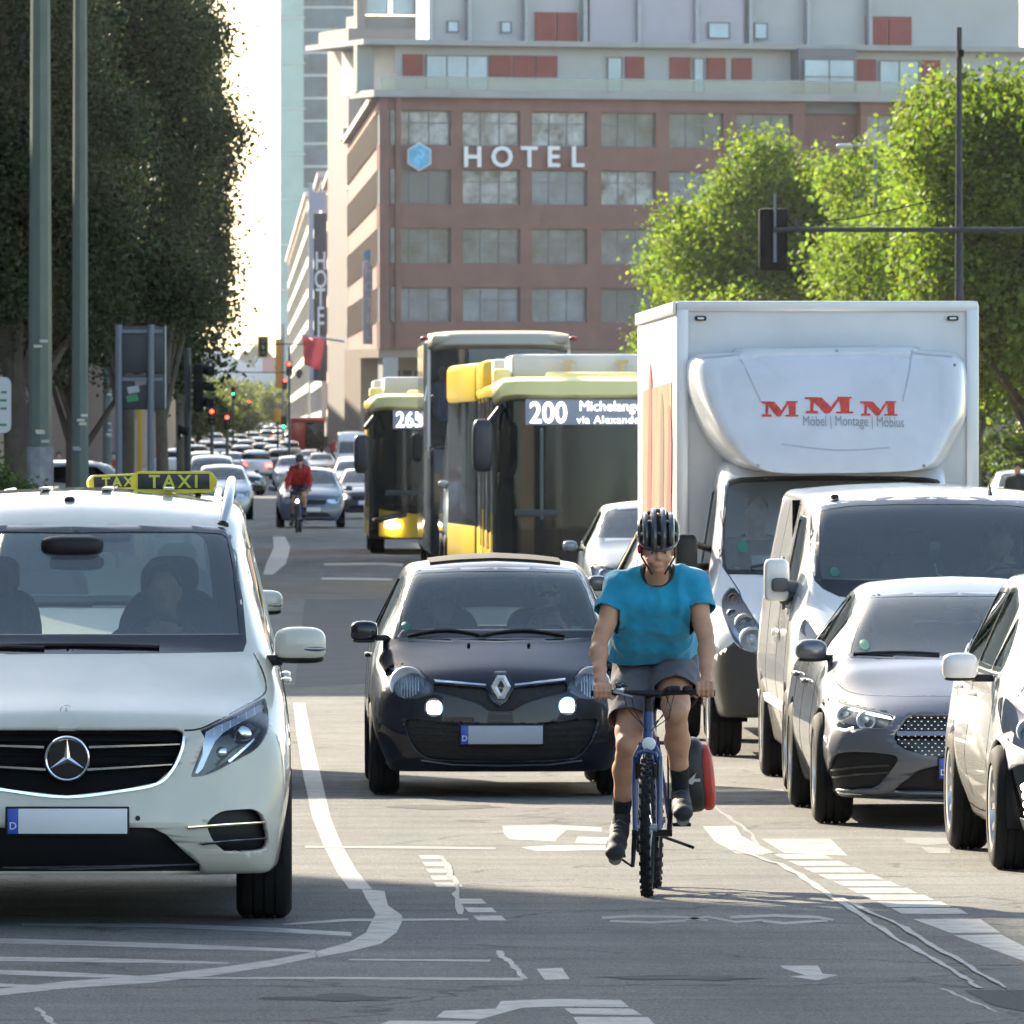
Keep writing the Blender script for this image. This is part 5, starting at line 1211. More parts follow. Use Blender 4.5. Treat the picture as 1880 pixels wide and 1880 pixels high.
# ---- grey saloon coupe
def cla():
    GP = paint('grey_metallic', (.14, .145, .165), flake=.5, rough=.32)
    c = Car('saloon_car', 'dark grey saloon with a studded grille, between the white van and the white people carrier', 'car', 4.17, 59.7)
    c.hull([(0, .17, .78, .86, .42, .80, .58, .60, .655, .68), (.12, .165, .80, .88, .43, .82, .64, .62, .72, .75), (.35, .165, .83, .905, .46, .84, .73, .66, .79, .825), (.7, .17, .84, .915, .5, .855, .80, .69, .88, .915), (1.0, .17, .84, .915, .5, .86, .845, .70, .935, .975), (1.08, .17, .84, .915, .5, .86, .85, .695, .965, 1.01),
            (1.8, .17, .84, .915, .5, .855, .90, .54, 1.31, 1.345), (2.3, .17, .84, .915, .5, .855, .91, .55, 1.385, 1.425), (3.0, .17, .84, .915, .5, .855, .92, .54, 1.36, 1.40), (3.9, .18, .84, .91, .52, .85, .93, .56, 1.10, 1.14), (4.3, .22, .83, .90, .54, .84, .9, .62, .98, 1.0), (4.69, .34, .76, .84, .56, .78, .82, .6, .90, .93)],
           step=.05, nose=.42, npow=2.6, zprof=((0, .12), (.2, .02), (.4, .0), (.6, .06), (.75, .16), (1, .2), (2, .2)), rf=.07, decay=1.1)
    Z = lambda p, dy=0: c.F(zs(2.35, 1340, 840, p), dy)
    def left(p): return [(-x, z) for x, z in p][::-1]
    ws = Z([(1025, 590, 1.72), (800, 590, 1.74), (610, 597, 1.74), (592, 604, 1.74), (565, 680, 1.5), (535, 770, 1.25), (517, 840, 1.08), (522, 856, 1.04), (700, 862, 1.0), (1025, 864, 1.0)]); ws[0] = (0, ws[0][1]); ws[-1] = (0, ws[-1][1])
    full = [(-x, z) for x, z in ws] + ws[::-1][1:-1]; g = c.piece('windscreen', c.cut(full), GLS, inset=.004); c.decal('windscreen_frame', strip(full + [full[0]], .02), GLOSSB, off=0, thick=.002, parent=g)
    q = Z([(583, 808, 1.15)])[0]; c.decal('round_sticker', arc_pts(q, .03, 0, 345, 20), M('green_sticker', (.03, .17, .12), .5), parent=g, thick=.0015, off=.001)
    sidewins(c, [[(1.45, .95), (2.45, .96), (2.45, 1.32), (2.15, 1.31), (1.75, 1.16)], [(2.53, .96), (3.5, 1.0), (3.1, 1.26), (2.53, 1.31)]])
    c.piece('rear_window', c.cut(rpoly([(-.62, 1.13), (.62, 1.13), (.46, 1.36), (-.46, 1.36)], .05), 'y', lambda cc, nn: nn.y > .02 and cc.y > 2.6), glass('rear_glass'))
    hl = curve(left(Z([(430, 1075), (445, 1062), (500, 1062), (590, 1084), (700, 1110), (716, 1125), (690, 1165), (655, 1173), (600, 1172), (545, 1180), (500, 1188), (470, 1165), (442, 1105)])), 2)
    hp = [(-x, z) for x, z in Z([(520, 1120), (600, 1140)])]
    st = left(Z([(445, 1072), (470, 1068), (640, 1108), (700, 1122), (710, 1135), (640, 1122), (560, 1102), (475, 1084)])); st2 = left(Z([(455, 1130), (480, 1172), (510, 1178), (545, 1166), (545, 1176), (505, 1186), (472, 1176)]))
    lampset(c, hl, M('lamp_dark', (.05, .055, .06), .3), [(hp[0][0], hp[0][1], .05, SILVERREF), (hp[1][0], hp[1][1], .05, SILVERREF)], strips=[st, st2], smat=DRL)
    gr = Z([(1025, 1108), (930, 1110), (790, 1113), (765, 1125), (735, 1170), (712, 1205), (722, 1235), (760, 1262), (840, 1284), (940, 1294), (1025, 1296)]); gr[0] = (0, gr[0][1]); gr[-1] = (0, gr[-1][1])
    gf = [(-x, z) for x, z in gr] + gr[::-1][1:-1]; gp = c.piece('grille', c.cut(gf), GLOSSB, depth=.04, thick=0)
    m = MB(); zz = [z for _, z in gr]; z0, z1 = min(zz), max(zz)
    k = 0; z = z0 + .018
    while z < z1 - .01:
        x = (k % 2) * .019
        while x < .52:
            for sg in (1, -1):
                if inpoly((sg * x * 1.04, z), gf):
                    h = c.full.ray_cast(Vector((sg * x, -3, z)), Vector((0, 1, 0)))[0]; m.box((sg * x, h.y + .028, z), (.009, .008, .005))
            x += .038
        z += .021; k += 1
    o = m.build('grille_studs', ALLOY, gp, smooth=0); o.name = 'grille_pattern'
    b = Z([(725, 1192), (1025, 1190)]); c.decal('grille_bar', strip([(-b[0][0] - .0, b[0][1]), (0, b[1][1]), (b[0][0], b[0][1])], .026), M('bar_grey', (.3, .3, .34), .2, metal=.8), parent=gp, off=-.01, thick=.02)
    m = MB(); star3(m, (0, b[1][1]), .085, c.full.ray_cast(Vector((0, -3, b[1][1])), Vector((0, 1, 0)))[0].y - .02); m.build('star_emblem', CHROME, gp)
    si = curve(left(Z([(442, 1400), (448, 1320), (475, 1285), (545, 1273), (690, 1282), (728, 1300), (705, 1345), (665, 1395), (610, 1438), (460, 1440)])), 2)
    for sg in (1, -1):
        q = si if sg == 1 else mirx(si); f = c.piece('side_intake', c.cut(q), BLACKP, depth=.05, thick=0)
        for yy in (1330, 1362): c.decal('intake_fin', strip([(sg * -x, z) for x, z in Z([(450, yy + 28), (560, yy + 10), (690, yy)])], .012), GLOSSB, parent=f, off=-.01, thick=.015)
    li = Z([(1025, 1330), (900, 1328), (820, 1350), (760, 1395), (715, 1435), (700, 1450), (1025, 1455)]); li[0] = (0, li[0][1]); li[-1] = (0, li[-1][1])
    c.piece('lower_intake', c.cut([(-x, z) for x, z in li] + li[::-1][1:-1]), BLACKP, depth=.05, thick=0)
    cl = Z([(415, 1440), (440, 1454), (640, 1466), (720, 1458), (1025, 1463)]); cl = [(x, z) for x, z in cl] + [(-x, z) for x, z in cl[::-1]]; c.decal('chrome_strip', strip(cl, .009), CHROME, thick=.006)
    pc = Z([(1037, 1342)])[0]; plate(c, .03, pc[1], .52, .115, c.full.ray_cast(Vector((0, -3, pc[1])), Vector((0, 1, 0)))[0].y - .02, WHITEP)
    for sg in (1, -1):
        q = [(sg * abs(x), z) for x, z in Z([(450, 935, .8), (480, 985, .5), (560, 1025, .25), (760, 1033, .12), (1025, 1030, .1)])]; q[-1] = (0, q[-1][1]); c.decal('bonnet_seam', strip(curve(q, 3, False), .006), GLOSSB, off=0, thick=.001)
        m = MB(); 
    pts = []
    m = MB()
    for t in range(9): t /= 8; x = -.66 + .5 * t; z = .985 + .012 * math.sin(t * 3); h = c.full.ray_cast(Vector((x, -3, z)), Vector((0, 1, 0)))[0]; pts.append((x, h.y - .012, z))
    m.tube(pts, .008, 6); m.build('wiper', BLACKP, c.root)
    P = Z([(350, 838, 1.35)])[0]; mirror(c, -P[0], 1.35, P[1] + .01, .19, .13, .14, GP, e=2.6, armz=-.35)
    dash(c, 1.2, .93, 1.4, .5); seats(c, [(2.2, R(-20)), (3.0, R(-15))], xs=(-.36, .36), z0=.5, top=1.22); steering(c, .36, 1.7, .95, .18)
    m = MB(); m.blob((0, 1.85, 1.19), (.24, .04, .06), 3.5); m.blob((0, 1.75, 1.27), (.2, .12, .07), 3.5); m.build('rear_view_mirror', BLACKP, c.root); m = MB(); m.box((0, 2.3, .3), (1.4, 3, .05)); m.build('cabin_floor', INNER, c.root)
    c.arches((.85, 3.58), .355, .325, .915)
    for y in (.85, 3.58):
        for sg in (1, -1): wheel(c.root, sg * .80, y, .325, .225, ALLOY, 10, sg, tw=.45)
    seams(c, (1.4, 2.49, 3.4), .3, .93, [(2.3, .80), (3.3, .82)], GP); c.finish(GP); return c
cla_ = cla()
# ---- white people carrier at the picture edge
WH = paint('white_paint', (.8, .79, .77), rough=.25)
def prius():
    c = Car('people_carrier', 'white people carrier nearest on the outer lane, cut off by the picture edge', 'car', 4.74, 53.2, rz=.014)
    c.hull([(0, .2, .70, .80, .45, .76, .66, .60, .74, .77), (.15, .19, .74, .85, .48, .80, .74, .62, .82, .85), (.5, .18, .78, .885, .5, .83, .86, .64, .95, .99), (.85, .18, .78, .89, .5, .83, .93, .64, 1.05, 1.09), (1.0, .18, .78, .89, .5, .83, .95, .63, 1.12, 1.17),
            (1.9, .18, .78, .89, .5, .825, 1.0, .60, 1.46, 1.51), (2.3, .18, .78, .89, .5, .825, 1.0, .60, 1.51, 1.565), (3.4, .19, .78, .89, .5, .825, 1.01, .58, 1.50, 1.55), (4.1, .2, .77, .88, .52, .81, 1.0, .54, 1.41, 1.46), (4.61, .3, .7, .8, .55, .74, .95, .5, 1.1, 1.15)],
           step=.05, nose=.5, npow=2.4, zprof=((0, .05), (.3, 0), (.6, .04), (.8, .14), (1, .2), (2, .2)), rf=.08, decay=1.1)
    full = rpoly([(-.70, 1.08), (.70, 1.08), (.60, 1.45), (-.60, 1.45)], .06); g = c.piece('windscreen', c.cut(full), GLS, inset=.004)
    sidewins(c, [[(1.35, 1.03), (1.75, 1.03), (1.75, 1.3), (1.62, 1.22)], [(1.80, 1.03), (2.62, 1.04), (2.62, 1.43), (2.25, 1.44), (1.90, 1.35)], [(2.69, 1.04), (3.5, 1.07), (3.5, 1.42), (2.69, 1.43)], [(3.57, 1.08), (4.0, 1.14), (3.9, 1.36), (3.57, 1.40)]])
    for sg in (1, -1): c.decal('chrome_strip', strip([(1.4, 1.0), (2.6, 1.01), (3.5, 1.04), (4.05, 1.11)], .016), CHROME, axis='x', side=sg, thick=.005)
    c.piece('rear_window', c.cut(rpoly([(-.52, 1.1), (.52, 1.1), (.46, 1.38), (-.46, 1.38)], .05), 'y', lambda cc, nn: nn.y > .02 and cc.y > 4), glass('rear_glass'))
    hl = curve([(.50, .68), (.62, .73), (.74, .82), (.82, .90), (.845, .84), (.84, .72), (.80, .66), (.66, .62)], 3); lampset(c, hl, M('lamp_bright', (.75, .78, .82), .3, metal=.3), [(.72, .73, .06, SILVERREF)], depth=.03)
    fg = curve([(.62, .52), (.70, .56), (.80, .56), (.84, .48), (.82, .33), (.74, .27), (.66, .30)], 3)
    for sg in (1, -1):
        q = fg if sg == 1 else mirx(fg); f = c.piece('lamp_recess', c.cut(q), GLOSSB, depth=.04, thick=0)
        for k in range(4): p = (sg * (.735 + .006 * k), .31 + .045 * k); c.decal('running_lamp', arc_pts(p, .022, 0, 345, 14), LAMPON, parent=f, off=-.03, thick=.02)
    li = rpoly([(-.55, .30), (.55, .30), (.60, .50), (.4, .56), (-.4, .56), (-.6, .50)], .05); c.piece('lower_grille', c.cut(li), BLACKP, depth=.05, thick=0)
    plate(c, 0, .47, .52, .115, -.03, WHITEP)
    for sg in (1, -1):
        c.decal('bonnet_seam', strip([(sg * .66, 1.03), (sg * .72, .95), (sg * .78, .88)], .007), GLOSSB, off=0, thick=.001)
    mirror(c, 1.0, 1.5, 1.045, .195, .145, .14, WH, e=3.2, armz=-.42)
    dash(c, 1.3, 1.03, 1.4, .6); seats(c, [(2.3, R(-14)), (3.2, R(-10))], xs=(-.38, .38), z0=.6, top=1.32); steering(c, .36, 1.85, 1.05, .18); m = MB(); m.box((0, 2.5, .3), (1.5, 3, .05)); m.build('cabin_floor', INNER, c.root)
    c.arches((.85, 3.6), .355, .325, .89)
    for y in (.85, 3.6):
        for sg in (1, -1): wheel(c.root, sg * .785, y, .325, .215, ALLOY, 10, sg, tw=.5)
    seams(c, (1.3, 2.66, 3.55), .32, 1.02, [(2.45, .88), (3.35, .9)], WH)
    for sg in (1, -1): c.decal('sill_line', strip([(1.2, .27), (2.5, .255), (3.25, .27)], .008), GLOSSB, axis='x', side=sg, off=0, thick=.0015)
    c.finish(WH); return c
prius_ = prius()
# ---- white panel van
def trafic():
    c = Car('panel_van', 'white panel van with big square mirrors, standing behind the grey saloon', 'van', 4.34, 65.0)
    c.hull([(0, .24, .86, .93, .6, .90, .78, .70, .86, .89), (.12, .23, .88, .955, .62, .92, .86, .73, .96, .99), (.4, .23, .90, .975, .65, .935, .98, .78, 1.10, 1.135), (.58, .23, .90, .98, .66, .94, 1.04, .80, 1.18, 1.215), (.66, .23, .90, .98, .66, .94, 1.06, .80, 1.22, 1.26),
            (1.35, .23, .90, .98, .7, .94, 1.15, .74, 1.80, 1.84), (1.6, .23, .90, .98, .7, .94, 1.16, .76, 1.86, 1.91), (2.2, .23, .90, .98, .7, .94, 1.17, .79, 1.895, 1.945), (4.5, .24, .90, .98, .7, .94, 1.17, .79, 1.905, 1.955), (5.1, .3, .88, .96, .7, .92, 1.15, .77, 1.88, 1.93)],
           step=.055, nose=.30, npow=2.8, zprof=((0, .06), (.4, 0), (.7, .03), (1, .08), (2, .08)), rf=.09, decay=1.0)
    Z = lambda p, dy=0: c.F(zs(3.76, 1380, 860, p), dy)
    ws = Z([(1370, 220, 1.33), (1000, 220, 1.33), (700, 230, 1.32), (540, 252, 1.3), (480, 268, 1.28), (452, 292, 1.26), (448, 500, .95), (450, 690, .72), (470, 765, .64), (520, 812, .6), (620, 860, .56), (900, 885, .55), (1370, 890, .54)]); ws[0] = (0, ws[0][1]); ws[-1] = (0, ws[-1][1])
    full = [(-x, z) for x, z in ws] + ws[::-1][1:-1]; g = c.piece('windscreen', c.cut(full), GLS, inset=.005); c.decal('windscreen_frame', strip(full + [full[0]], .05), GLOSSB, off=0, thick=.002, parent=g)
    b = Z([(470, 765, .64), (620, 855, .56)]); c.decal('windscreen_base', [(-b[0][0], b[0][1]), (b[0][0], b[0][1]), (b[1][0], b[1][1]), (-b[1][0], b[1][1])], GLOSSB, off=0, thick=.0025, parent=g)
    q = Z([(580, 715, .75)])[0]; c.decal('round_sticker', arc_pts(q, .03, 0, 345, 20), M('green_sticker', (.03, .17, .12), .5), parent=g, thick=.0015, off=.001)
    sidewins(c, [[(1.12, 1.17), (2.0, 1.18), (2.02, 1.74), (1.62, 1.73)]]); 
    for sg in (1, -1):
        c.decal('panel_seam', strip([(2.12, .35), (2.12, 1.82), (3.4, 1.84), (3.4, .35)], .008), GLOSSB, axis='x', side=sg, off=0, thick=.0015)
        c.decal('panel_seam', strip([(1.05, .4), (1.05, 1.15)], .008), GLOSSB, axis='x', side=sg, off=0, thick=.0015); c.decal('side_moulding', strip([(1.4, .52), (4.6, .54)], .05), M('white_plastic', (.6, .6, .6), .5), axis='x', side=sg, thick=.012)
        m = MB(); m.blob((sg * .985, 1.95, 1.0), (.05, .22, .05), 3); m.build('door_handle', WH, c.root)
    hl = curve([(.62, .78), (.70, .84), (.80, 1.02), (.86, 1.10), (.90, 1.0), (.90, .84), (.84, .75), (.72, .73)], 3); lampset(c, hl, M('lamp_bright', (.75, .78, .82), .3, metal=.3), [(.77, .86, .07, SILVERREF)], depth=.025)
    c.piece('grille', c.cut(rpoly([(-.5, .66), (.5, .66), (.52, .76), (-.52, .76)], .03)), BLACKP, depth=.04, thick=0); c.piece('lower_grille', c.cut(rpoly([(-.6, .3), (.6, .3), (.55, .5), (-.55, .5)], .03)), BLACKP, depth=.04, thick=0); plate(c, 0, .58, .52, .115, -.03, WHITEP)
    P = Z([(170, 770, 1.2)])[0]
    for sg in (1, -1):
        m = MB(); m.blob((sg * abs(P[0]), 1.2, P[1] + .0), (.165, .15, .275), 5); o = m.build('wing_mirror', WH, c.root); m = MB(); m.blob((sg * (abs(P[0]) - .02), 1.12, P[1] - .03), (.11, .06, .09), 4)
        m.tube([(sg * (abs(P[0]) - .04), 1.15, P[1] - .03), (sg * (abs(P[0]) - .12), 1.17, P[1] - .05), (sg * .97, 1.25, P[1] - .1)], [.04, .05, .07], 8); m.box((sg * .965, 1.28, P[1] - .02), (.02, .16, .34), bev=.008); m.build('mirror_arm', M('mirror_grey', (.10, .10, .105), .5), o)
    for (x, nm) in ((-.62, 'roof_lamp'), (.38, 'aerial')):
        m = MB(); h = c.full.ray_cast(Vector((x, 1.55, 3)), Vector((0, 0, -1)))[0]
        if nm == 'aerial': m.tube([(x, 1.55, h.z - .01), (x, 1.62, h.z + .06)], [.02, .006], 8)
        else: m.blob((x, 1.55, h.z + .01), (.055, .08, .03), 3)
        m.build(nm, BLACKP, c.root)
    dash(c, .75, 1.2, 1.6, .6); seats(c, [(1.9, R(-10))], xs=(-.55, -.1, .5), z0=.85, top=1.62); steering(c, .5, 1.35, 1.25, .2)
    m = MB(); m.add([(x, 1.28 + .02 * (i % 2), 1.245 + .03 * (i % 3 == 1)) for i, x in enumerate((-.55, -.42, -.33, -.26, -.2, -.12, -.02))] + [(x, 1.3, 1.2) for x in (-.55, -.42, -.33, -.26, -.2, -.12, -.02)], [(i, i + 1, i + 8, i + 7) for i in range(6)]); m.build('crumpled_paper', WHITEP, c.root)
    m = MB(); m.box((0, 2.1, .35), (1.6, 3, .05)); m.box((0, 2.35, 1.1), (1.7, .04, 1.5)); m.build('cabin_floor', INNER, c.root)
    c.arches((.93, 4.03), .37, .335, .98)
    for y in (.93, 4.03):
        for sg in (1, -1): wheel(c.root, sg * .865, y, .335, .22, ALLOY, 0, sg)
    c.finish(WH); return c
trafic_ = trafic()
# ---------------------------------------------------------------- removal truck
def truck():
    TW = paint('truck_white', (.66, .68, .72), rough=.3); BOXW = M('box_white', (.6, .6, .615), .38, coat=.3, var=.09, scale=1.7)
    t = Car('box_truck', 'white removal truck with tall box, red letters on its roof spoiler', 'truck', 4.12, 72.5)
    c = t
    c.hull([(0, .3, .80, .88, .6, .86, .80, .70, .88, .91), (.15, .29, .84, .92, .65, .90, .92, .72, .98, 1.01), (.45, .28, .86, .945, .7, .91, 1.05, .76, 1.12, 1.16), (.62, .28, .88, .95, .7, .92, 1.12, .80, 1.22, 1.27), (.70, .28, .88, .95, .7, .92, 1.15, .81, 1.28, 1.33),
            (1.35, .28, .88, .95, .75, .93, 1.25, .79, 1.97, 2.01), (1.6, .28, .88, .95, .75, .93, 1.26, .80, 2.06, 2.10), (2.2, .28, .88, .95, .75, .93, 1.27, .80, 2.10, 2.15), (2.4, .28, .88, .95, .75, .93, 1.27, .80, 2.10, 2.15)],
           step=.06, nose=.28, npow=2.8, zprof=((0, .05), (.5, 0), (.8, .03), (1.1, .08), (2, .08)), rf=.09, decay=1.0)
    Z3 = lambda p, dy=0: c.F(zs(2.54, 1140, 540, p), dy); Z4 = lambda p, dy=0: c.F(zs(4.947, 1180, 1060, p), dy)
    ws = Z3([(1010, 857, 1.33), (700, 860, 1.33), (560, 866, 1.32), (510, 875, 1.3), (488, 900, 1.25), (480, 1000, 1.05), (473, 1180, .75), (478, 1255, .68), (500, 1296, .66), (1010, 1300, .65)]); ws[0] = (0, ws[0][1]); ws[-1] = (0, ws[-1][1])
    full = [(-x, z) for x, z in ws] + ws[::-1][1:-1]; g = c.piece('windscreen', c.cut(full), GLS, inset=.005); c.decal('windscreen_frame', strip(full + [full[0]], .035), GLOSSB, off=0, thick=.002, parent=g)
    q = Z3([(572, 1180, .8)])[0]; c.decal('round_sticker', arc_pts(q, .04, 0, 345, 20), M('green_sticker', (.03, .17, .12), .5), parent=g, thick=.0015, off=.001)
    sidewins(c, [[(1.05, 1.28), (1.95, 1.28), (1.95, 1.88), (1.5, 1.88)]])
    hl = curve([(-x, z) for x, z in Z4([(870, 105), (800, 140), (755, 215), (755, 320), (790, 450), (835, 570), (900, 640), (990, 685), (1090, 700), (1110, 620), (1100, 500), (1040, 390), (960, 240)])][::-1], 2)
    lp = [(-x, z) for x, z in Z4([(940, 425), (1000, 570), (860, 205), (840, 345)])]
    lampset(c, hl, M('lamp_silver', (.6, .64, .72), .25, metal=.6), [(lp[0][0], lp[0][1], .062, SILVERREF), (lp[1][0], lp[1][1], .08, SILVERREF), (lp[2][0], lp[2][1], .035, M('amber_lens', (.6, .35, .2), .3)), (lp[3][0], lp[3][1], .035, SILVERREF)])
    lb = Z4([(640, 745), (700, 700), (840, 590), (870, 625), (940, 668), (1040, 698), (1300, 720), (2200, 720)]); lb[-1] = (0, lb[-2][1]); 
    low = [(-x, z) for x, z in [(-x, z) for x, z in lb]]
    poly = [(lb[0][0] - .1, lb[0][1])] + lb; poly = poly + [(-x, z) for x, z in poly[::-1]][1:] + [(1.2, .1), (-1.2, .1)]
    c.piece('bumper', c.cut(poly, 'y', lambda cc, nn: cc.y < .55 and nn.y < .5), M('bumper_grey', (.03, .031, .033), .45, bump=.1, bscale=120), thick=.02)
    for sg in (1, -1):
        q = [(sg * abs(x), z) for x, z in Z3([(500, 1300, .65), (560, 1390, .4), (590, 1500, .25)])]; c.decal('bonnet_seam', strip(q, .008), GLOSSB, off=0, thick=.001)
        m = MB(); m.blob((sg * 1.06, 1.1, 1.42), (.16, .14, .30), 5); o = m.build('wing_mirror', BLACKP, c.root); m = MB(); m.tube([(sg * 1.0, 1.12, 1.5), (sg * .85, 1.25, 1.45)], .025, 8); m.tube([(sg * 1.0, 1.12, 1.33), (sg * .85, 1.25, 1.35)], .03, 8); m.build('mirror_arm', BLACKP, o)
    for sg in (1,): 
        m = MB(); pts = []
        for k in range(9): k /= 8; x = -.62 + .6 * k; z = 1.34 + .05 * math.sin(k * 2); h = c.full.ray_cast(Vector((x, -3, z)), Vector((0, 1, 0)))[0]; pts.append((x, h.y - .02, z))
        m.tube(pts, .01, 6); m.build('wiper', BLACKP, c.root)
    dash(c, .85, 1.28, 1.5, .5); seats(c, [(2.0, R(-10))], xs=(-.5, .5), z0=.9, top=1.75); steering(c, .45, 1.45, 1.35, .2); m = MB(); m.box((0, 1.6, .5), (1.6, 1.5, .05)); m.box((0, 2.36, 1.2), (1.6, .04, 1.6)); m.build('cabin_floor', INNER, c.root)
    m = MB(); m.box((-.45, .95, 1.36), (.3, .2, .006), rot=Matrix.Rotation(R(35), 3, 'X')); m.build('paper_sheet', WHITEP, c.root)
    c.arches((.95,), .38, .35, .95); c.finish(TW)
    for sg in (1, -1): wheel(c.root, sg * .80, .95, .35, .235, GALV, 0, sg)
    for y in (5.0,):
        for sg in (1, -1): wheel(c.root, sg * .90, y, .35, .2, GALV, 0, sg); wheel(c.root, sg * .66, y, .35, .2, GALV, 0, sg)
    # box
    bx0, bx1, by0, by1, bz0, bz1 = -1.10, 1.085, 2.0, 9.4, .75, 3.24
    m = MB(); m.box(((bx0 + bx1) / 2, (by0 + by1) / 2, (bz0 + bz1) / 2), (bx1 - bx0, by1 - by0, bz1 - bz0), bev=.03); bx = m.build('cargo_box', BOXW, c.root)
    al = M('box_trim', (.62, .63, .66), .35, metal=.3)
    m = MB()
    m.box(((bx0 + bx1) / 2, by0 - .006, bz1 - .04), (bx1 - bx0 - .02, .02, .075), bev=.006); m.build('top_rail', al, bx)
    for x in (bx0 + .05, bx1 - .05): m = MB(); m.box((x, by0 - .008, 2.0), (.085, .024, 2.36), bev=.006); m.build('corner_rail', al, bx)
    for z in (bz1 - .05, bz0 + .05): m = MB(); m.box((bx0 - .008, (by0 + by1) / 2, z), (.024, by1 - by0, .09), bev=.006); m.build('side_rail', al, bx)
    for x in (bx0 + .18, bx1 - .19):
        m = MB(); m.blob((x, by0 - .012, bz1 - .125), (.085, .03, .035), 4); o = m.build('marker_lamp', BLACKP, bx); m = MB(); m.blob((x, by0 - .03, bz1 - .125), (.05, .01, .014), 4); m.build('lamp_lens', M('lens_clear', (.7, .72, .72), .2), o)
    # faded pictures on the sunlit side
    def smear(poly, mat, nm, d=.006):
        m = MB(); m.prism(poly, 'x', bx0 - d, bx0 + .01); return m.build(nm, mat, bx)
    smear(rpoly([(by0 + .6, 1.1), (by1 - 1.2, 1.0), (by1 - 1.2, 2.62), (by0 + .6, 2.66)], .05), M('faded_tan', (.24, .17, .10), .5, var=.3, scale=2.5), 'side_picture')
    rr = random.Random(3); red = M('faded_red', (.26, .05, .045), .5, var=.4, scale=5); br = M('faded_brown', (.14, .08, .05), .5, var=.4, scale=5)
    for k in range(3):
        y = by0 + .25 + k * (.9 + .5 * k) + rr.uniform(-.1, .1); z1 = 2.2 + rr.uniform(-.3, .8); w_ = rr.uniform(1.2, 1.9); pts = curve([(y, .95), (y + w_ * .4, 1.3), (y + w_ * .2, z1 - .3), (y + w_ * .5, z1), (y + w_ * .7, z1 - .4), (y + w_, 1.2), (y + w_ * .8, .95)], 3)
        smear(pts, red if k % 2 == 0 else br, 'painted_figure', .009)
    # roof spoiler
    ol = zs(2.54, 1140, 540, [(305, 330), (328, 292), (380, 277), (510, 270), (550, 252), (800, 247), (1100, 243), (1370, 245), (1400, 262), (1540, 268), (1588, 298), (1610, 360), (1607, 560), (1575, 650), (1540, 720), (1510, 770), (1480, 800), (1380, 824), (1000, 832), (650, 832), (540, 812), (480, 775), (440, 735), (380, 650), (335, 540), (308, 430)])
    base = c.F(curve(ol, 3), 2.0); zc = 2.3; n = len(base); V = []; K = 14
    for k in range(K + 1):
        tt = k / K; f = math.sin(tt * math.pi / 2); y = 1.99 - 1.0 * math.sin(min(1, tt * 1.0) * math.pi / 2) ** .9; 
        for (x, z) in base:
            sx = 1 - .24 * (tt ** 1.6) * (1 if True else 0); low_ = (2.95 - z) / 1.1
            yy = 1.99 - (.25 + .85 * max(0, min(1, low_))) * (1 - (1 - tt) ** 2.2)
            zz = z - (z - zc) * .10 * tt ** 2.5 if z > zc else z - .0 * tt
            V.append((x * sx, yy, zz))
    Fs = [(k * n + j, k * n + (j + 1) % n, (k + 1) * n + (j + 1) % n, (k + 1) * n + j) for k in range(K) for j in range(n)]
    last = K * n; cur = list(range(last, last + n)); KK = 12
    for k in range(1, KK):
        t2 = 1 - k / KK; nb = len(V)
        for j in range(n):
            x, y, z = V[last + j]; zz = 2.35 + (z - 2.35) * t2; xx = x * t2; lo = max(0, min(1, (2.95 - zz) / 1.1)); bulge = .06 * (1 - t2 * t2)
            V.append((xx, 1.99 - (.25 + .85 * lo) - bulge, zz))
        nw = list(range(nb, nb + n)); Fs += [(cur[j], cur[(j + 1) % n], nw[(j + 1) % n], nw[j]) for j in range(n)]; cur = nw
    V.append((0, 1.99 - (.25 + .85 * .545) - .06, 2.35)); Fs += [(cur[j], cur[(j + 1) % n], len(V) - 1) for j in range(n)]
    sp = mk('roof_spoiler', V, Fs, TW, c.root, 50); bm = bmesh.new(); bm.from_mesh(sp.data); bmesh.ops.recalc_face_normals(bm, faces=bm.faces); bv = BVHTree.FromBMesh(bm); bm.to_mesh(sp.data); bm.free(); shade(sp.data, 50)
    cr = M('crease_shade', (.42, .43, .46), .45)  # slightly darker strips paint the shade of creases on the smooth spoiler
    for q in ([(548, 262), (600, 380), (650, 500)], [(1372, 256), (1345, 380), (1312, 500)], [(740, 700), (1000, 728), (1240, 716)], [(352, 300), (540, 282), (560, 268)], [(1370, 262), (1400, 276), (1560, 290)]):
        c.decal('painted_crease', strip(curve([(x, z) for x, z in c.F(zs(2.54, 1140, 540, q), 1.4)], 4, False), .012), cr, parent=sp, bvh=bv, off=-.001, thick=.003)
    for q in ((360, 320), (1560, 330), (620, 800), (1390, 800), (1010, 262)):
        p = c.F(zs(2.54, 1140, 540, [q]), 1.6)[0]; c.decal('screw_cap', arc_pts(p, .012, 0, 330, 10), M('screw_grey', (.2, .2, .2), .5), parent=sp, bvh=bv, off=0, thick=.004)
    def E(pts): return c.F(zs(2.54, 1140, 540, pts), 1.35)
    RL = M('letter_red', (.62, .06, .04), .45, var=.3, scale=30)
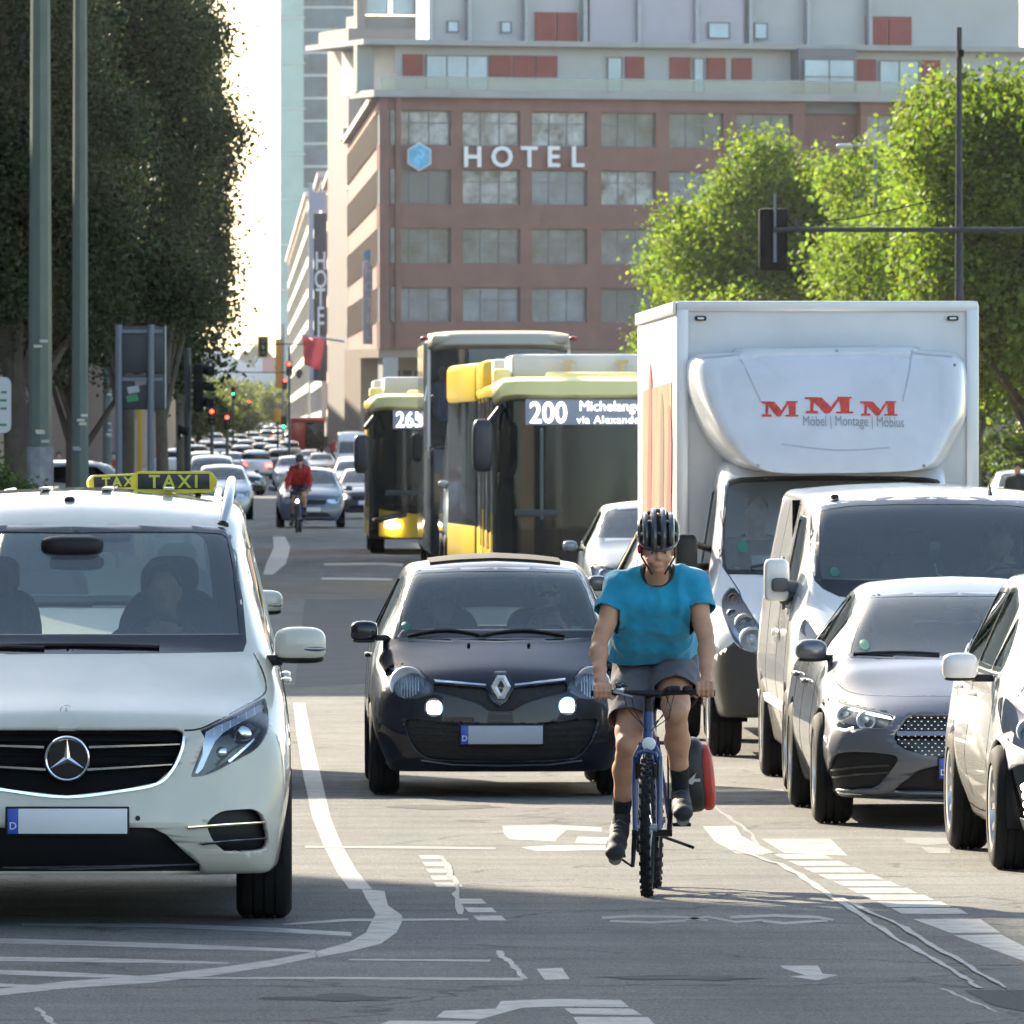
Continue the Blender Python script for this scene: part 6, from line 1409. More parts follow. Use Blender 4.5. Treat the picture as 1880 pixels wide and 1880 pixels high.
    def bigM(x0, y0, x1, y1):
        w_, h_ = x1 - x0, y1 - y0; f = lambda P: [(x0 + a * w_, y0 + b * h_) for a, b in P]
        for P in ([(0, 0), (.28, 0), (.28, .1), (.2, .13), (.2, .2), (.12, .2), (.08, .12), (0, .1)], [(.12, .12), (.2, .12), (.17, .88), (.1, .88)], [(.02, .86), (.26, .86), (.28, 1), (0, 1)],
                  [(.16, .02), (.36, .02), (.56, .62), (.50, 1.0), (.42, 1.0), (.14, .14)], [(.56, .62), (.60, .4), (.72, .04), (.78, .04), (.52, 1.0), (.48, 1.0)], [(.74, 0), (.96, 0), (.94, .92), (.76, .92)], [(.66, .9), (1.02, .9), (1.03, 1), (.65, 1)], [(.7, -.02), (1.01, -.02), (1.01, .08), (.7, .08)]):
            q = E(f(P)); yield q
    for a in ((655, 500, 822, 570), (858, 480, 1075, 555), (1115, 500, 1283, 566)):
        bmx = MB()
        for q in bigM(*a):
            ys = []
            for (x, z) in q:
                h = bv.ray_cast(Vector((x, -3, z)), Vector((0, 1, 0)))[0]; ys.append(h.y if h else 1.2)
            k = len(q); vs = [(x, y - .008, z) for (x, z), y in zip(q, ys)] + [(x, y + .01, z) for (x, z), y in zip(q, ys)]
            bmx.add(vs, [tuple(range(k)), tuple(range(2 * k - 1, k - 1, -1))] + [(i, i + k, (i + 1) % k + k, (i + 1) % k) for i in range(k)])
        bmx.build('big_letter', RL, sp, smooth=0)
    p = E([(1080, 593)])[0]; h = bv.ray_cast(Vector((p[0], -3, p[1])), Vector((0, 1, 0)))[0]
    tx = text_mesh('small_lettering', 'Möbel | Montage | Möbius', .105, M('letter_grey', (.28, .29, .31), .5), sp, (0, 0, 0), ext=.0, sx=1)
    xs = [v.co.x for v in tx.data.vertices]; wd = max(xs) - min(xs); k = (E([(1315, 600)])[0][0] - E([(845, 590)])[0][0]) / wd
    tx.rotation_euler = (0, 0, 0)
    for v in tx.data.vertices:
        x = p[0] + v.co.x * k; z = p[1] + v.co.y - .02 * max(0, v.co.x); hh = bv.ray_cast(Vector((x, -3, z)), Vector((0, 1, 0)))[0]; v.co = (x, (hh.y if hh else h.y) - .008, z)
    m = MB(); m.box((0, 4.8, .5), (1.5, 5.6, .2)); m.build('chassis', M('chassis', (.02, .02, .02), .7), c.root)
    return c
truck_ = truck()
# ---------------------------------------------------------------- city buses
BUSY = M('bus_yellow', (.80, .56, .03), .35, coat=.5); BUSG = M('bus_black_glass', (.009, .011, .012), .1, spec=.4); BUS_LIT = M('bus_lit_yellow', (.92, .82, .38), .5, coat=.1); LEDP = M('led_panel', (.13, .15, .20), .5, emit=.1, ecol=(.3, .38, .55))  # visor yellow is paled: light from above put into its colour
LED = M('led_text', (.9, .9, .95), .5, emit=1.1, ecol=(.95, .95, 1)); UNITW = M('roof_unit_white', (.62, .64, .68), .5)
def bus(label, X, D, num, dest, ww=2.55, L=11.5, bend=True):
    b = empty('city_bus', (X, D, 0), label, 'bus', 'yellow city buses'); hw = ww / 2
    def bx(nm, c_, d_, mt, bev=.04, par=None): m = MB(); m.box(c_, d_, bev=bev); return m.build(nm, mt, par or b)
    body = bx('body', (0, L / 2 + .12, 1.65), (ww, L, 2.5), BUSG, .12)
    bx('skirt', (0, L / 2 + .2, .62), (ww + .02, L - .2, .62), BUSY, .05, body)
    bx('roof', (0, L / 2 + .15, 2.93), (ww + .03, L, .2), BUSY, .08)
    # front face
    fr = MB(); V = []; n = 16; zz = [.30, .5, .95, 1.05, 2.0, 2.55, 2.75, 2.88]
    for z in zz:
        for i in range(n + 1):
            u = -1 + 2 * i / n; V.append((u * (hw + .005), -.12 + .35 * abs(u) ** 4 + .08 * max(0, z - 1.1) / 1.6, z))
    F = [(j * (n + 1) + i, j * (n + 1) + i + 1, (j + 1) * (n + 1) + i + 1, (j + 1) * (n + 1) + i) for j in range(len(zz) - 1) for i in range(n)]
    fr.add(V, F); front = fr.build('front_panel', BUSG, b, 60); md = front.modifiers.new('s', 'SOLIDIFY'); md.thickness = .04; md.offset = 1
    ws = MB(); V = []
    for z in (1.02, 1.6, 2.2, 2.42):
        for i in range(n + 1): u = -1 + 2 * i / n; V.append((u * (hw - .18), -.14 + .35 * abs(u * .9) ** 4 + .08 * (z - 1.1) / 1.6, z))
    ws.add(V, [(j * (n + 1) + i, j * (n + 1) + i + 1, (j + 1) * (n + 1) + i + 1, (j + 1) * (n + 1) + i) for j in range(3) for i in range(n)]); ws.build('windscreen', M('bus_windscreen', (.014, .019, .021), .05, spec=.6, var=.6, scale=.9), b, 60)
    for (x, z, w_, h_, mt) in ((-.62, 1.75, .05, 1.3, 'bus_pillar'), (-.2, 1.2, 1.6, .1, 'bus_dash')):
        m = MB(); m.box((x, -.13, z), (w_, .04, h_), bev=.018); m.build('cab_detail', M(mt, {'bus_pillar': (.10, .12, .12), 'bus_seat': (.035, .04, .045), 'bus_dash': (.06, .065, .07)}[mt], .6), b)
    # yellow lower mask
    ym = MB(); V = []
    mk_ = 0 if num == '265' else -.38
    for z in (.33, .55, .78, .93):
        for i in range(n + 1): u = -1 + 2 * i / n; V.append((u * (hw - .04), -.20 + .35 * abs(u) ** 4, z + mk_ * (z > .5) - (.0 if z < .9 else .18 * (1 - abs(u)) ** .6) + (0 if z > .4 else .12 * (abs(u) > .65) * (abs(u) - .65))))
    ym.add(V, [(j * (n + 1) + i, j * (n + 1) + i + 1, (j + 1) * (n + 1) + i + 1, (j + 1) * (n + 1) + i) for j in range(3) for i in range(n)]); mask = ym.build('front_mask', M('bus_shaded_yellow', (.5, .33, .02), .4, coat=.3), b, 60)  # bus yellow darkened, shading of the front put into the colour
    for sg in (1, -1):
        m = MB(); m.blob((sg * (hw - .4), -.06, .72 + mk_), (.75, .3, .13), 4, Matrix.Rotation(sg * R(12), 3, 'Y')); hl = m.build('headlight', GLOSSB, b)
        m = MB(); m.blob((sg * (hw - .42), -.19, .56 + mk_ * .4), (.30, .12, .09), 3); m.build('lamp_bowl', LAMPON if num == '265' else SILVERREF, hl)
        m = MB(); m.blob((sg * (hw + .18), -.25, 2.15 if bend else 1.95), (.30, .3, .75), 4); o = m.build('wing_mirror', M('mirror_dark', (.03, .032, .04), .4), b); m = MB(); m.tube([(sg * (hw + .1), -.15, 2.45), (sg * (hw - .1), .1, 2.7)], .05, 8); m.build('mirror_arm', BLACKP, o)
    vz = MB(); V = []
    for z, dy in ((2.84, -.02), (2.9, -.14), (3.02, -.12), (3.06, .02)):
        for i in range(n + 1): u = -1 + 2 * i / n; V.append((u * (hw + .01) * (1 if z > 2.86 else .96), dy + .3 * abs(u) ** 4, z - .10 * max(0, abs(u) - .85) / .15))
    vz.add(V, [(j * (n + 1) + i, j * (n + 1) + i + 1, (j + 1) * (n + 1) + i + 1, (j + 1) * (n + 1) + i) for j in range(3) for i in range(n)]); vz = vz.build('roof_visor', BUS_LIT, b, 60); md = vz.modifiers.new('s', 'SOLIDIFY'); md.thickness = .06; md.offset = 1
    dp = bx('destination_display', (.12, -.06, 2.62), (ww - .62, .12, .36), LEDP, .01)
    text_mesh('route_number', num, .42, LED, dp, (-hw + .88 - .13, -.13, 2.60), ext=.003, sx=.85, bold=.006)
    if dest:
        text_mesh('destination_text', dest[0], .20, LED, dp, (-hw + 1.18, -.13, 2.70), ext=.003, align='LEFT'); text_mesh('destination_text', dest[1], .155, LED, dp, (-hw + 1.15, -.13, 2.51), ext=.003, align='LEFT', sp=1.1)
    u1 = bx('roof_unit', (.1, 3.4, 3.24), (ww - .35, 4.4, .42), UNITW, .05)
    bx('roof_unit', (0, 8.2, 3.22), (ww - .25, 3.6, .4), UNITW, .05)
    m = MB()
    for x in (-.2, .55): m.box((x, 1.05, 3.2), (.06, .1, .3)); m.box((x, 1.05, 3.34), (.2, .08, .05))
    m.box((.17, 1.05, 3.14), (.8, .08, .05)); m.build('roof_rack', M('rack_beige', (.45, .38, .25), .5), u1)
    bx('roof_fairing', (-hw + .12, 1.4, 3.14), (.26, 1.2, .2), BUS_LIT, .05); bx('roof_fairing', (.1, .45, 3.12), (1.3, .5, .14), BUS_LIT, .05)
    for sg in (1, -1):
        for y in (.7, 3.3, 4.1, 6.4, 8.6): m = MB(); m.box((sg * (hw + .012), y, 1.75), (.02, .05, 2.2)); m.build('window_post', M('post_grey', (.1, .1, .1), .4), b, smooth=0)
        for y in (1.6, 7.2): m = MB(); m.box((sg * (hw + .012), y, .75), (.02, .1, .9)); m.build('door_edge', BUSY, b, smooth=0)
        bx('header_band', (sg * (hw + .03), 2.2, 2.36), (.09, 3.6, .16), BUSY, .03)
    if bend:
        r = empty('rear_section', (-.02, L + 1.15, 0), parent=b, rz=R(2.6)); L2 = 6.5
        m = MB(); m.box((0, L2 / 2, 1.65), (ww, L2, 2.5), bev=.1); m.build('rear_body', BUSG, r); m = MB(); m.box((0, L2 / 2, 3.1), (ww + .04, L2, .62), bev=.1); m.build('rear_roof', BUSY, r); m = MB(); m.box((0, L2 / 2, .62), (ww + .02, L2 - .1, .62), bev=.05); m.build('rear_skirt', BUSY, r)
        m = MB()
        for k in range(8): m.box((0, L + .18 + .13 * k, 1.7), (ww - .1 - .06 * (k % 2), .07, 2.5), bev=.02)
        m.build('bellows', RUBBER, b)
        m = MB(); m.box((0, L - 2.0, 3.17), (ww + .04, 3.6, .5), bev=.1); m.build('side_fairing', BUSY, b)
    else:
        pass
    for y in (2.7, L - 3.0):
        for sg in (1, -1): wheel(b, sg * (hw - .16), y, .48, .28, GALV, 0, sg, n=28)
    return b
bus('yellow and black articulated bus showing route 200 beside the truck', 3.37 + 1.275, 146, '200', ('Michelangelostr.', 'via Alexanderplatz'))
bus('yellow and black bus showing 265, left neighbour of the tall coach', 2.22 + 1.275, 200.5, '265', None, bend=False)
# ---------------------------------------------------------------- double decker coach
def coach():
    D = 181; b = empty('touring_coach', (3.03 + 1.22, D, 0), 'dark double-decker coach with beige roof edge, passengers behind its upper windscreen', 'coach'); hw = 1.22; L = 13
    def bx(nm, c_, d_, mt, bev=.04, par=None): m = MB(); m.box(c_, d_, bev=bev); return m.build(nm, mt, par or b)
    CD = M('coach_dark', (.02, .02, .022), .25, coat=.6)
    bx('lower_body', (0, L / 2, 1.15), (hw * 2, L, 1.9), CD, .1); bx('roof', (.02, L / 2 + .1, 3.98), (hw * 2 - .04, L, .16), M('coach_beige', (.5, .46, .37), .5), .06)
    bx('side_wall', (-hw + .03, L / 2 + .3, 3.0), (.06, L - .6, 1.9), CD, .01); bx('side_wall', (hw - .03, L / 2 + .3, 3.0), (.06, L - .6, 1.9), CD, .01); bx('upper_floor', (0, L / 2 + .2, 2.1), (hw * 2 - .12, L - .4, .1), CD, .01); bx('rear_wall', (0, L - .05, 3.0), (hw * 2 - .1, .08, 1.9), CD, .01)
    n = 16; V = []
    for z in (2.15, 2.6, 3.2, 3.9):
        for i in range(n + 1): u = -1 + 2 * i / n; V.append((u * (hw - .03), -.05 + .3 * abs(u) ** 4 + .12 * (z - 2.1) / 1.8, z))
    m = MB(); m.add(V, [(j * (n + 1) + i, j * (n + 1) + i + 1, (j + 1) * (n + 1) + i + 1, (j + 1) * (n + 1) + i) for j in range(3) for i in range(n)]); m.build('upper_windscreen', glass('coach_glass', (.34, .34, .5), 1, 1.6, haze=.05), b, 60)
    m = MB(); V = []
    for z in (.35, 1.0, 2.1):
        for i in range(n + 1): u = -1 + 2 * i / n; V.append((u * (hw - .01), -.08 + .3 * abs(u) ** 4, z))
    m.add(V, [(j * (n + 1) + i, j * (n + 1) + i + 1, (j + 1) * (n + 1) + i + 1, (j + 1) * (n + 1) + i) for j in range(2) for i in range(n)]); m.build('lower_front', BUSG, b, 60)
    m = MB(); V = []
    for z, dy in ((3.86, .02), (3.92, -.06), (4.0, -.02), (4.06, .15)):
        for i in range(n + 1): u = -1 + 2 * i / n; V.append((u * (hw - .02), dy + .12 + .3 * abs(u) ** 4, z - .05 * abs(u) ** 6))
    m.add(V, [(j * (n + 1) + i, j * (n + 1) + i + 1, (j + 1) * (n + 1) + i + 1, (j + 1) * (n + 1) + i) for j in range(3) for i in range(n)]); o = m.build('roof_brow', M('coach_beige', (.5, .46, .37), .5), b, 60); md = o.modifiers.new('s', 'SOLIDIFY'); md.thickness = .08; md.offset = 1
    for sg in (1, -1): 
        m = MB(); m.tube([(sg * (hw - .0), .3, 1.9), (sg * (hw - .0), .36, 3.9)], .035, 6); m.build('corner_pillar', M('pillar_silver', (.5, .5, .55), .3, metal=.5), b)
        for z in (.75,): m = MB(); m.blob((sg * (hw - .5), -.02, z), (.1, .1, .1), 2); m.build('headlight', LAMPON, b)
        m = MB(); m.blob((sg * (hw + .08), .1, 4.0), (.14, .2, .08), 3); m.build('marker_lamp', M('marker_red', (.4, .03, .03), .3), b)
        m = MB(); m.blob((sg * (hw + .22), -.25, 2.1), (.2, .2, .5), 4); m.build('wing_mirror', BLACKP, b)
    m = MB(); m.box((-.2, .2, 2.95), (1.4, .02, .05)); m.build('rail_bar', M('rail_red', (.4, .06, .08), .5), b)
    for y in (2.6, 10):
        for sg in (1, -1): wheel(b, sg * (hw - .16), y, .5, .3, GALV, 0, sg, n=28)
    return b
coach_ = coach()
# ---------------------------------------------------------------- cars further back
def simple_car(label, X, D, kind, pm, group='cars in the queue further back', rz=0.0, lights=False, rear=False, name='parked_car', z=0.0, grille=True, cat='car'):
    c = Car(name, label, cat, X, D, group, rz=rz, z=z)
    K = {'hatch': [(0, .2, .66, .80, .5, .76, .7, .62, .78, .81), (.3, .18, .72, .86, .52, .80, .84, .66, .90, .94), (.85, .18, .76, .88, .54, .82, .92, .68, 1.0, 1.04), (1.0, .18, .76, .88, .54, .82, .94, .67, 1.06, 1.1), (1.75, .18, .76, .88, .54, .82, .98, .57, 1.43, 1.48), (2.4, .18, .76, .88, .54, .82, 1.0, .58, 1.47, 1.53), (3.4, .2, .75, .87, .55, .81, 1.0, .56, 1.42, 1.47), (4.1, .3, .7, .82, .56, .76, .95, .55, 1.08, 1.12)],
         'sedan': [(0, .2, .68, .82, .5, .78, .66, .62, .72, .75), (.4, .18, .74, .88, .52, .82, .78, .68, .84, .88), (1.1, .18, .78, .91, .54, .84, .87, .7, .93, .97), (1.2, .18, .78, .91, .54, .84, .89, .69, .97, 1.01), (1.95, .18, .78, .91, .54, .84, .93, .56, 1.34, 1.38), (2.6, .18, .78, .91, .54, .84, .95, .56, 1.38, 1.43), (3.5, .19, .78, .91, .54, .84, .96, .55, 1.3, 1.35), (4.1, .22, .77, .9, .55, .83, .96, .6, 1.02, 1.05), (4.7, .35, .72, .84, .56, .78, .9, .6, .93, .96)],
         'suv': [(0, .28, .7, .84, .6, .80, .86, .66, .95, .98), (.3, .26, .76, .90, .62, .84, 1.0, .70, 1.06, 1.09), (1.0, .26, .8, .93, .64, .86, 1.06, .72, 1.14, 1.17), (1.1, .26, .8, .93, .64, .86, 1.08, .71, 1.19, 1.22), (1.8, .26, .8, .93, .64, .86, 1.12, .62, 1.6, 1.65), (2.5, .26, .8, .93, .64, .86, 1.13, .63, 1.66, 1.72), (4.0, .28, .8, .92, .64, .85, 1.13, .62, 1.62, 1.68), (4.6, .4, .74, .86, .66, .8, 1.08, .6, 1.25, 1.3)],
         'van': [(0, .3, .82, .92, .7, .9, .9, .72, 1.0, 1.04), (.4, .28, .88, .98, .75, .95, 1.1, .8, 1.2, 1.24), (.8, .28, .9, 1.0, .8, .96, 1.2, .84, 1.36, 1.4), (.9, .28, .9, 1.0, .8, .96, 1.22, .84, 1.46, 1.5), (1.6, .28, .9, 1.0, .8, .96, 1.35, .80, 2.15, 2.2), (2.2, .28, .9, 1.0, .8, .96, 1.4, .84, 2.5, 2.58), (5.2, .3, .9, 1.0, .8, .96, 1.4, .84, 2.55, 2.62), (5.6, .35, .88, .97, .8, .94, 1.4, .82, 2.5, 2.56)]}[kind]
    c.hull(K, step=.22, nose=.4, npow=2.6, zprof=((0, .06), (.4, 0), (.7, .05), (1, .15), (2, .15)), rf=.08, seg=(2, 2, 2, 2, 2, 3))
    W_ = {'hatch': (.68, 1.10, .54, 1.42), 'sedan': (.68, 1.01, .53, 1.33), 'suv': (.70, 1.22, .59, 1.59), 'van': (.82, 1.50, .76, 2.1)}[kind]
    c.piece('windscreen', c.cut(rpoly([(-W_[0], W_[1]), (W_[0], W_[1]), (W_[2], W_[3]), (-W_[2], W_[3])], .07)), GLS, inset=.004)
    S_ = {'hatch': [[(1.35, .99), (2.25, 1.0), (2.25, 1.4), (1.8, 1.38)], [(2.35, 1.0), (3.3, 1.04), (3.1, 1.38), (2.35, 1.4)]], 'sedan': [[(1.55, .95), (2.55, .96), (2.55, 1.33), (2.05, 1.3)], [(2.65, .97), (3.6, 1.0), (3.2, 1.28), (2.65, 1.32)]], 'suv': [[(1.45, 1.13), (2.45, 1.14), (2.45, 1.58), (1.95, 1.56)], [(2.55, 1.15), (3.9, 1.2), (3.7, 1.54), (2.55, 1.58)]], 'van': [[(1.3, 1.42), (2.2, 1.42), (2.2, 1.95), (1.75, 1.95)]]}[kind]
    sidewins(c, S_, frame=False)
    if kind != 'van': c.piece('rear_window', c.cut(rpoly([(-.56, K[-1][9] + .03), (.56, K[-1][9] + .03), (.48, W_[3] - .03), (-.48, W_[3] - .03)], .06), 'y', lambda cc, nn: nn.y > .02 and cc.y > 2.6), glass('rear_glass'))
    zl = {'hatch': .70, 'sedan': .64, 'suv': .84, 'van': .9}[kind]
    hl = curve([(.42, zl - .05), (.46, zl + .05), (.60, zl + .07), (.74, zl + .10), (.77, zl + .02), (.72, zl - .07), (.56, zl - .09)], 2)
    lampset(c, hl, M('lamp_silver', (.6, .64, .72), .25, metal=.6), [(.62, zl - .005, .055, LAMPON if lights else SILVERREF)], depth=.06)
    c.piece('grille', c.cut(rpoly([(-.36, zl - .12), (.36, zl - .12), (.40, zl + .0), (-.40, zl + .0)], .04)), BLACKP, depth=.03, thick=0)
    c.piece('lower_grille', c.cut(rpoly([(-.5, .27), (.5, .27), (.44, .38), (-.44, .38)], .03)), BLACKP, depth=.03, thick=0)
    plate(c, 0, .46, .5, .11, -.03, WHITEP, d=False)
    for sg in (1, -1):
        m = MB(); L_ = c.keys[-1][0]; m.blob((sg * .66, L_ - .08, zl + .12), (.2, .1, .16), 4); m.build('tail_lamp', M('tail_red', (.6, .02, .02), .3, emit=2.5 if rear else 0, ecol=(1, .05, .03)), c.root)
    mz = {'hatch': 1.0, 'sedan': .96, 'suv': 1.18, 'van': 1.5}[kind]; mirror(c, .98, 1.4, mz, .17, .13, .13, pm)
    dash(c, 1.2, mz, 1.3, .4); seats(c, [(2.1, R(-14))], xs=(-.36, .36), z0=.55, top=mz + .32)
    L_ = c.keys[-1][0]; ws_ = (.82, L_ - .9); r_ = .33 if kind != 'van' else .35; hw_ = max(k[3] for k in K)
    c.arches(ws_, r_ + .03, r_, hw_)
    for y in ws_:
        for sg in (1, -1): wheel(c.root, sg * (hw_ - .12), y, r_, .21, ALLOY, 0, sg, n=24)
    c.finish(pm); return c
P_SIL = paint('silver_paint', (.42, .44, .46), .5); P_GB = paint('grey_blue_paint', (.10, .125, .17), .3); P_BLK = paint('black_paint', (.012, .012, .014)); P_DG = paint('dark_grey_paint', (.07, .075, .08), .3); P_LB = paint('pale_blue_paint', (.36, .42, .47), .4); P_RED = paint('red_paint', (.4, .03, .02)); P_CR = paint('cream_car_paint', (.6, .57, .45))
XP = lambda px, s: (px - VPX) / s
simple_car('silver estate peeking out between the truck and the 200 bus', XP(1068, 160) + .88, 118.5, 'hatch', paint('estate_silver', (.2, .225, .25), .4), name='estate_car')
simple_car('dark car just behind the truck, only its mirror and pillar visible', XP(1122, 214) + .88, 88, 'hatch', P_DG, name='hidden_car')
simple_car('grey blue compact car alone in the middle of the road with a cyclist before it', XP(570.5, 73), 260, 'hatch', P_GB, name='compact_car')
simple_car('silver car directly behind the grey blue compact car', XP(538, 44), 432, 'hatch', P_SIL)
simple_car('dark silver car with lit headlights at the shoulder of the 265 bus', XP(672, 66), 288, 'sedan', P_DG, lights=True)
simple_car('pale blue car behind the one with lit headlights', XP(650, 52), 365, 'hatch', P_LB)
simple_car('tall white delivery van with a blue sign over its windscreen', XP(652, 37), 513, 'van', WH, name='delivery_van', cat='van')
simple_car('cream car in front of the tall white delivery van', XP(648, 46), 415, 'hatch', P_CR)
simple_car('white car waiting in the far queue next to the red lorry', XP(590, 32), 594, 'sedan', WH)
simple_car('silver car in the far queue behind the white one', XP(565, 26), 730, 'sedan', P_SIL)
simple_car('black saloon turned half sideways across the empty lane', XP(462, 47), 404, 'sedan', P_BLK, rz=R(28), name='turning_car')
simple_car('pale van-like car beside the pole of the dark pedestrian signal', XP(388, 58), 328, 'suv', P_LB)
simple_car('silver car just behind the second taxi, at the lane edge', XP(408, 66), 286, 'hatch', P_SIL)
simple_car('white car behind the signal pole with a long roof', XP(375, 44), 431, 'suv', WH)
simple_car('small white car in the queue behind the turning black saloon', XP(425, 34), 560, 'hatch', WH)
suv_ = simple_car('silver off-road car crossing side-on behind the poster-covered mast', XP(325, 75), 253, 'suv', P_SIL, rz=R(90), name='crossing_car')
v_ = simple_car('silver blue van squeezed between the coach and the 200 bus', 3.03 + 1.0, 167, 'van', P_LB, name='narrow_van', cat='van')
for (px, py, s_, kind, pm, lb) in ((1845, 0, 62, 'hatch', P_DG, 'dark car parked under the trees behind the truck box'), (1890, 0, 78, 'hatch', WH, 'white car parked closest to the truck box under the trees')):
    simple_car(lb, XP(px, s_), F_PX / s_, kind, pm, group='cars parked under the trees')
# lorry
lo = empty('red_lorry', (XP(566, 25), 760, gz(760)), 'red-orange lorry with grey tarpaulin body in the far queue', 'lorry')
m = MB(); m.box((-.75, .9, 1.9), (1.1, 1.8, 2.4), bev=.15); m.box((0, .6, 2.95), (2.5, 1.5, .35), bev=.1); m.build('cab', P_RED, lo); m = MB(); m.box((0, 5, 1.9), (2.45, 7, 2.2), bev=.05); m.build('cargo_body', M('tarpaulin', (.25, .25, .28), .6), lo); m = MB(); m.box((.5, .3, 1.9), (1.4, .5, 1.6), bev=.1); m.build('windscreen', BUSG, lo)
for sg in (1, -1): wheel(lo, sg * 1.0, 1.2, .48, .28, GALV, 0, sg, n=16)
# far queue: small copies
rr = random.Random(12)
def far_proto(label, pm, rear, kind=0):
    o = empty('queue_car', (0, 0, 0), label, 'car', 'tiny cars in the farthest queue'); m = MB()
    m.blob((0, 2.1, .62), (1.78, 4.2, .85), 5); m.build('body', pm, o); m = MB(); m.blob((0, 2.3, 1.1), (1.45, 2.5, .8), 3.5); m.build('roof', pm, o); m = MB(); m.blob((0, 2.25, 1.12), (1.48, 2.45, .5), 5); m.build('window_band', BUSG, o)
    for sg in (1, -1): m = MB(); m.blob((sg * .65, .05, .72), (.3, .1, .16), 3); m.build('lamp', M('tail_on', (.6, .02, .02), .3, emit=6, ecol=(1, .05, .04)) if rear else SILVERREF, o)
    for sg in (1, -1): m = MB(); m.blob((sg * .75, .8, .3), (.2, .6, .6), 3); m.build('wheel', RUBBER, o)
    return o
prot = [(far_proto('white car in the far queue', WH, False), 'white'), (far_proto('silver car in the far queue', P_SIL, False), 'silver'), (far_proto('dark car in the far queue', P_DG, False), 'dark'), (far_proto('white car with red brake lights in the far queue', WH, True), 'white braking'), (far_proto('dark car with red brake lights in the far queue', P_DG, True), 'dark braking')]
used = set(); k = 0
for i, (px, s_, pi) in enumerate([(470, 36, 3), (515, 34, 4), (505, 30, 0), (480, 28, 2), (445, 30, 1), (530, 26, 1), (600, 22, 0), (580, 20, 2), (620, 19, 1), (452, 25, 3), (478, 23, 3), (500, 24, 1), (425, 24, 0), (405, 27, 1), (440, 21, 4), (464, 19, 0), (490, 18, 2), (512, 18, 3), (535, 20, 0), (555, 18, 1), (600, 17, 2), (380, 26, 0), (360, 30, 2), (395, 20, 1), (420, 18, 2), (448, 16, 0), (472, 15, 4), (495, 15, 1), (518, 15, 0), (545, 15, 3), (570, 15, 1), (430, 14, 0), (455, 13, 2), (480, 13, 0), (505, 13, 1), (530, 13, 2), (340, 24, 1), (325, 34, 0)]):
    src = prot[pi][0]; o = src if pi not in used else copy_tree(src); used.add(pi); D = F_PX / s_; o.location = (XP(px, s_), D, gz(D)); o['label'] = '%s car among the tiny ones in the farthest queue' % prot[pi][1]
# ---------------------------------------------------------------- people: capsules fused into one continuous skin
def fuse(name, sb, mat, parent, vox=.006, wrinkle=0.0, wscale=9.0, cuts=(), loc=None, thick=0.0, seed=0, hem=None):
    me = sb.mesh(name, vox); o = bpy.data.objects.new(name, me); lk(o, parent); bm = bmesh.new(); bm.from_mesh(me); bmesh.ops.recalc_face_normals(bm, faces=bm.faces)
    bmesh.ops.smooth_vert(bm, verts=bm.verts, factor=.5, use_axis_x=True, use_axis_y=True, use_axis_z=True); bm.normal_update()
    if wrinkle:
        for v in bm.verts:
            p = v.co * wscale + Vector((seed, seed * 2, 0)); a = noise.noise(Vector((p.x * 1.0, p.y, p.z * .55))); b = noise.noise(p * 2.3); r = 1 - abs(a) * 2.4
            v.co += v.normal * wrinkle * (r * .7 + b * .35)
    for cc_ in cuts:
        p, d, rad = cc_[:3]; pred = cc_[3] if len(cc_) > 3 else (lambda v: True); p = Vector(p); d = Vector(d).normalized()
        near = [v for v in bm.verts if abs((v.co - p).dot(d)) < vox * .8 and (v.co - p).length < rad and pred(v.co)]
        for v in near: v.co -= d * (v.co - p).dot(d)
        bmesh.ops.delete(bm, geom=[v for v in bm.verts if (v.co - p).dot(d) > vox * .05 and (v.co - p).length < rad and pred(v.co)], context='VERTS')
    if hem:     # ring of boundary vertices around the neck
        c0, rad, rt = hem; bs = [v.co.copy() for v in bm.verts if v.is_boundary and (v.co - c0).length < rad]; bs.sort(key=lambda q: math.atan2(q.y - c0.y, q.x - c0.x)); ring = [sum((bs[(i + j) % len(bs)] for j in range(-3, 4)), Vector()) / 7 for i in range(0, len(bs), 3)]
        if len(ring) > 6: m = MB(); m.tube(ring, rt, 6, closed=True); m.build('collar', COLLAR, o)
    bm.to_mesh(me); bm.free(); me.polygons.foreach_set('use_smooth', [True] * len(me.polygons)); 
    me.materials.append(mat)
    if thick: md = o.modifiers.new('s', 'SOLIDIFY'); md.thickness = thick; md.offset = 1
    return o
BD = 50.8; BX = 1.92
def P3(px, py, dy): s = F_PX / (BD + dy); return Vector(((px - VPX) / s - BX, dy, EYE - (py - HOR) / s))
def Yw(x, y, z): return Vector((x + y * .077, y, z))
def hand(m, wrist, bar, sg, out):
    """fist on a bar running along x; bar=(x centre,y,z); out=+1: towards +x end"""
    bx_, by, bz = bar; r = .030
    m.tube([wrist, Vector((bx_, by + .055, bz + .035))], [.027, .033], 10); m.blob((bx_, by + .03, bz + .025), (.088, .075, .05), 3)
    for i, (dx, ln, fr) in enumerate(((-.034, 1.0, .0105), (-.011, 1.08, .011), (.012, 1.02, .0105), (.034, .85, .0095))):
        x = bx_ - out * dx; pts = []
        for a in (60, 95, 130, 170, 215, 245 if i else 235): a = R(a if a < 200 else 200 + (a - 200) * ln); rr_ = r + (.004 if a < R(140) else 0); pts.append((x, by + rr_ * math.cos(a), bz + rr_ * math.sin(a)))
        m.tube(pts, [fr * 1.15, fr * 1.15, fr * 1.1, fr * 1.05, fr, fr * .9], 8)
    t0 = Vector((bx_ - out * .036, by + .03, bz + .0)); m.tube([t0, Vector((bx_ - out * .052, by + .005, bz - .02)), Vector((bx_ - out * .045, by - .022, bz - .026))], [.015, .0125, .011], 8)
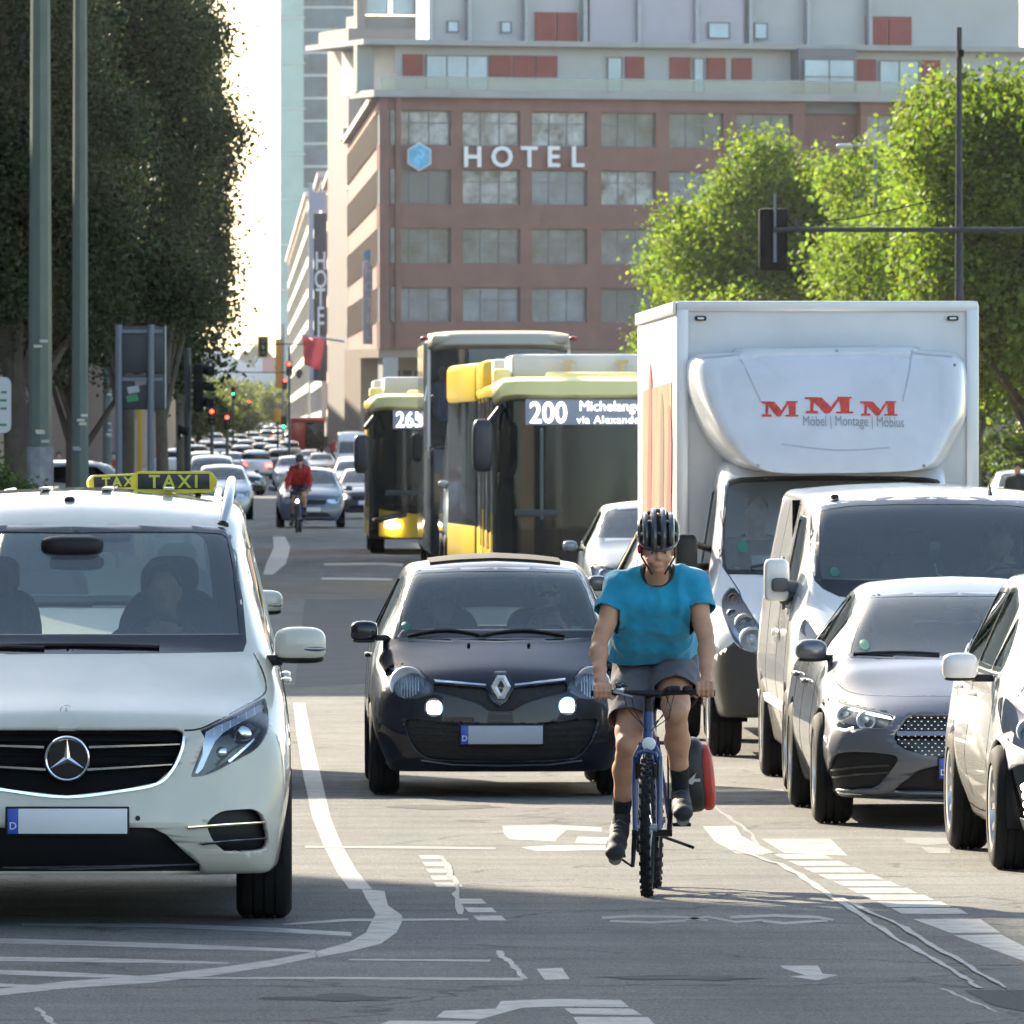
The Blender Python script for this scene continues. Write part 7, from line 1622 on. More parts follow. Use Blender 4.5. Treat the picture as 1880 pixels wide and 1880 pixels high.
SK2 = M('skin_tanned', (0.54, 0.27, 0.165), 0.5, var=0.1, scale=12, bump=0.12, bscale=50)
COLLAR = M('collar_grey', (.03, .035, .045), .8)
def rider(label, X, D, shirt_mat, shorts_mat, long_sleeve=False, vox=.005, helm=None):
    r = empty('person', (X, D, 0), label, 'person')
    sh = [P3(1137, 1080, .47), P3(1273, 1077, .47)]; el = [P3(1101, 1176, .37), P3(1296, 1172, .37)]; wr = [P3(1101, 1248, .19), P3(1297, 1244, .19)]
    hip = [P3(1172, 1215, .84), P3(1236, 1215, .84)]; kn = [P3(1153, 1366, .46), P3(1241, 1308, .36)]; an = [P3(1141, 1492, .63), P3(1249, 1447, .60)]
    hd = P3(1208, 1004, .28); nk = P3(1206, 1062, .42); tr = Matrix.Rotation(R(30), 3, 'X')
    m = SB(.02); m.blob(hd + Vector((0, .01, .015)), (.150, .195, .205), 2, tr); m.blob(hd + Vector((0, -.028, -.055)), (.118, .125, .13), 2, tr); m.k = .015; m.blob(hd + Vector((0, -.062, -.112)), (.052, .045, .04))
    f = hd + Vector((0, -.086, -.032)); m.k = .008; m.tube([f + Vector((0, .008, .026)), f + Vector((0, -.006, .0)), f + Vector((0, -.014, -.022))], [.007, .009, .0105]); m.tube([f + Vector((-.010, -.008, -.026)), f + Vector((.010, -.008, -.026))], .007)
    m.k = .012; m.blob(f + Vector((0, .002, -.052)), (.044, .018, .010)); m.blob(f + Vector((0, .004, -.062)), (.038, .018, .010)); m.cutb(f + Vector((0, -.008, -.057)), (.04, .012, .003), k=.003); m.k = .015; m.tube([f + Vector((-.045, .024, .030)), f + Vector((0, .008, .026)), f + Vector((.045, .024, .030))], .007)
    m.blob(f + Vector((-.04, .012, -.03)), (.045, .035, .035)); m.blob(f + Vector((.04, .012, -.03)), (.045, .035, .035))
    for sg in (1, -1): m.cutb(f + Vector((sg * .033, -.008, .006)), (.030, .022, .018)); m.k = .006; m.blob(hd + Vector((sg * .077, .02, -.02)), (.02, .036, .06), 2, tr)
    m.k = .03; m.tube([hd + Vector((0, .03, -.05)), nk, P3(1206, 1090, .52)], [.052, .057, .07])
    m.k = .05; m.tube([sh[0] + Vector((.02, .02, 0)), sh[1] + Vector((-.02, .02, 0))], .055); m.tube([P3(1206, 1100, .53), P3(1205, 1150, .68), P3(1204, 1215, .84)], [.12, .115, .13])
    for i in (0, 1):
        sg = -1 if i == 0 else 1; m.k = .03
        m.tube([sh[i], sh[i].lerp(el[i], .35), sh[i].lerp(el[i], .8), el[i]], [.058, .049, .040, .038]); m.blob(sh[i].lerp(el[i], .5) + Vector((0, -.012, 0)), (.075, .08, .15))
        m.k = .02; m.tube([el[i], el[i].lerp(wr[i], .3) + Vector((sg * .004, 0, 0)), el[i].lerp(wr[i], .75), wr[i]], [.038, .043, .031, .026])
        bar = P3(1106 if i == 0 else 1294, 1271 if i == 0 else 1268, .13); m.k = .006; hand(m, wr[i], tuple(bar), sg, sg)
        k, a = kn[i], an[i]; m.k = .035
        m.tube([hip[i], hip[i].lerp(k, .5), hip[i].lerp(k, .85), k], [.098, .086, .066, .058]); back = Vector((0, .035, 0)); m.k = .02; m.tube([k, k.lerp(a, .18) + back * .5, k.lerp(a, .38) + back, k.lerp(a, .7) + back * .3, a], [.055, .053, .062, .044, .036]); m.blob(k + Vector((0, -.028, -.005)), (.075, .06, .09)); m.blob(k.lerp(a, .34) + Vector((.022, .03, 0)), (.06, .08, .17))
        toe = P3(1130, 1560, .44) if i == 0 else P3(1253, 1487, .40); m.tube([a, a + Vector((0, .0, -.05)), toe + Vector((0, .06, .01))], [.034, .038, .030])
    body = fuse('body', m, SK2, r, vox)
    for sg in (1, -1): e = MB(); e.blob(f + Vector((sg * .033, .004, .006)), (.026, .016, .013), 2); ey = e.build('eye', M('eye_white', (.5, .46, .42), .3), body); e = MB(); e.blob(f + Vector((sg * .033, -.004, .005)), (.011, .006, .011), 2); e.build('iris', M('eye_iris', (.03, .02, .015), .3), ey)
    for sg in (1, -1): e = MB(); e.tube([f + Vector((sg * .015, -.009, .030)), f + Vector((sg * .034, -.006, .035)), f + Vector((sg * .052, .008, .030))], [.003, .004, .002], 6); e.build('eyebrow', M('hair_dark', (.03, .02, .015), .7), body)
    # t-shirt: broad sloping shoulders, chest, loose waist, wide short sleeves
    m = SB(.05); m.tube([P3(1168, 1058, .44), P3(1246, 1056, .44)], .047); m.tube([sh[0] + Vector((.01, .01, -.005)), sh[1] + Vector((-.01, .01, -.005))], .074); m.tube([P3(1163, 1105, .45), P3(1247, 1103, .45)], .092); m.tube([P3(1176, 1105, .60), P3(1236, 1105, .60)], .12)
    m.tube([P3(1170, 1135, .52), P3(1236, 1135, .52)], .105); m.tube([P3(1166, 1165, .62), P3(1228, 1162, .62)], .125); m.tube([P3(1163, 1192, .74), P3(1226, 1186, .74)], .145); m.tube([P3(1175, 1215, .88), P3(1228, 1215, .88)], .14)
    cuts = []; m.k = .04
    for i in (0, 1):
        q = sh[i].lerp(el[i], .46)
        if long_sleeve: m.tube([sh[i], el[i], wr[i]], [.075, .06, .043]); cuts.append((el[i].lerp(wr[i], .9), wr[i] - el[i], .07))
        else: m.tube([sh[i], q, sh[i].lerp(el[i], .62)], [.078, .064, .066]); lim = P3(1136 if i == 0 else 1266, 1100, .45).x; cuts.append((q, (el[i] - sh[i]).normalized() + Vector((0, -.12, 0)), .14, (lambda v, i=i, lim=lim: v.x < lim if i == 0 else v.x > lim)))
    cuts.append((P3(1194, 1198, .80), Vector((.06, .25, -1)), .6)); nc = P3(1207, 1050, .41)
    cuts.append((nc - Vector((0, 0, 1)), Vector((0, 0, 1)), 2, lambda v: ((v.x - nc.x) / .076) ** 2 + ((v.y - nc.y + .03) / .15) ** 2 + ((v.z - nc.z - .012) / .080) ** 2 < 1))
    fuse('shirt', m, shirt_mat, r, vox * 1.1, .015, 9, cuts, thick=.003, seed=3, hem=(nc + Vector((0, 0, -.04)), .17, .0085))
    # shorts
    m = SB(.05); m.tube([P3(1176, 1216, .86), P3(1232, 1216, .86)], .125); cuts = []
    for i in (0, 1):
        q = hip[i].lerp(kn[i], .72 if i == 0 else .64); d = kn[i] - hip[i]; m.tube([hip[i], hip[i].lerp(kn[i], .4), q + d * .2], [.120, .112, .106]); cuts.append((q, d + Vector((0, .05, -.05)), .32, (lambda v, i=i: v.x < P3(1200, 1250, .6).x if i == 0 else v.x > P3(1200, 1250, .6).x)))
    cuts.append((P3(1204, 1178, .9), Vector((0, .2, 1)), .3))
    fuse('shorts', m, shorts_mat, r, vox * 1.1, .009, 9, cuts, thick=.003, seed=8)
    # socks and shoes
    for i in (0, 1):
        k, a = kn[i], an[i]; m = MB(); t_ = k.lerp(a, .80 if i == 0 else .72); m.tube([t_, a, a + Vector((0, .0, -.05))], [.050, .043, .046], 14); m.build('sock', M('sock_black', (.012, .012, .013), .9), r)
        toe = P3(1129, 1566, .42) if i == 0 else P3(1254, 1493, .38); heel = a + Vector((0, .05, -.085)); ax = (heel - toe); m = SB(.025)
        m.tube([toe, toe.lerp(heel, .3) + Vector((0, 0, .008)), toe.lerp(heel, .6) + Vector((0, 0, .02)), heel + Vector((0, 0, .02))], [.036, .046, .043, .038], 14); m.blob(toe.lerp(heel, .02), (.098, .09, .062), 2.5); m.tube([toe.lerp(heel, .72) + Vector((0, 0, .03)), a + Vector((0, 0, -.02))], [.045, .046], 12)
        s_ = fuse('shoe', m, M('shoe_grey', (.02, .02, .026), .7, var=.3, scale=30, bump=.3, bscale=90), r, .005)
        m = MB(); m.tube([toe + Vector((0, .0, -.03)), toe.lerp(heel, .5) + Vector((0, 0, -.034)), heel + Vector((0, 0, -.022))], [.034, .036, .032], 12); sl = m.build('sole', M('sole_grey', (.22, .21, .2), .7), s_)
        m = MB()
        for j in range(5):
            c_ = toe.lerp(heel, .30 + .085 * j) + Vector((0, -.012, .048 + .006 * j)); m.tube([c_ + Vector((-.024, 0, -.006)), c_ + Vector((0, -.003, .004)), c_ + Vector((.024, 0, -.006))], .0028, 5)
        m.tube([toe.lerp(heel, .62) + Vector((-.035, -.02, .075)), toe.lerp(heel, .66) + Vector((0, -.03, .088)), toe.lerp(heel, .62) + Vector((.04, -.02, .07))], .003, 5); m.build('lace', M('lace_grey', (.1, .1, .11), .8), s_)
    # helmet
    hc = hd + Vector((0, .018, .060)); tl = Matrix.Rotation(R(27), 3, 'X'); m = MB()
    m.blob(hc, (.182, .24, .182), 2.3, tl, 28, 16); hm = m.build('helmet', M('helmet_foam', (.012, .012, .014), .7), r)
    def hp(u, v, k=1.0): 
        x = math.sin(v); c_ = math.cos(v); return hc + tl @ Vector((.099 * x * k, -.136 * math.cos(u) * c_ * k, .112 * math.sin(u) * c_ * k))
    m = MB(); sm_ = helm or M('helmet_shell', (.035, .036, .043), .3, coat=.8)
    for v in (-62, -38, -13, 13, 38, 62):
        pts = [hp(R(u), R(v), 1.0 + .03 * math.sin(R(u))) for u in range(-8, 178, 12)]; m.tube(pts, [.006] + [.0165 if abs(v) < 60 else .014] * (len(pts) - 2) + [.006], 8)
    for v0, v1, u in ((-62, -38, 30), (38, 62, 30), (-38, -13, 62), (13, 38, 62), (-13, 13, 30), (-13, 13, 105), (-62, -38, 95), (38, 62, 95), (-38, -13, 130), (13, 38, 130)):
        m.tube([hp(R(u), R(v0), 1.02), hp(R(u + 6), R((v0 + v1) / 2), 1.03), hp(R(u), R(v1), 1.02)], .010, 8)
    m.tube([hp(R(-8), R(v), 1.0) for v in range(-80, 81, 10)], .011, 8); m.build('helmet_shell', sm_, hm)
    m = MB()
    for sg in (1, -1): m.tube([hd + Vector((sg * .085, .0, .03)), hd + Vector((sg * .082, -.02, -.05)), hd + Vector((sg * .03, -.06, -.135))], .0045, 6)
    m.build('chin_strap', BLACKP, hm)
    if not long_sleeve: m = MB(); m.blob(hd + Vector((-.092, .0, -.01)), (.02, .03, .05), 2.5); m.build('earpiece', M('ear_red', (.6, .03, .04), .4), r)
    return r
SHIRT = M('shirt_turquoise', (0.0, .29, .47), .88, var=.1, scale=9, sheen=.3, bump=.9, bscale=13)
SHORTS = M('shorts_grey', (.14, .135, .155), .88, var=.1, scale=8, bump=.8, bscale=14)
rider_ = rider('cyclist in turquoise t-shirt, grey shorts and black helmet, riding towards the viewer', BX, BD, SHIRT, SHORTS)
# ---- bicycle
def bicycle(label, X, D, lit=False):
    b = empty('bicycle', (X, D, 0), label, 'bicycle'); BL = M('bike_blue', (.008, .035, .15), .35, coat=.5); r0 = .34
    def whl(y, nm):
        m = MB(); c_ = Yw(0, y, r0); rt = Matrix.Rotation(-.077, 3, 'Z'); n = 56
        pts = [c_ + rt @ Vector((0, (r0 - .027) * math.cos(2 * math.pi * k / n), (r0 - .027) * math.sin(2 * math.pi * k / n))) for k in range(n)]; m.tube(pts, .025, 12, closed=True); w_ = m.build(nm, RUBBER, b)
        m = MB(); 
        for k in range(72):
            a = 2 * math.pi * k / 72
            for j, (dx, dr, wd) in enumerate(((-.023, -.008, .012), (-.008, 0, .012), (.008, 0, .012), (.023, -.008, .012))):
                if (k + j) % 2: continue
                rr_ = r0 + dr; rot = rt @ Matrix.Rotation(a, 3, 'X'); m.box(c_ + rot @ Vector((dx, rr_ - .001, 0)), (wd, .011, .018), rot)
        m.build('tread', RUBBER, w_, smooth=0)
        m = MB(); pts = [c_ + rt @ Vector((0, (r0 - .056) * math.cos(2 * math.pi * k / n), (r0 - .056) * math.sin(2 * math.pi * k / n))) for k in range(n)]; m.tube(pts, .011, 8, closed=True); m.build('rim', BLACKP, w_)
        m = MB()
        for k in range(28):
            a = 2 * math.pi * k / 28; e = rt @ Vector((0, (r0 - .06) * math.cos(a), (r0 - .06) * math.sin(a))); m.tube([c_ + rt @ Vector((.028 * (1 if k % 2 else -1), 0, 0)), c_ + e], .0012, 4)
        m.tube([c_ + rt @ Vector((-.05, 0, 0)), c_ + rt @ Vector((.05, 0, 0))], .018, 10); m.build('spokes', GALV, w_)
        return w_
    whl(0, 'front_wheel'); whl(1.07, 'rear_wheel')
    m = MB()
    for sg in (1, -1): m.tube([Yw(sg * .058, .0, .33), Yw(sg * .06, .02, .52), Yw(sg * .055, .045, .68), Yw(sg * .03, .06, .735)], [.014, .017, .021, .02], 10)
    m.tube([Yw(-.045, .06, .735), Yw(.045, .06, .735)], .022, 10); m.tube([Yw(0, .065, .74), Yw(0, .09, .80)], .02, 10); m.build('fork', BL, b)
    m = MB(); m.tube([Yw(0, .075, .77), Yw(0, .115, .90)], .026, 12); m.tube([Yw(0, .085, .80), Yw(0, .60, .31)], [.024, .026], 10); m.tube([Yw(0, .11, .88), Yw(0, .78, .76)], .02, 10); m.tube([Yw(0, .62, .29), Yw(0, .80, .84)], .018, 10)
    for sg in (1, -1): m.tube([Yw(0, .62, .29), Yw(sg * .06, .85, .30), Yw(sg * .065, 1.07, .34)], .011, 8); m.tube([Yw(sg * .02, .78, .76), Yw(sg * .065, 1.07, .34)], .009, 8)
    m.build('frame', BL, b)
    m = MB(); m.tube([Yw(0, .115, .90), Yw(0, .13, .97)], .021, 10); m.tube([Yw(0, .135, .975), Yw(0, .11, 1.0)], .022, 10); m.build('stem', BLACKP, b)
    z = 1.0; L0, R0 = P3(1086, 1272, .13), P3(1312, 1272, .13)
    m = MB(); m.tube([P3(1130, 1272, .13), P3(1165, 1272, .11), P3(1197, 1274, .10), P3(1232, 1272, .11), P3(1265, 1271, .13)], [.012, .013, .017, .013, .012], 10); hb_ = m.build('handlebar', BLACKP, b)
    for a, e in ((P3(1084, 1273, .13), P3(1132, 1272, .13)), (P3(1266, 1271, .13), P3(1313, 1272, .13))): m = MB(); m.tube([a, e], .0165, 10); m.build('grip', BLACKP, hb_)
    for px, sg in ((1137, -1), (1262, 1)):
        c_ = P3(px, 1266, .10); m = MB(); m.blob(c_, (.05, .05, .04), 3); m.tube([c_, c_ + Vector((-sg * -.03, -.05, -.01)), P3(px + sg * -24 if sg < 0 else px + 20, 1279, .04)], [.007, .006, .005], 6)
        m.build('brake_lever', ALLOY if sg < 0 else BLACKP, hb_)
    m = MB(); c_ = P3(1136, 1259, .09); m.blob(c_, (.035, .035, .035), 3); m.blob(c_ + Vector((.03, 0, .004)), (.03, .03, .02), 3); m.build('bell', GLOSSB, hb_)
    m = MB(); c_ = P3(1238, 1264, .08); m.blob(c_, (.06, .05, .028), 3.5); m.blob(c_ + Vector((-.03, -.01, -.004)), (.03, .04, .03), 3); m.tube([c_ + Vector((-.045, 0, 0)), c_ + Vector((-.06, -.02, -.015)), c_ + Vector((-.08, -.02, -.045))], .004, 6); m.build('shifter', BLACKP, hb_)
    m = MB()
    for k, (a, e, s_) in enumerate(((1145, 1178, .05), (1158, 1186, .03), (1238, 1200, -.05), (1228, 1196, -.03))):
        p0, p1 = P3(a, 1274, .1), P3(e, 1330 + 12 * (k % 2), .06); m.tube([p0, p0.lerp(p1, .35) + Vector((-s_ * .3, -.05, -.02)), p0.lerp(p1, .7) + Vector((0, -.04, -.015)), p1], .0026, 5)
    m.tube([P3(1222, 1276, .1), P3(1232, 1300, .02), P3(1228, 1318, .02), P3(1204, 1335, .05)], .0026, 5); m.build('brake_cable', BLACKP, b)
    hl = P3(1191, 1366, -.02); m = MB(); m.lathe([(-.015, .0), (-.02, .02), (-.015, .034), (.02, .036), (.05, .02), (.055, 0)], c=hl, axis='y', n=24); lm = m.build('front_lamp', CHROME if not lit else LAMPON, b)
    m = MB(); m.lathe([(-.022, 0), (-.02, .026), (-.016, .033)], c=hl, axis='y', n=24); m.build('lamp_lens', M('lens_clear', (.7, .72, .72), .2) if not lit else LAMPON, lm)
    # arch over the tyre
    m = MB(); m.tube([Yw(-.052, -.02, .66), Yw(-.04, -.035, .705), Yw(0, -.04, .72), Yw(.04, -.035, .705), Yw(.052, -.02, .66)], .012, 8); m.build('brake_bridge', BL, b)
    for sg in (1, -1): m = MB(); m.box(Yw(sg * .036, -.02, .62), (.022, .035, .07), bev=.005); m.tube([Yw(sg * .05, -.01, .58), Yw(sg * .055, -.03, .69)], .008, 6); m.build('brake_arm', BLACKP, b)
    m = MB(); m.lathe([(-.005, .055), (-.005, .095), (0, .1), (.005, .095), (.005, .055)], c=Yw(-.055, .62, .29), axis='x', n=36, closed=True); m.tube([Yw(-.1, .62, .29), Yw(.1, .62, .29)], .018, 10)
    for k in range(5): a = k * 1.257; m.tube([Yw(-.055, .62, .29), Yw(-.055, .62 + .08 * math.cos(a), .29 + .08 * math.sin(a))], .006, 5)
    m.build('chainring', BLACKP, b)
    pl, pr = Yw(-.095, .56, .125), Yw(.095, .68, .455)
    m = MB(); m.tube([Yw(-.085, .62, .29), pl], [.014, .011], 8); m.build('crank_arm', BLACKP, b); m = MB(); m.tube([Yw(.085, .62, .29), pr], [.014, .011], 8); m.build('crank_arm', BLACKP, b)
    f0, f1 = P3(1132, 1560, .52), P3(1252, 1503, .5)
    for p, ff in ((pl, f0), (pr, f1)): m = MB(); c_ = Vector((ff.x, p.y, ff.z - .02)); m.box((ff.x, ff.y + .02, ff.z - .03), (.09, .07, .018), bev=.004); m.tube([p, (ff.x, ff.y + .02, ff.z - .03)], .006, 6); m.build('pedal', BLACKP, b)
    m = MB(); m.tube([Yw(-.058, .62, .385), Yw(-.062, 1.07, .375)], .004, 5); m.tube([Yw(-.058, .62, .195), Yw(-.062, 1.05, .27)], .004, 5); m.build('chain', GALV, b)
    m = MB(); m.lathe([(-.03, .02), (-.03, .055), (.0, .045), (.0, .02)], c=Yw(-.06, 1.07, .34), axis='x', n=24); m.blob(Yw(-.085, 1.06, .24), (.03, .05, .13), 3); m.build('rear_gears', BLACKP, b)
    m = MB(); m.tube([Yw(0, .80, .82), Yw(0, .84, .95)], .014, 8); sp_ = m.build('seat_post', BLACKP, b); m = MB(); m.blob(Yw(0, .92, .975), (.15, .17, .05), 2.6); m.blob(Yw(0, .80, .975), (.06, .2, .04), 2.6); m.build('saddle', BLACKP, b)
    m = MB()
    for sg in (1, -1): m.tube([Yw(sg * .06, .84, .72), Yw(sg * .06, 1.3, .73)], .006, 6); m.tube([Yw(sg * .065, 1.07, .36), Yw(sg * .06, 1.12, .73)], .005, 6)
    for y in (.9, 1.05, 1.2): m.tube([Yw(-.06, y, .725), Yw(.06, y, .725)], .005, 6)
    m.build('luggage_rack', BLACKP, b); m = MB(); m.tube([Yw(.05, .68, .27), Yw(.17, .82, .22), Yw(.2, .8, .21)], .008, 6); m.build('kickstand', BLACKP, b)
    return b
bicycle('blue bicycle with knobbly tyres under the cyclist in turquoise', BX, BD)
bag = empty('pannier_bag', (BX + .25, BD + 1.08, 0), 'black and red roll-top pannier hanging on the rear rack of the blue bicycle', 'bag')
m = MB(); m.blob((.005, 0, .565), (.17, .34, .38), 3.6, Matrix.Rotation(R(-5), 3, 'Y')); m.build('bag_body', M('bag_black', (.012, .012, .013), .5, bump=.3, bscale=20), bag)
m = MB(); m.blob((.085, 0, .555), (.085, .31, .34), 3, Matrix.Rotation(R(-6), 3, 'Y')); m.build('bag_front', M('bag_red', (.45, .03, .02), .5, var=.2, scale=8), bag)
m = MB(); m.prism([(-.02, .53), (.03, .58), (.02, .55), (.05, .55), (.05, .535), (.02, .535), (.01, .52)], 'y', -.178, -.168); m.build('bag_mark', M('sock_white', (.5, .5, .5), .6), bag)
# ---- second cyclist far behind
r2 = rider('distant cyclist in a red jacket coming on before the grey blue compact car', .98, 247, M('jacket_red', (.42, .02, .02), .8), M('trousers_dark', (.04, .045, .07), .8), True, vox=.012)
bicycle('dark bicycle with a glaring front lamp under the cyclist in red', .98, 247, lit=True)
# ---- people seen through windscreens and on the pavements
def bust(label, X, Y, Z, top, skin=SKIN, glasses=False, scale=1.0, arm=False, hairc=(.03, .02, .015), vox=.012):
    p = empty('person', (X, Y, Z), label, 'person'); m = SB(.02)
    m.blob((0, 0, 0), (.155, .19, .235), 2.3); m.blob((0, -.03, -.07), (.11, .13, .1), 2.3); m.tube([(0, .02, -.06), (0, .05, -.2)], [.055, .065], 10); m.tube([(-.16, .07, -.25), (.16, .07, -.25)], .07, 10); m.tube([(0, .08, -.3), (0, .1, -.62)], [.14, .15], 14); m.blob((0, -.1, -.02), (.03, .035, .05), 2.2)
    for sg in (1, -1): m.blob((sg * .08, .01, -.01), (.02, .04, .06), 2.4); m.tube([(sg * .19, .07, -.27), (sg * .24, .0, -.5), (sg * .16, -.25, -.42)], [.06, .05, .035], 10)
    if arm: m.tube([(.16, -.25, -.42), (.1, -.2, -.2), (.05, -.14, -.12)], [.035, .03, .03], 8); m.blob((.04, -.14, -.11), (.07, .06, .06), 2.5)
    b = fuse('body', m, skin, p, vox)
    m = SB(.04); m.tube([(-.17, .07, -.26), (.17, .07, -.26)], .083, 12); m.tube([(0, .08, -.3), (0, .1, -.66)], [.16, .17], 14)
    for sg in (1, -1): m.tube([(sg * .19, .07, -.27), (sg * .24, .0, -.5)], [.075, .062], 10)
    fuse('shirt', m, top, p, vox, .006, 9, cuts=[((0, .02, -.19), (0, -.2, 1), .09)])
    m = SB(); m.blob((0, .025, .035), (.17, .2, .21), 2.3); h = fuse('hair', m, M('hair_%.2f' % hairc[0], hairc, .7), p, vox, cuts=[((0, -.05, -.0), (0, -1, -.45), .3)])
    if glasses:
        m = MB()
        for sg in (1, -1): m.blob((sg * .035, -.098, .015), (.055, .02, .035), 2.6)
        m.tube([(-.08, 0, .02), (-.06, -.1, .025), (.06, -.1, .025), (.08, 0, .02)], .004, 5); m.build('sunglasses', GLOSSB, p)
    p.scale = (scale,) * 3; return p
TEE = {k: M('top_' + k, c, .85) for k, c in dict(dark=(.03, .03, .035), blue=(.22, .36, .55), grey=(.12, .12, .13), pink=(.5, .15, .25), red=(.4, .04, .04), white=(.6, .6, .6)).items()}
def inside(c, x, y, z): return (c.X + x, c.D + y, z)
bust('driver with dark sunglasses at the wheel of the small black hatchback', *inside(tw_, .33, 1.52, 1.24), TEE['grey'], glasses=True, arm=True)
bust('passenger beside the driver of the small black hatchback', *inside(tw_, -.34, 1.6, 1.16), TEE['dark'])
bust('driver of the front cream taxi behind its windscreen', *inside(taxi, .43, 2.0, 1.52), TEE['dark'])
bust('driver of the removal truck behind its windscreen', *inside(truck_, -.52, 1.85, 1.72), TEE['grey'])
bust('driver of the white panel van reaching towards a phone', *inside(trafic_, .46, 1.75, 1.58), TEE['dark'], arm=True)
bust('passenger in a pale blue shirt at the upper front window of the coach', 3.28, 181.75, 3.43, TEE['blue'], hairc=(.15, .1, .06), scale=1.05)
bust('second passenger at the upper front window of the coach, further from the kerb', 3.68, 181.9, 3.42, TEE['blue'], scale=1.05)
bust('driver of the crossing silver off-road car', XP(182, 75) , 253.3, 1.4, TEE['grey'])
ph = empty('phone_holder', (trafic_.X + .0, trafic_.D + 1.2, 1.52), 'phone with white cable clamped inside the windscreen of the white panel van', 'phone')
m = MB(); m.box((.0, 0, 0), (.07, .015, .14), bev=.008); m.build('phone', GLOSSB, ph); m = MB(); m.tube([(0, 0, -.07), (.02, 0, -.14), (.1, .0, -.17), (.2, .0, -.22)], .004, 6); m.build('cable', WHITEP, ph)
def walker(label, px, D, top, legs, back=False):
    X = at(px, D); p = empty('person', (X, D, gz(D) + .12), label, 'person'); m = SB(.03)
    m.blob((0, 0, 1.62), (.15, .19, .23), 2.3); m.tube([(0, .01, 1.52), (0, .02, 1.4)], .055, 8); m.tube([(-.14, .02, 1.4), (.14, .02, 1.4)], .07, 8); m.tube([(0, .02, 1.35), (0, .02, .95)], [.14, .14], 12)
    for sg in (1, -1): m.tube([(sg * .09, .0, .95), (sg * .1, -.05 * sg, .5), (sg * .1, .08 * sg, .08)], [.09, .065, .045], 10); m.tube([(sg * .2, .02, 1.38), (sg * .25, .02, 1.1), (sg * .23, -.08, .88)], [.055, .045, .035], 8); m.blob((sg * .1, .08 * sg - .06, .05), (.09, .24, .09), 3); m.blob((sg * .23, -.09, .82), (.05, .07, .1), 2.6)
    fuse('body', m, SKIN, p, .02)
    m = SB(.05); m.tube([(-.15, .02, 1.39), (.15, .02, 1.39)], .085, 8); m.tube([(0, .02, 1.36), (0, .02, .9)], [.165, .17], 12)
    for sg in (1, -1): m.tube([(sg * .2, .02, 1.38), (sg * .25, .02, 1.1)], [.07, .06], 8)
    fuse('top', m, top, p, .02); m = SB(.05)
    for sg in (1, -1): m.tube([(sg * .09, .0, .97), (sg * .1, -.05 * sg, .5), (sg * .1, .08 * sg, .12)], [.12, .085, .065], 10)
    fuse('trousers', m, legs, p, .02); m = MB(); m.blob((0, .02, 1.66), (.17, .2, .19), 2.3); m.build('hair', M('hair_dark', (.03, .02, .015), .7), p)
    return p
walker('pedestrian in pink top walking behind the sign backs', 236, 262, TEE['pink'], TEE['dark']); walker('pedestrian in red top close to the yellow post', 208, 300, TEE['red'], TEE['blue']); walker('pedestrian in dark clothes between the two green masts', 108, 300, TEE['dark'], TEE['grey'])
walker('pedestrian in white top on the pavement under the dark trees', 292, 330, TEE['white'], TEE['dark'])
pr = walker('person in dark coat standing by the parked cars near the picture edge', 1868, 215, TEE['dark'], TEE['dark']); pr.location.z = .0
for (px, D, t_, l_, lb) in ((622, 720, 'white', 'dark', 'tiny pedestrian in white near the foot of the banner sign'), (600, 800, 'dark', 'blue', 'tiny dark pedestrian along the sunny facades'), (612, 660, 'red', 'dark', 'tiny pedestrian in red along the sunny facades')): walker(lb, px, D, TEE[t_], TEE[l_])
# ---------------------------------------------------------------- masts, signals, signs
MG = M('mast_green', (.095, .135, .115), .55, var=.12, scale=2, bump=.1, bscale=20); PGB = M('post_grey_blue', (.15, .18, .22), .5); DARK = M('signal_black', (.008, .008, .009), .8, spec=.2)
def mast(label, px0, px1, s0, top, poster=False, nsides=8):
    D = F_PX / s0; X = XP((px0 + px1) / 2, s0); r = (px1 - px0) / s0 / 2; t = empty('tram_mast', (X, D, 0), label, 'mast'); m = MB()
    m.tube([(0, 0, 0), (0, 0, top)], [r * 1.02, r * .66], nsides); p = m.build('pole', MG, t, smooth=20); m = MB(); m.lathe([(.0, r * 1.5), (.35, r * 1.4), (.4, r)], axis='z', n=nsides); m.build('foot', MG, t, smooth=20)
    rr = random.Random(int(px0))
    for k in range(5): z = 1.9 + rr.random() * 1.9; a = rr.uniform(-2.3, -.9); m = MB(); rt = Matrix.Rotation(a + math.pi / 2, 3, 'Z'); m.box(rt @ Vector((0, -r * 1.0, z)), (.13, .01, .045), rt); m.build('sticker', M('sticker_%d' % (k % 3), ((.55, .5, .4), (.4, .42, .45), (.5, .52, .5))[k % 3], .6), t)
    if poster: m = MB(); m.tube([(0, 0, 1.0), (0, 0, 2.12)], r * 1.06, nsides); m.build('poster_wrap', M('poster_grey', (.22, .24, .27), .7, var=.5, scale=3), t, smooth=20)
    return t
mast('nearest thick green mast with a grey poster round its foot', 51, 97, 120, 14, True); mast('second thick green mast a little further along', 131, 163, 108, 15); mast('thin pale mast behind the two thick green ones', 188, 206, 70, 9, nsides=12)
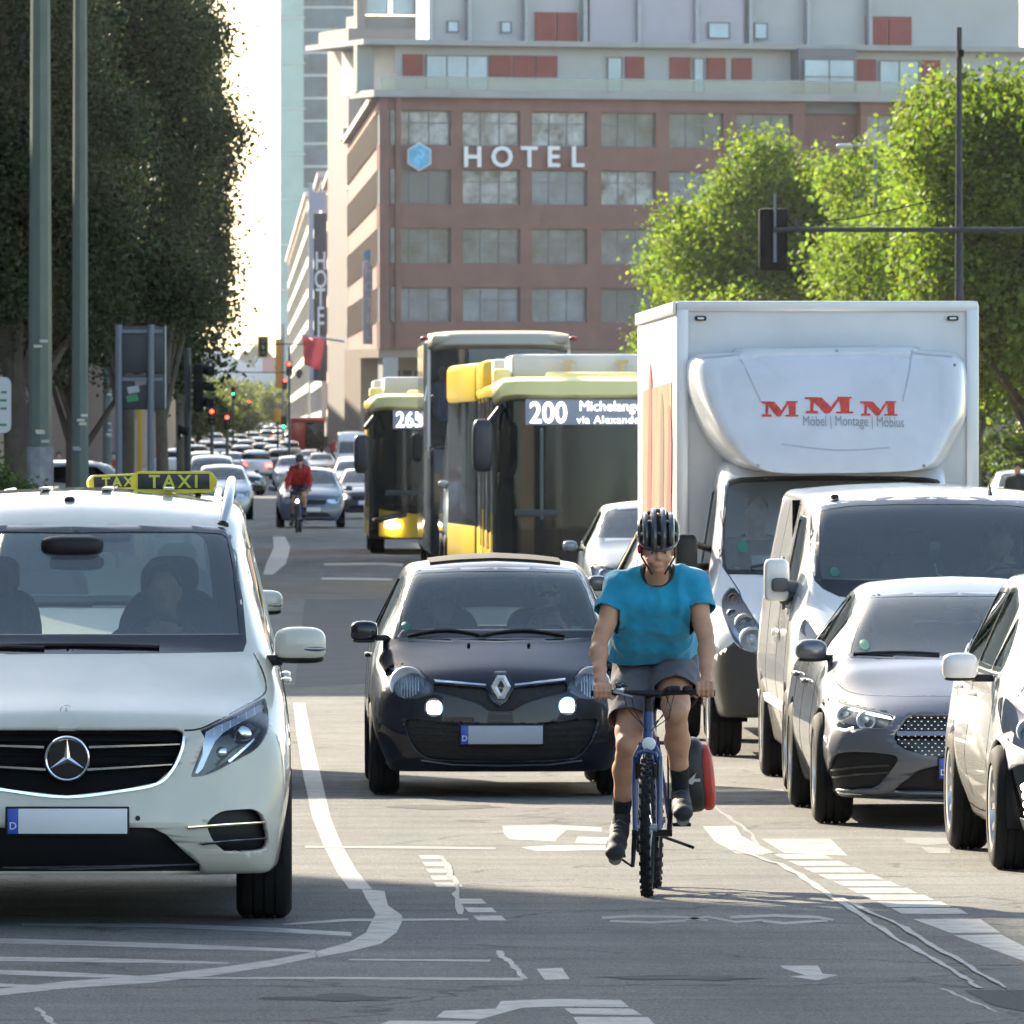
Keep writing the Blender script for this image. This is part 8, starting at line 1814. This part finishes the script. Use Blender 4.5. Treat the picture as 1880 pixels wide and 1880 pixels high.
# sign backs on two posts
sb = empty('road_sign', (XP(248, 105), F_PX / 105, 0), 'backs of two stacked dark road signs on two grey posts', 'road sign')
def SX(px): return (px - 248) / 105
for px in (218, 277): m = MB(); m.tube([(SX(px), -.06, 0), (SX(px), -.06, 4.24)], .06, 12); m.build('post', PGB, sb)
for y0, y1 in ((600, 684), (688, 752)):
    m = MB(); z0, z1 = EYE - (y1 - HOR) / 105, EYE - (y0 - HOR) / 105; m.box((SX(259), .03, (z0 + z1) / 2), (88 / 105, .04, z1 - z0), bev=.015); pn = m.build('panel', M('sign_back', (.035, .042, .05), .5, var=.1, scale=2), sb); m = MB(); m.box((SX(259), -.02, z1 - .08), (80 / 105, .05, .06)); m.build('bracket', PGB, pn)
m = MB(); m.box((SX(304), .03, 3.5), (.025, .07, 1.45)); m.build('panel_edge', M('edge_white', (.5, .5, .5), .5), sb)
for (px, py, c_) in ((245, 715, (.4, .42, .45)), (258, 701, (.35, .25, .28)), (243, 731, (.05, .25, .1))): m = MB(); m.box((SX(px), .0, EYE - (py - HOR) / 105), (.2, .02, .12), rot=Matrix.Rotation(R(-12), 3, 'Y')); m.build('sticker', M('sticker_%.2f' % c_[0], c_, .6), sb)
yp = empty('yellow_post', (XP(256, 100), F_PX / 100, 0), 'bright yellow post below the sign backs', 'post'); m = MB(); m.box((0, 0, 1.6), (.1, .1, 3.2), bev=.01); m.build('post', M('post_yellow', (.65, .38, .02), .5), yp); m = MB(); m.box((-.06, 0, 1.3), (.04, .12, 2.6)); m.build('strip', M('strip_white', (.5, .45, .35), .5), yp)
def lamp_on(m_, c): return M('signal_' + m_, c, .4, emit=6, ecol=c)
RED_ON, GRN_ON = M('signal_red_on', (.8, .03, .02), .4, emit=7, ecol=(1, .03, .02)), M('signal_green_on', (.02, .7, .3), .4, emit=4, ecol=(.02, 1, .45))
def signal(label, px, py, s0, h, on=None, back=False, yellow=False, pole=None, n=3, face=0.0, post_to=None, name='traffic_light', dx=0):
    D = F_PX / s0; z = EYE - (py - HOR) / s0; t = empty(name, (XP(px, s0), D, 0), label, 'traffic light', rz=0); w_ = h * .42; rt = Matrix.Rotation(face, 3, 'Z')
    m = MB(); m.box((0, 0, z), (w_, w_ * .5, h), rt, bev=w_ * .2); hd = m.build('housing', DARK, t)
    if yellow: m = MB(); m.box((0, .06, z), (w_ * 1.35, .03, h * 1.12), rt, bev=.02); m.build('backplate', M('backplate_yellow', (.5, .42, .06), .5), t)
    for k in range(n):
        zz = z + h * (.5 - (k + .5) / n); r = h / n * .36
        m = MB(); m.lathe([(-w_ * .27, 0), (-w_ * .26, r)], c=(0, 0, 0), axis='y', n=20); V = m.v; m.v = [tuple(rt @ Vector(v) + Vector((0, 0, zz))) for v in V]; m.build('lens', (RED_ON if on == 'red' and k == 0 else GRN_ON if on == 'green' and k == n - 1 else GLOSSB), hd)
        m = MB(); pts = []
        for j in range(13): a = R(-20 + 220 * j / 12); pts += [(r * 1.15 * math.cos(a), -w_ * .24, r * 1.15 * math.sin(a)), (r * 1.15 * math.cos(a), -w_ * .24 - r * 1.5, r * 1.15 * math.sin(a) - r * .25)]
        m.add([tuple(rt @ Vector(v) + Vector((0, 0, zz))) for v in pts], [(2 * j, 2 * j + 1, 2 * j + 3, 2 * j + 2) for j in range(12)]); o = m.build('hood', DARK, hd); md = o.modifiers.new('s', 'SOLIDIFY'); md.thickness = .008
    if pole: m = MB(); m.tube([(dx, .12, gz(D) * 0), (dx, .12, pole)], .07, 10); m.build('pole', M('signal_pole', (.05, .055, .06), .5), t)
    return t
signal('dark signal seen side-on over the roof of the second taxi', 366, 712, 90, 1.0, pole=4.1, face=R(80), dx=-.24); signal('small signal box lower on the same dark pole', 330, 793, 90, .3, n=1, face=R(80))
ms = empty('signal_mast', (XP(1761, 108), F_PX / 108, 0), 'dark mast with a long arm over the road, signal seen from behind', 'traffic light')
s_ = 108; m = MB(); m.tube([(0, 0, -.1), (0, 0, (805 - 50) / s_ + EYE)], [.095, .045], 12); m.build('pole', M('mast_dark', (.03, .033, .04), .6), ms)
za = EYE + (805 - 422) / s_; m = MB(); m.tube([(XP(1420, s_) - XP(1761, s_), -.12, za), (1.6, -.12, za)], .042, 10); m.build('arm', M('mast_dark', (.03, .033, .04), .6), ms)
hx = XP(1420, s_) - XP(1761, s_); m = MB(); m.box((hx, 0.05, za - .16), (.50, .12, 1.06), bev=.09); hd = m.build('backplate', DARK, ms); m = MB(); m.box((hx + .04, .18, za - .16), (.3, .2, .9), bev=.05); m.build('housing', DARK, ms)
m = MB(); m.tube([(hx + .02, -.08, za + .62), (hx + .02, -.08, za - .55)], .022, 8); m.tube([(hx + .02, -.08, za - .05), (hx + .02, -.08, za - .55)], .03, 8); m.build('hanger', PGB, ms); m = MB(); m.box((hx + .4, -.12, za + .09), (.06, .05, .18)); m.build('clamp', M('mast_dark', (.03, .033, .04), .6), ms)
m = MB(); m.box((0.02, -.1, za + 3.0), (.1, .1, .12)); m.build('cap_box', DARK, ms)
m = MB(); q0 = Vector((hx + .4, 0, za + .12)); m.tube([q0, q0 + Vector((.9, 1, .08)), q0 + Vector((1.9, 2, .3)), q0 + Vector((3.0, 3, .55))], .012, 6); m.build('cable', DARK, ms)
lp = empty('street_lamp', (XP(1607, 70), F_PX / 70, 0), 'slim green lamp post with a flat head before the light green trees', 'street lamp')
m = MB(); zt = EYE + (805 - 268) / 70; m.tube([(0, 0, 0), (0, 0, zt)], [.08, .05], 10); m.build('pole', M('lamp_green', (.16, .22, .16), .5), lp); m = MB(); m.tube([(0, 0, zt), (-.7, 0, zt + .02)], .025, 8); m.build('arm', GALV, lp); m = MB(); m.blob((-.8, 0, zt), (.45, .25, .12), 3); m.build('lamp_head', M('lamp_shell', (.5, .5, .48), .4), lp)
lp = empty('street_lamp', (XP(1655, 60), F_PX / 60 - 6, 0), 'small pale floodlight hanging among the light green leaves', 'street lamp'); m = MB(); m.blob((0, 0, EYE + (805 - 362) / 60), (.35, .25, .3), 2.6); m.build('lamp_head', M('lamp_shell', (.5, .5, .48), .4), lp); m = MB(); m.tube([(.1, .1, 0), (.1, .1, EYE + (805 - 362) / 60)], .04, 8); m.build('pole', M('lamp_green', (.16, .22, .16), .5), lp)
# shop sign at the edge
ss = empty('shop_sign', (XP(6, 125), F_PX / 125, 0), 'rounded white sign cut off at the picture edge beside the thick trunk', 'sign'); m = MB(); w_, z0, z1 = .115, EYE + (805 - 795) / 125, EYE + (805 - 692) / 125
m.prism(rpoly([(-.5, z0), (w_, z0), (w_, z1), (-.5, z1)], .12), 'y', 0, .05); pn = m.build('panel', M('sign_offwhite', (.5, .52, .56), .5), ss); m = MB(); m.tube([(-.2, .1, 0), (-.2, .1, z0 + .1)], .03, 8); m.build('post', GALV, ss)
for k, (zz, w2) in enumerate(((.6, .08), (.48, .1), (.36, .09), (.12, .16))): m = MB(); m.box((.05 - w2 / 2, -.005, z0 + zz), (w2, .008, .035)); m.build('sign_stroke', M('sign_green_ink', (.04, .2, .12), .6), pn)
# far signals
signal('overhead signal with yellow backplate hung above the far queue', 483, 637, 42, .85, yellow=True)
signal('red signal on a pole left of the red flag', 531, 677, 34, .8, on='red', pole=7.2); signal('lower red signal beside the yellow street banner', 523, 705, 34, .6, on='red'); signal('small dark signal right of the red one', 549, 686, 34, .5, n=1)
signal('tiny green signal above the far trees', 428, 718, 25, .6, on='green', pole=6); signal('tiny red signal in the middle of the far street', 457, 742, 20, .7, on='red', pole=5.5); signal('green signal below the yellow banner', 521, 775, 34, .7, on='green', n=3)
signal('red signal glowing beside the dark pedestrian signal', 389, 765, 50, .6, on='red', pole=3.4); signal('another red signal over the roofs of the queue', 417, 775, 45, .6, on='red', pole=3.3)
wi = empty('overhead_wire', W(400, 680, 470), 'thin signal wire spanning the street far away', 'wire'); m = MB(); p0, p1 = W(340, 628, 470) - wi.location, W(560, 632, 470) - wi.location; m.tube([p0, (p0 + p1) / 2 - Vector((0, 0, .05)), p1], .03, 5); m.build('wire', DARK, wi)
wi = empty('overhead_wire', W(400, 681, 555), 'second thin wire just above the far tree tops', 'wire'); m = MB(); p0, p1 = W(330, 680, 555) - wi.location, W(545, 684, 555) - wi.location; m.tube([p0, (p0 + p1) / 2 - Vector((0, 0, .05)), p1], .03, 5); m.build('wire', DARK, wi)
yb = empty('yellow_box', (XP(510, 33), F_PX / 33, gz(F_PX / 33)), 'orange box mounted low on the far signal pole', 'box'); m = MB(); m.box((0, 0, 3.3), (.42, .25, .75), bev=.04); m.build('box', M('box_orange', (.65, .3, .03), .5), yb); m = MB(); m.tube([(.0, .1, -.5), (0, .1, 3.6)], .05, 8); m.build('pole', DARK, yb)
# bike lamp of the van roof sign etc
# added unseen buildings and trees behind the viewer, shaping reflections in paint and glass
def rear_block(label, x, y, w_, d_, h, mt):
    b = empty('city_block', (x, y, 0), label, 'building'); m = MB(); m.box((0, 0, h / 2), (w_, d_, h)); m.build('wall', mt, b, smooth=0)
    for k in range(int(h / 3.4) - 1):
        m = MB(); m.box((0, d_ / 2 + .02, 3 + k * 3.4), (w_ * .92, .1, 1.7)); m.build('window_band', PANE[k % 3], b, smooth=0)
rear_block('unseen tall stone block added behind the viewer for reflections', -34, -95, 44, 20, 26, M('rear_stone', (.10, .095, .09), .8)); rear_block('unseen dark office tower added behind the viewer for reflections', 6.2, -150, 13, 16, 46, M('tower_dark', (.1, .11, .12), .5)); rear_block('unseen low block added behind the viewer for reflections', 58, -110, 40, 20, 17, M('rear_stone', (.10, .095, .09), .8))
tree('unseen slim tree added beside the dark tower for reflections', 15.2, -105, 9, 1.5, 2.5, LEAFD, 4000, .4, 63, lobes=6, spread=.4)
tree('unseen tree added behind the viewer for reflections, sunny side', 26, -70, 13, 5, 3, LEAFG, 6000, .5, 61, lobes=8, spread=.5); tree('unseen tree added behind the viewer for reflections, shaded side', -12, -60, 12, 4.5, 3, LEAFD, 6000, .5, 62, lobes=8, spread=.5)
# ---------------------------------------------------------------- the air of the street
hm = bpy.data.materials.new('air'); hm.use_nodes = True; nt = hm.node_tree
for n_ in list(nt.nodes): nt.nodes.remove(n_)
ho = nt.nodes.new('ShaderNodeOutputMaterial'); pv = nt.nodes.new('ShaderNodeVolumePrincipled'); pv.inputs['Color'].default_value = (.93, .95, 1, 1); pv.inputs['Density'].default_value = .000042; pv.inputs['Anisotropy'].default_value = .3
nt.links.new(pv.outputs[0], ho.inputs['Volume'])
m = MB(); m.box((0, 2800, 49), (1810, 6420, 100.4)); hz_o = m.build('haze', hm, smooth=0); hz_o['kind'] = 'stuff'
scene.cycles.volume_bounces = 0
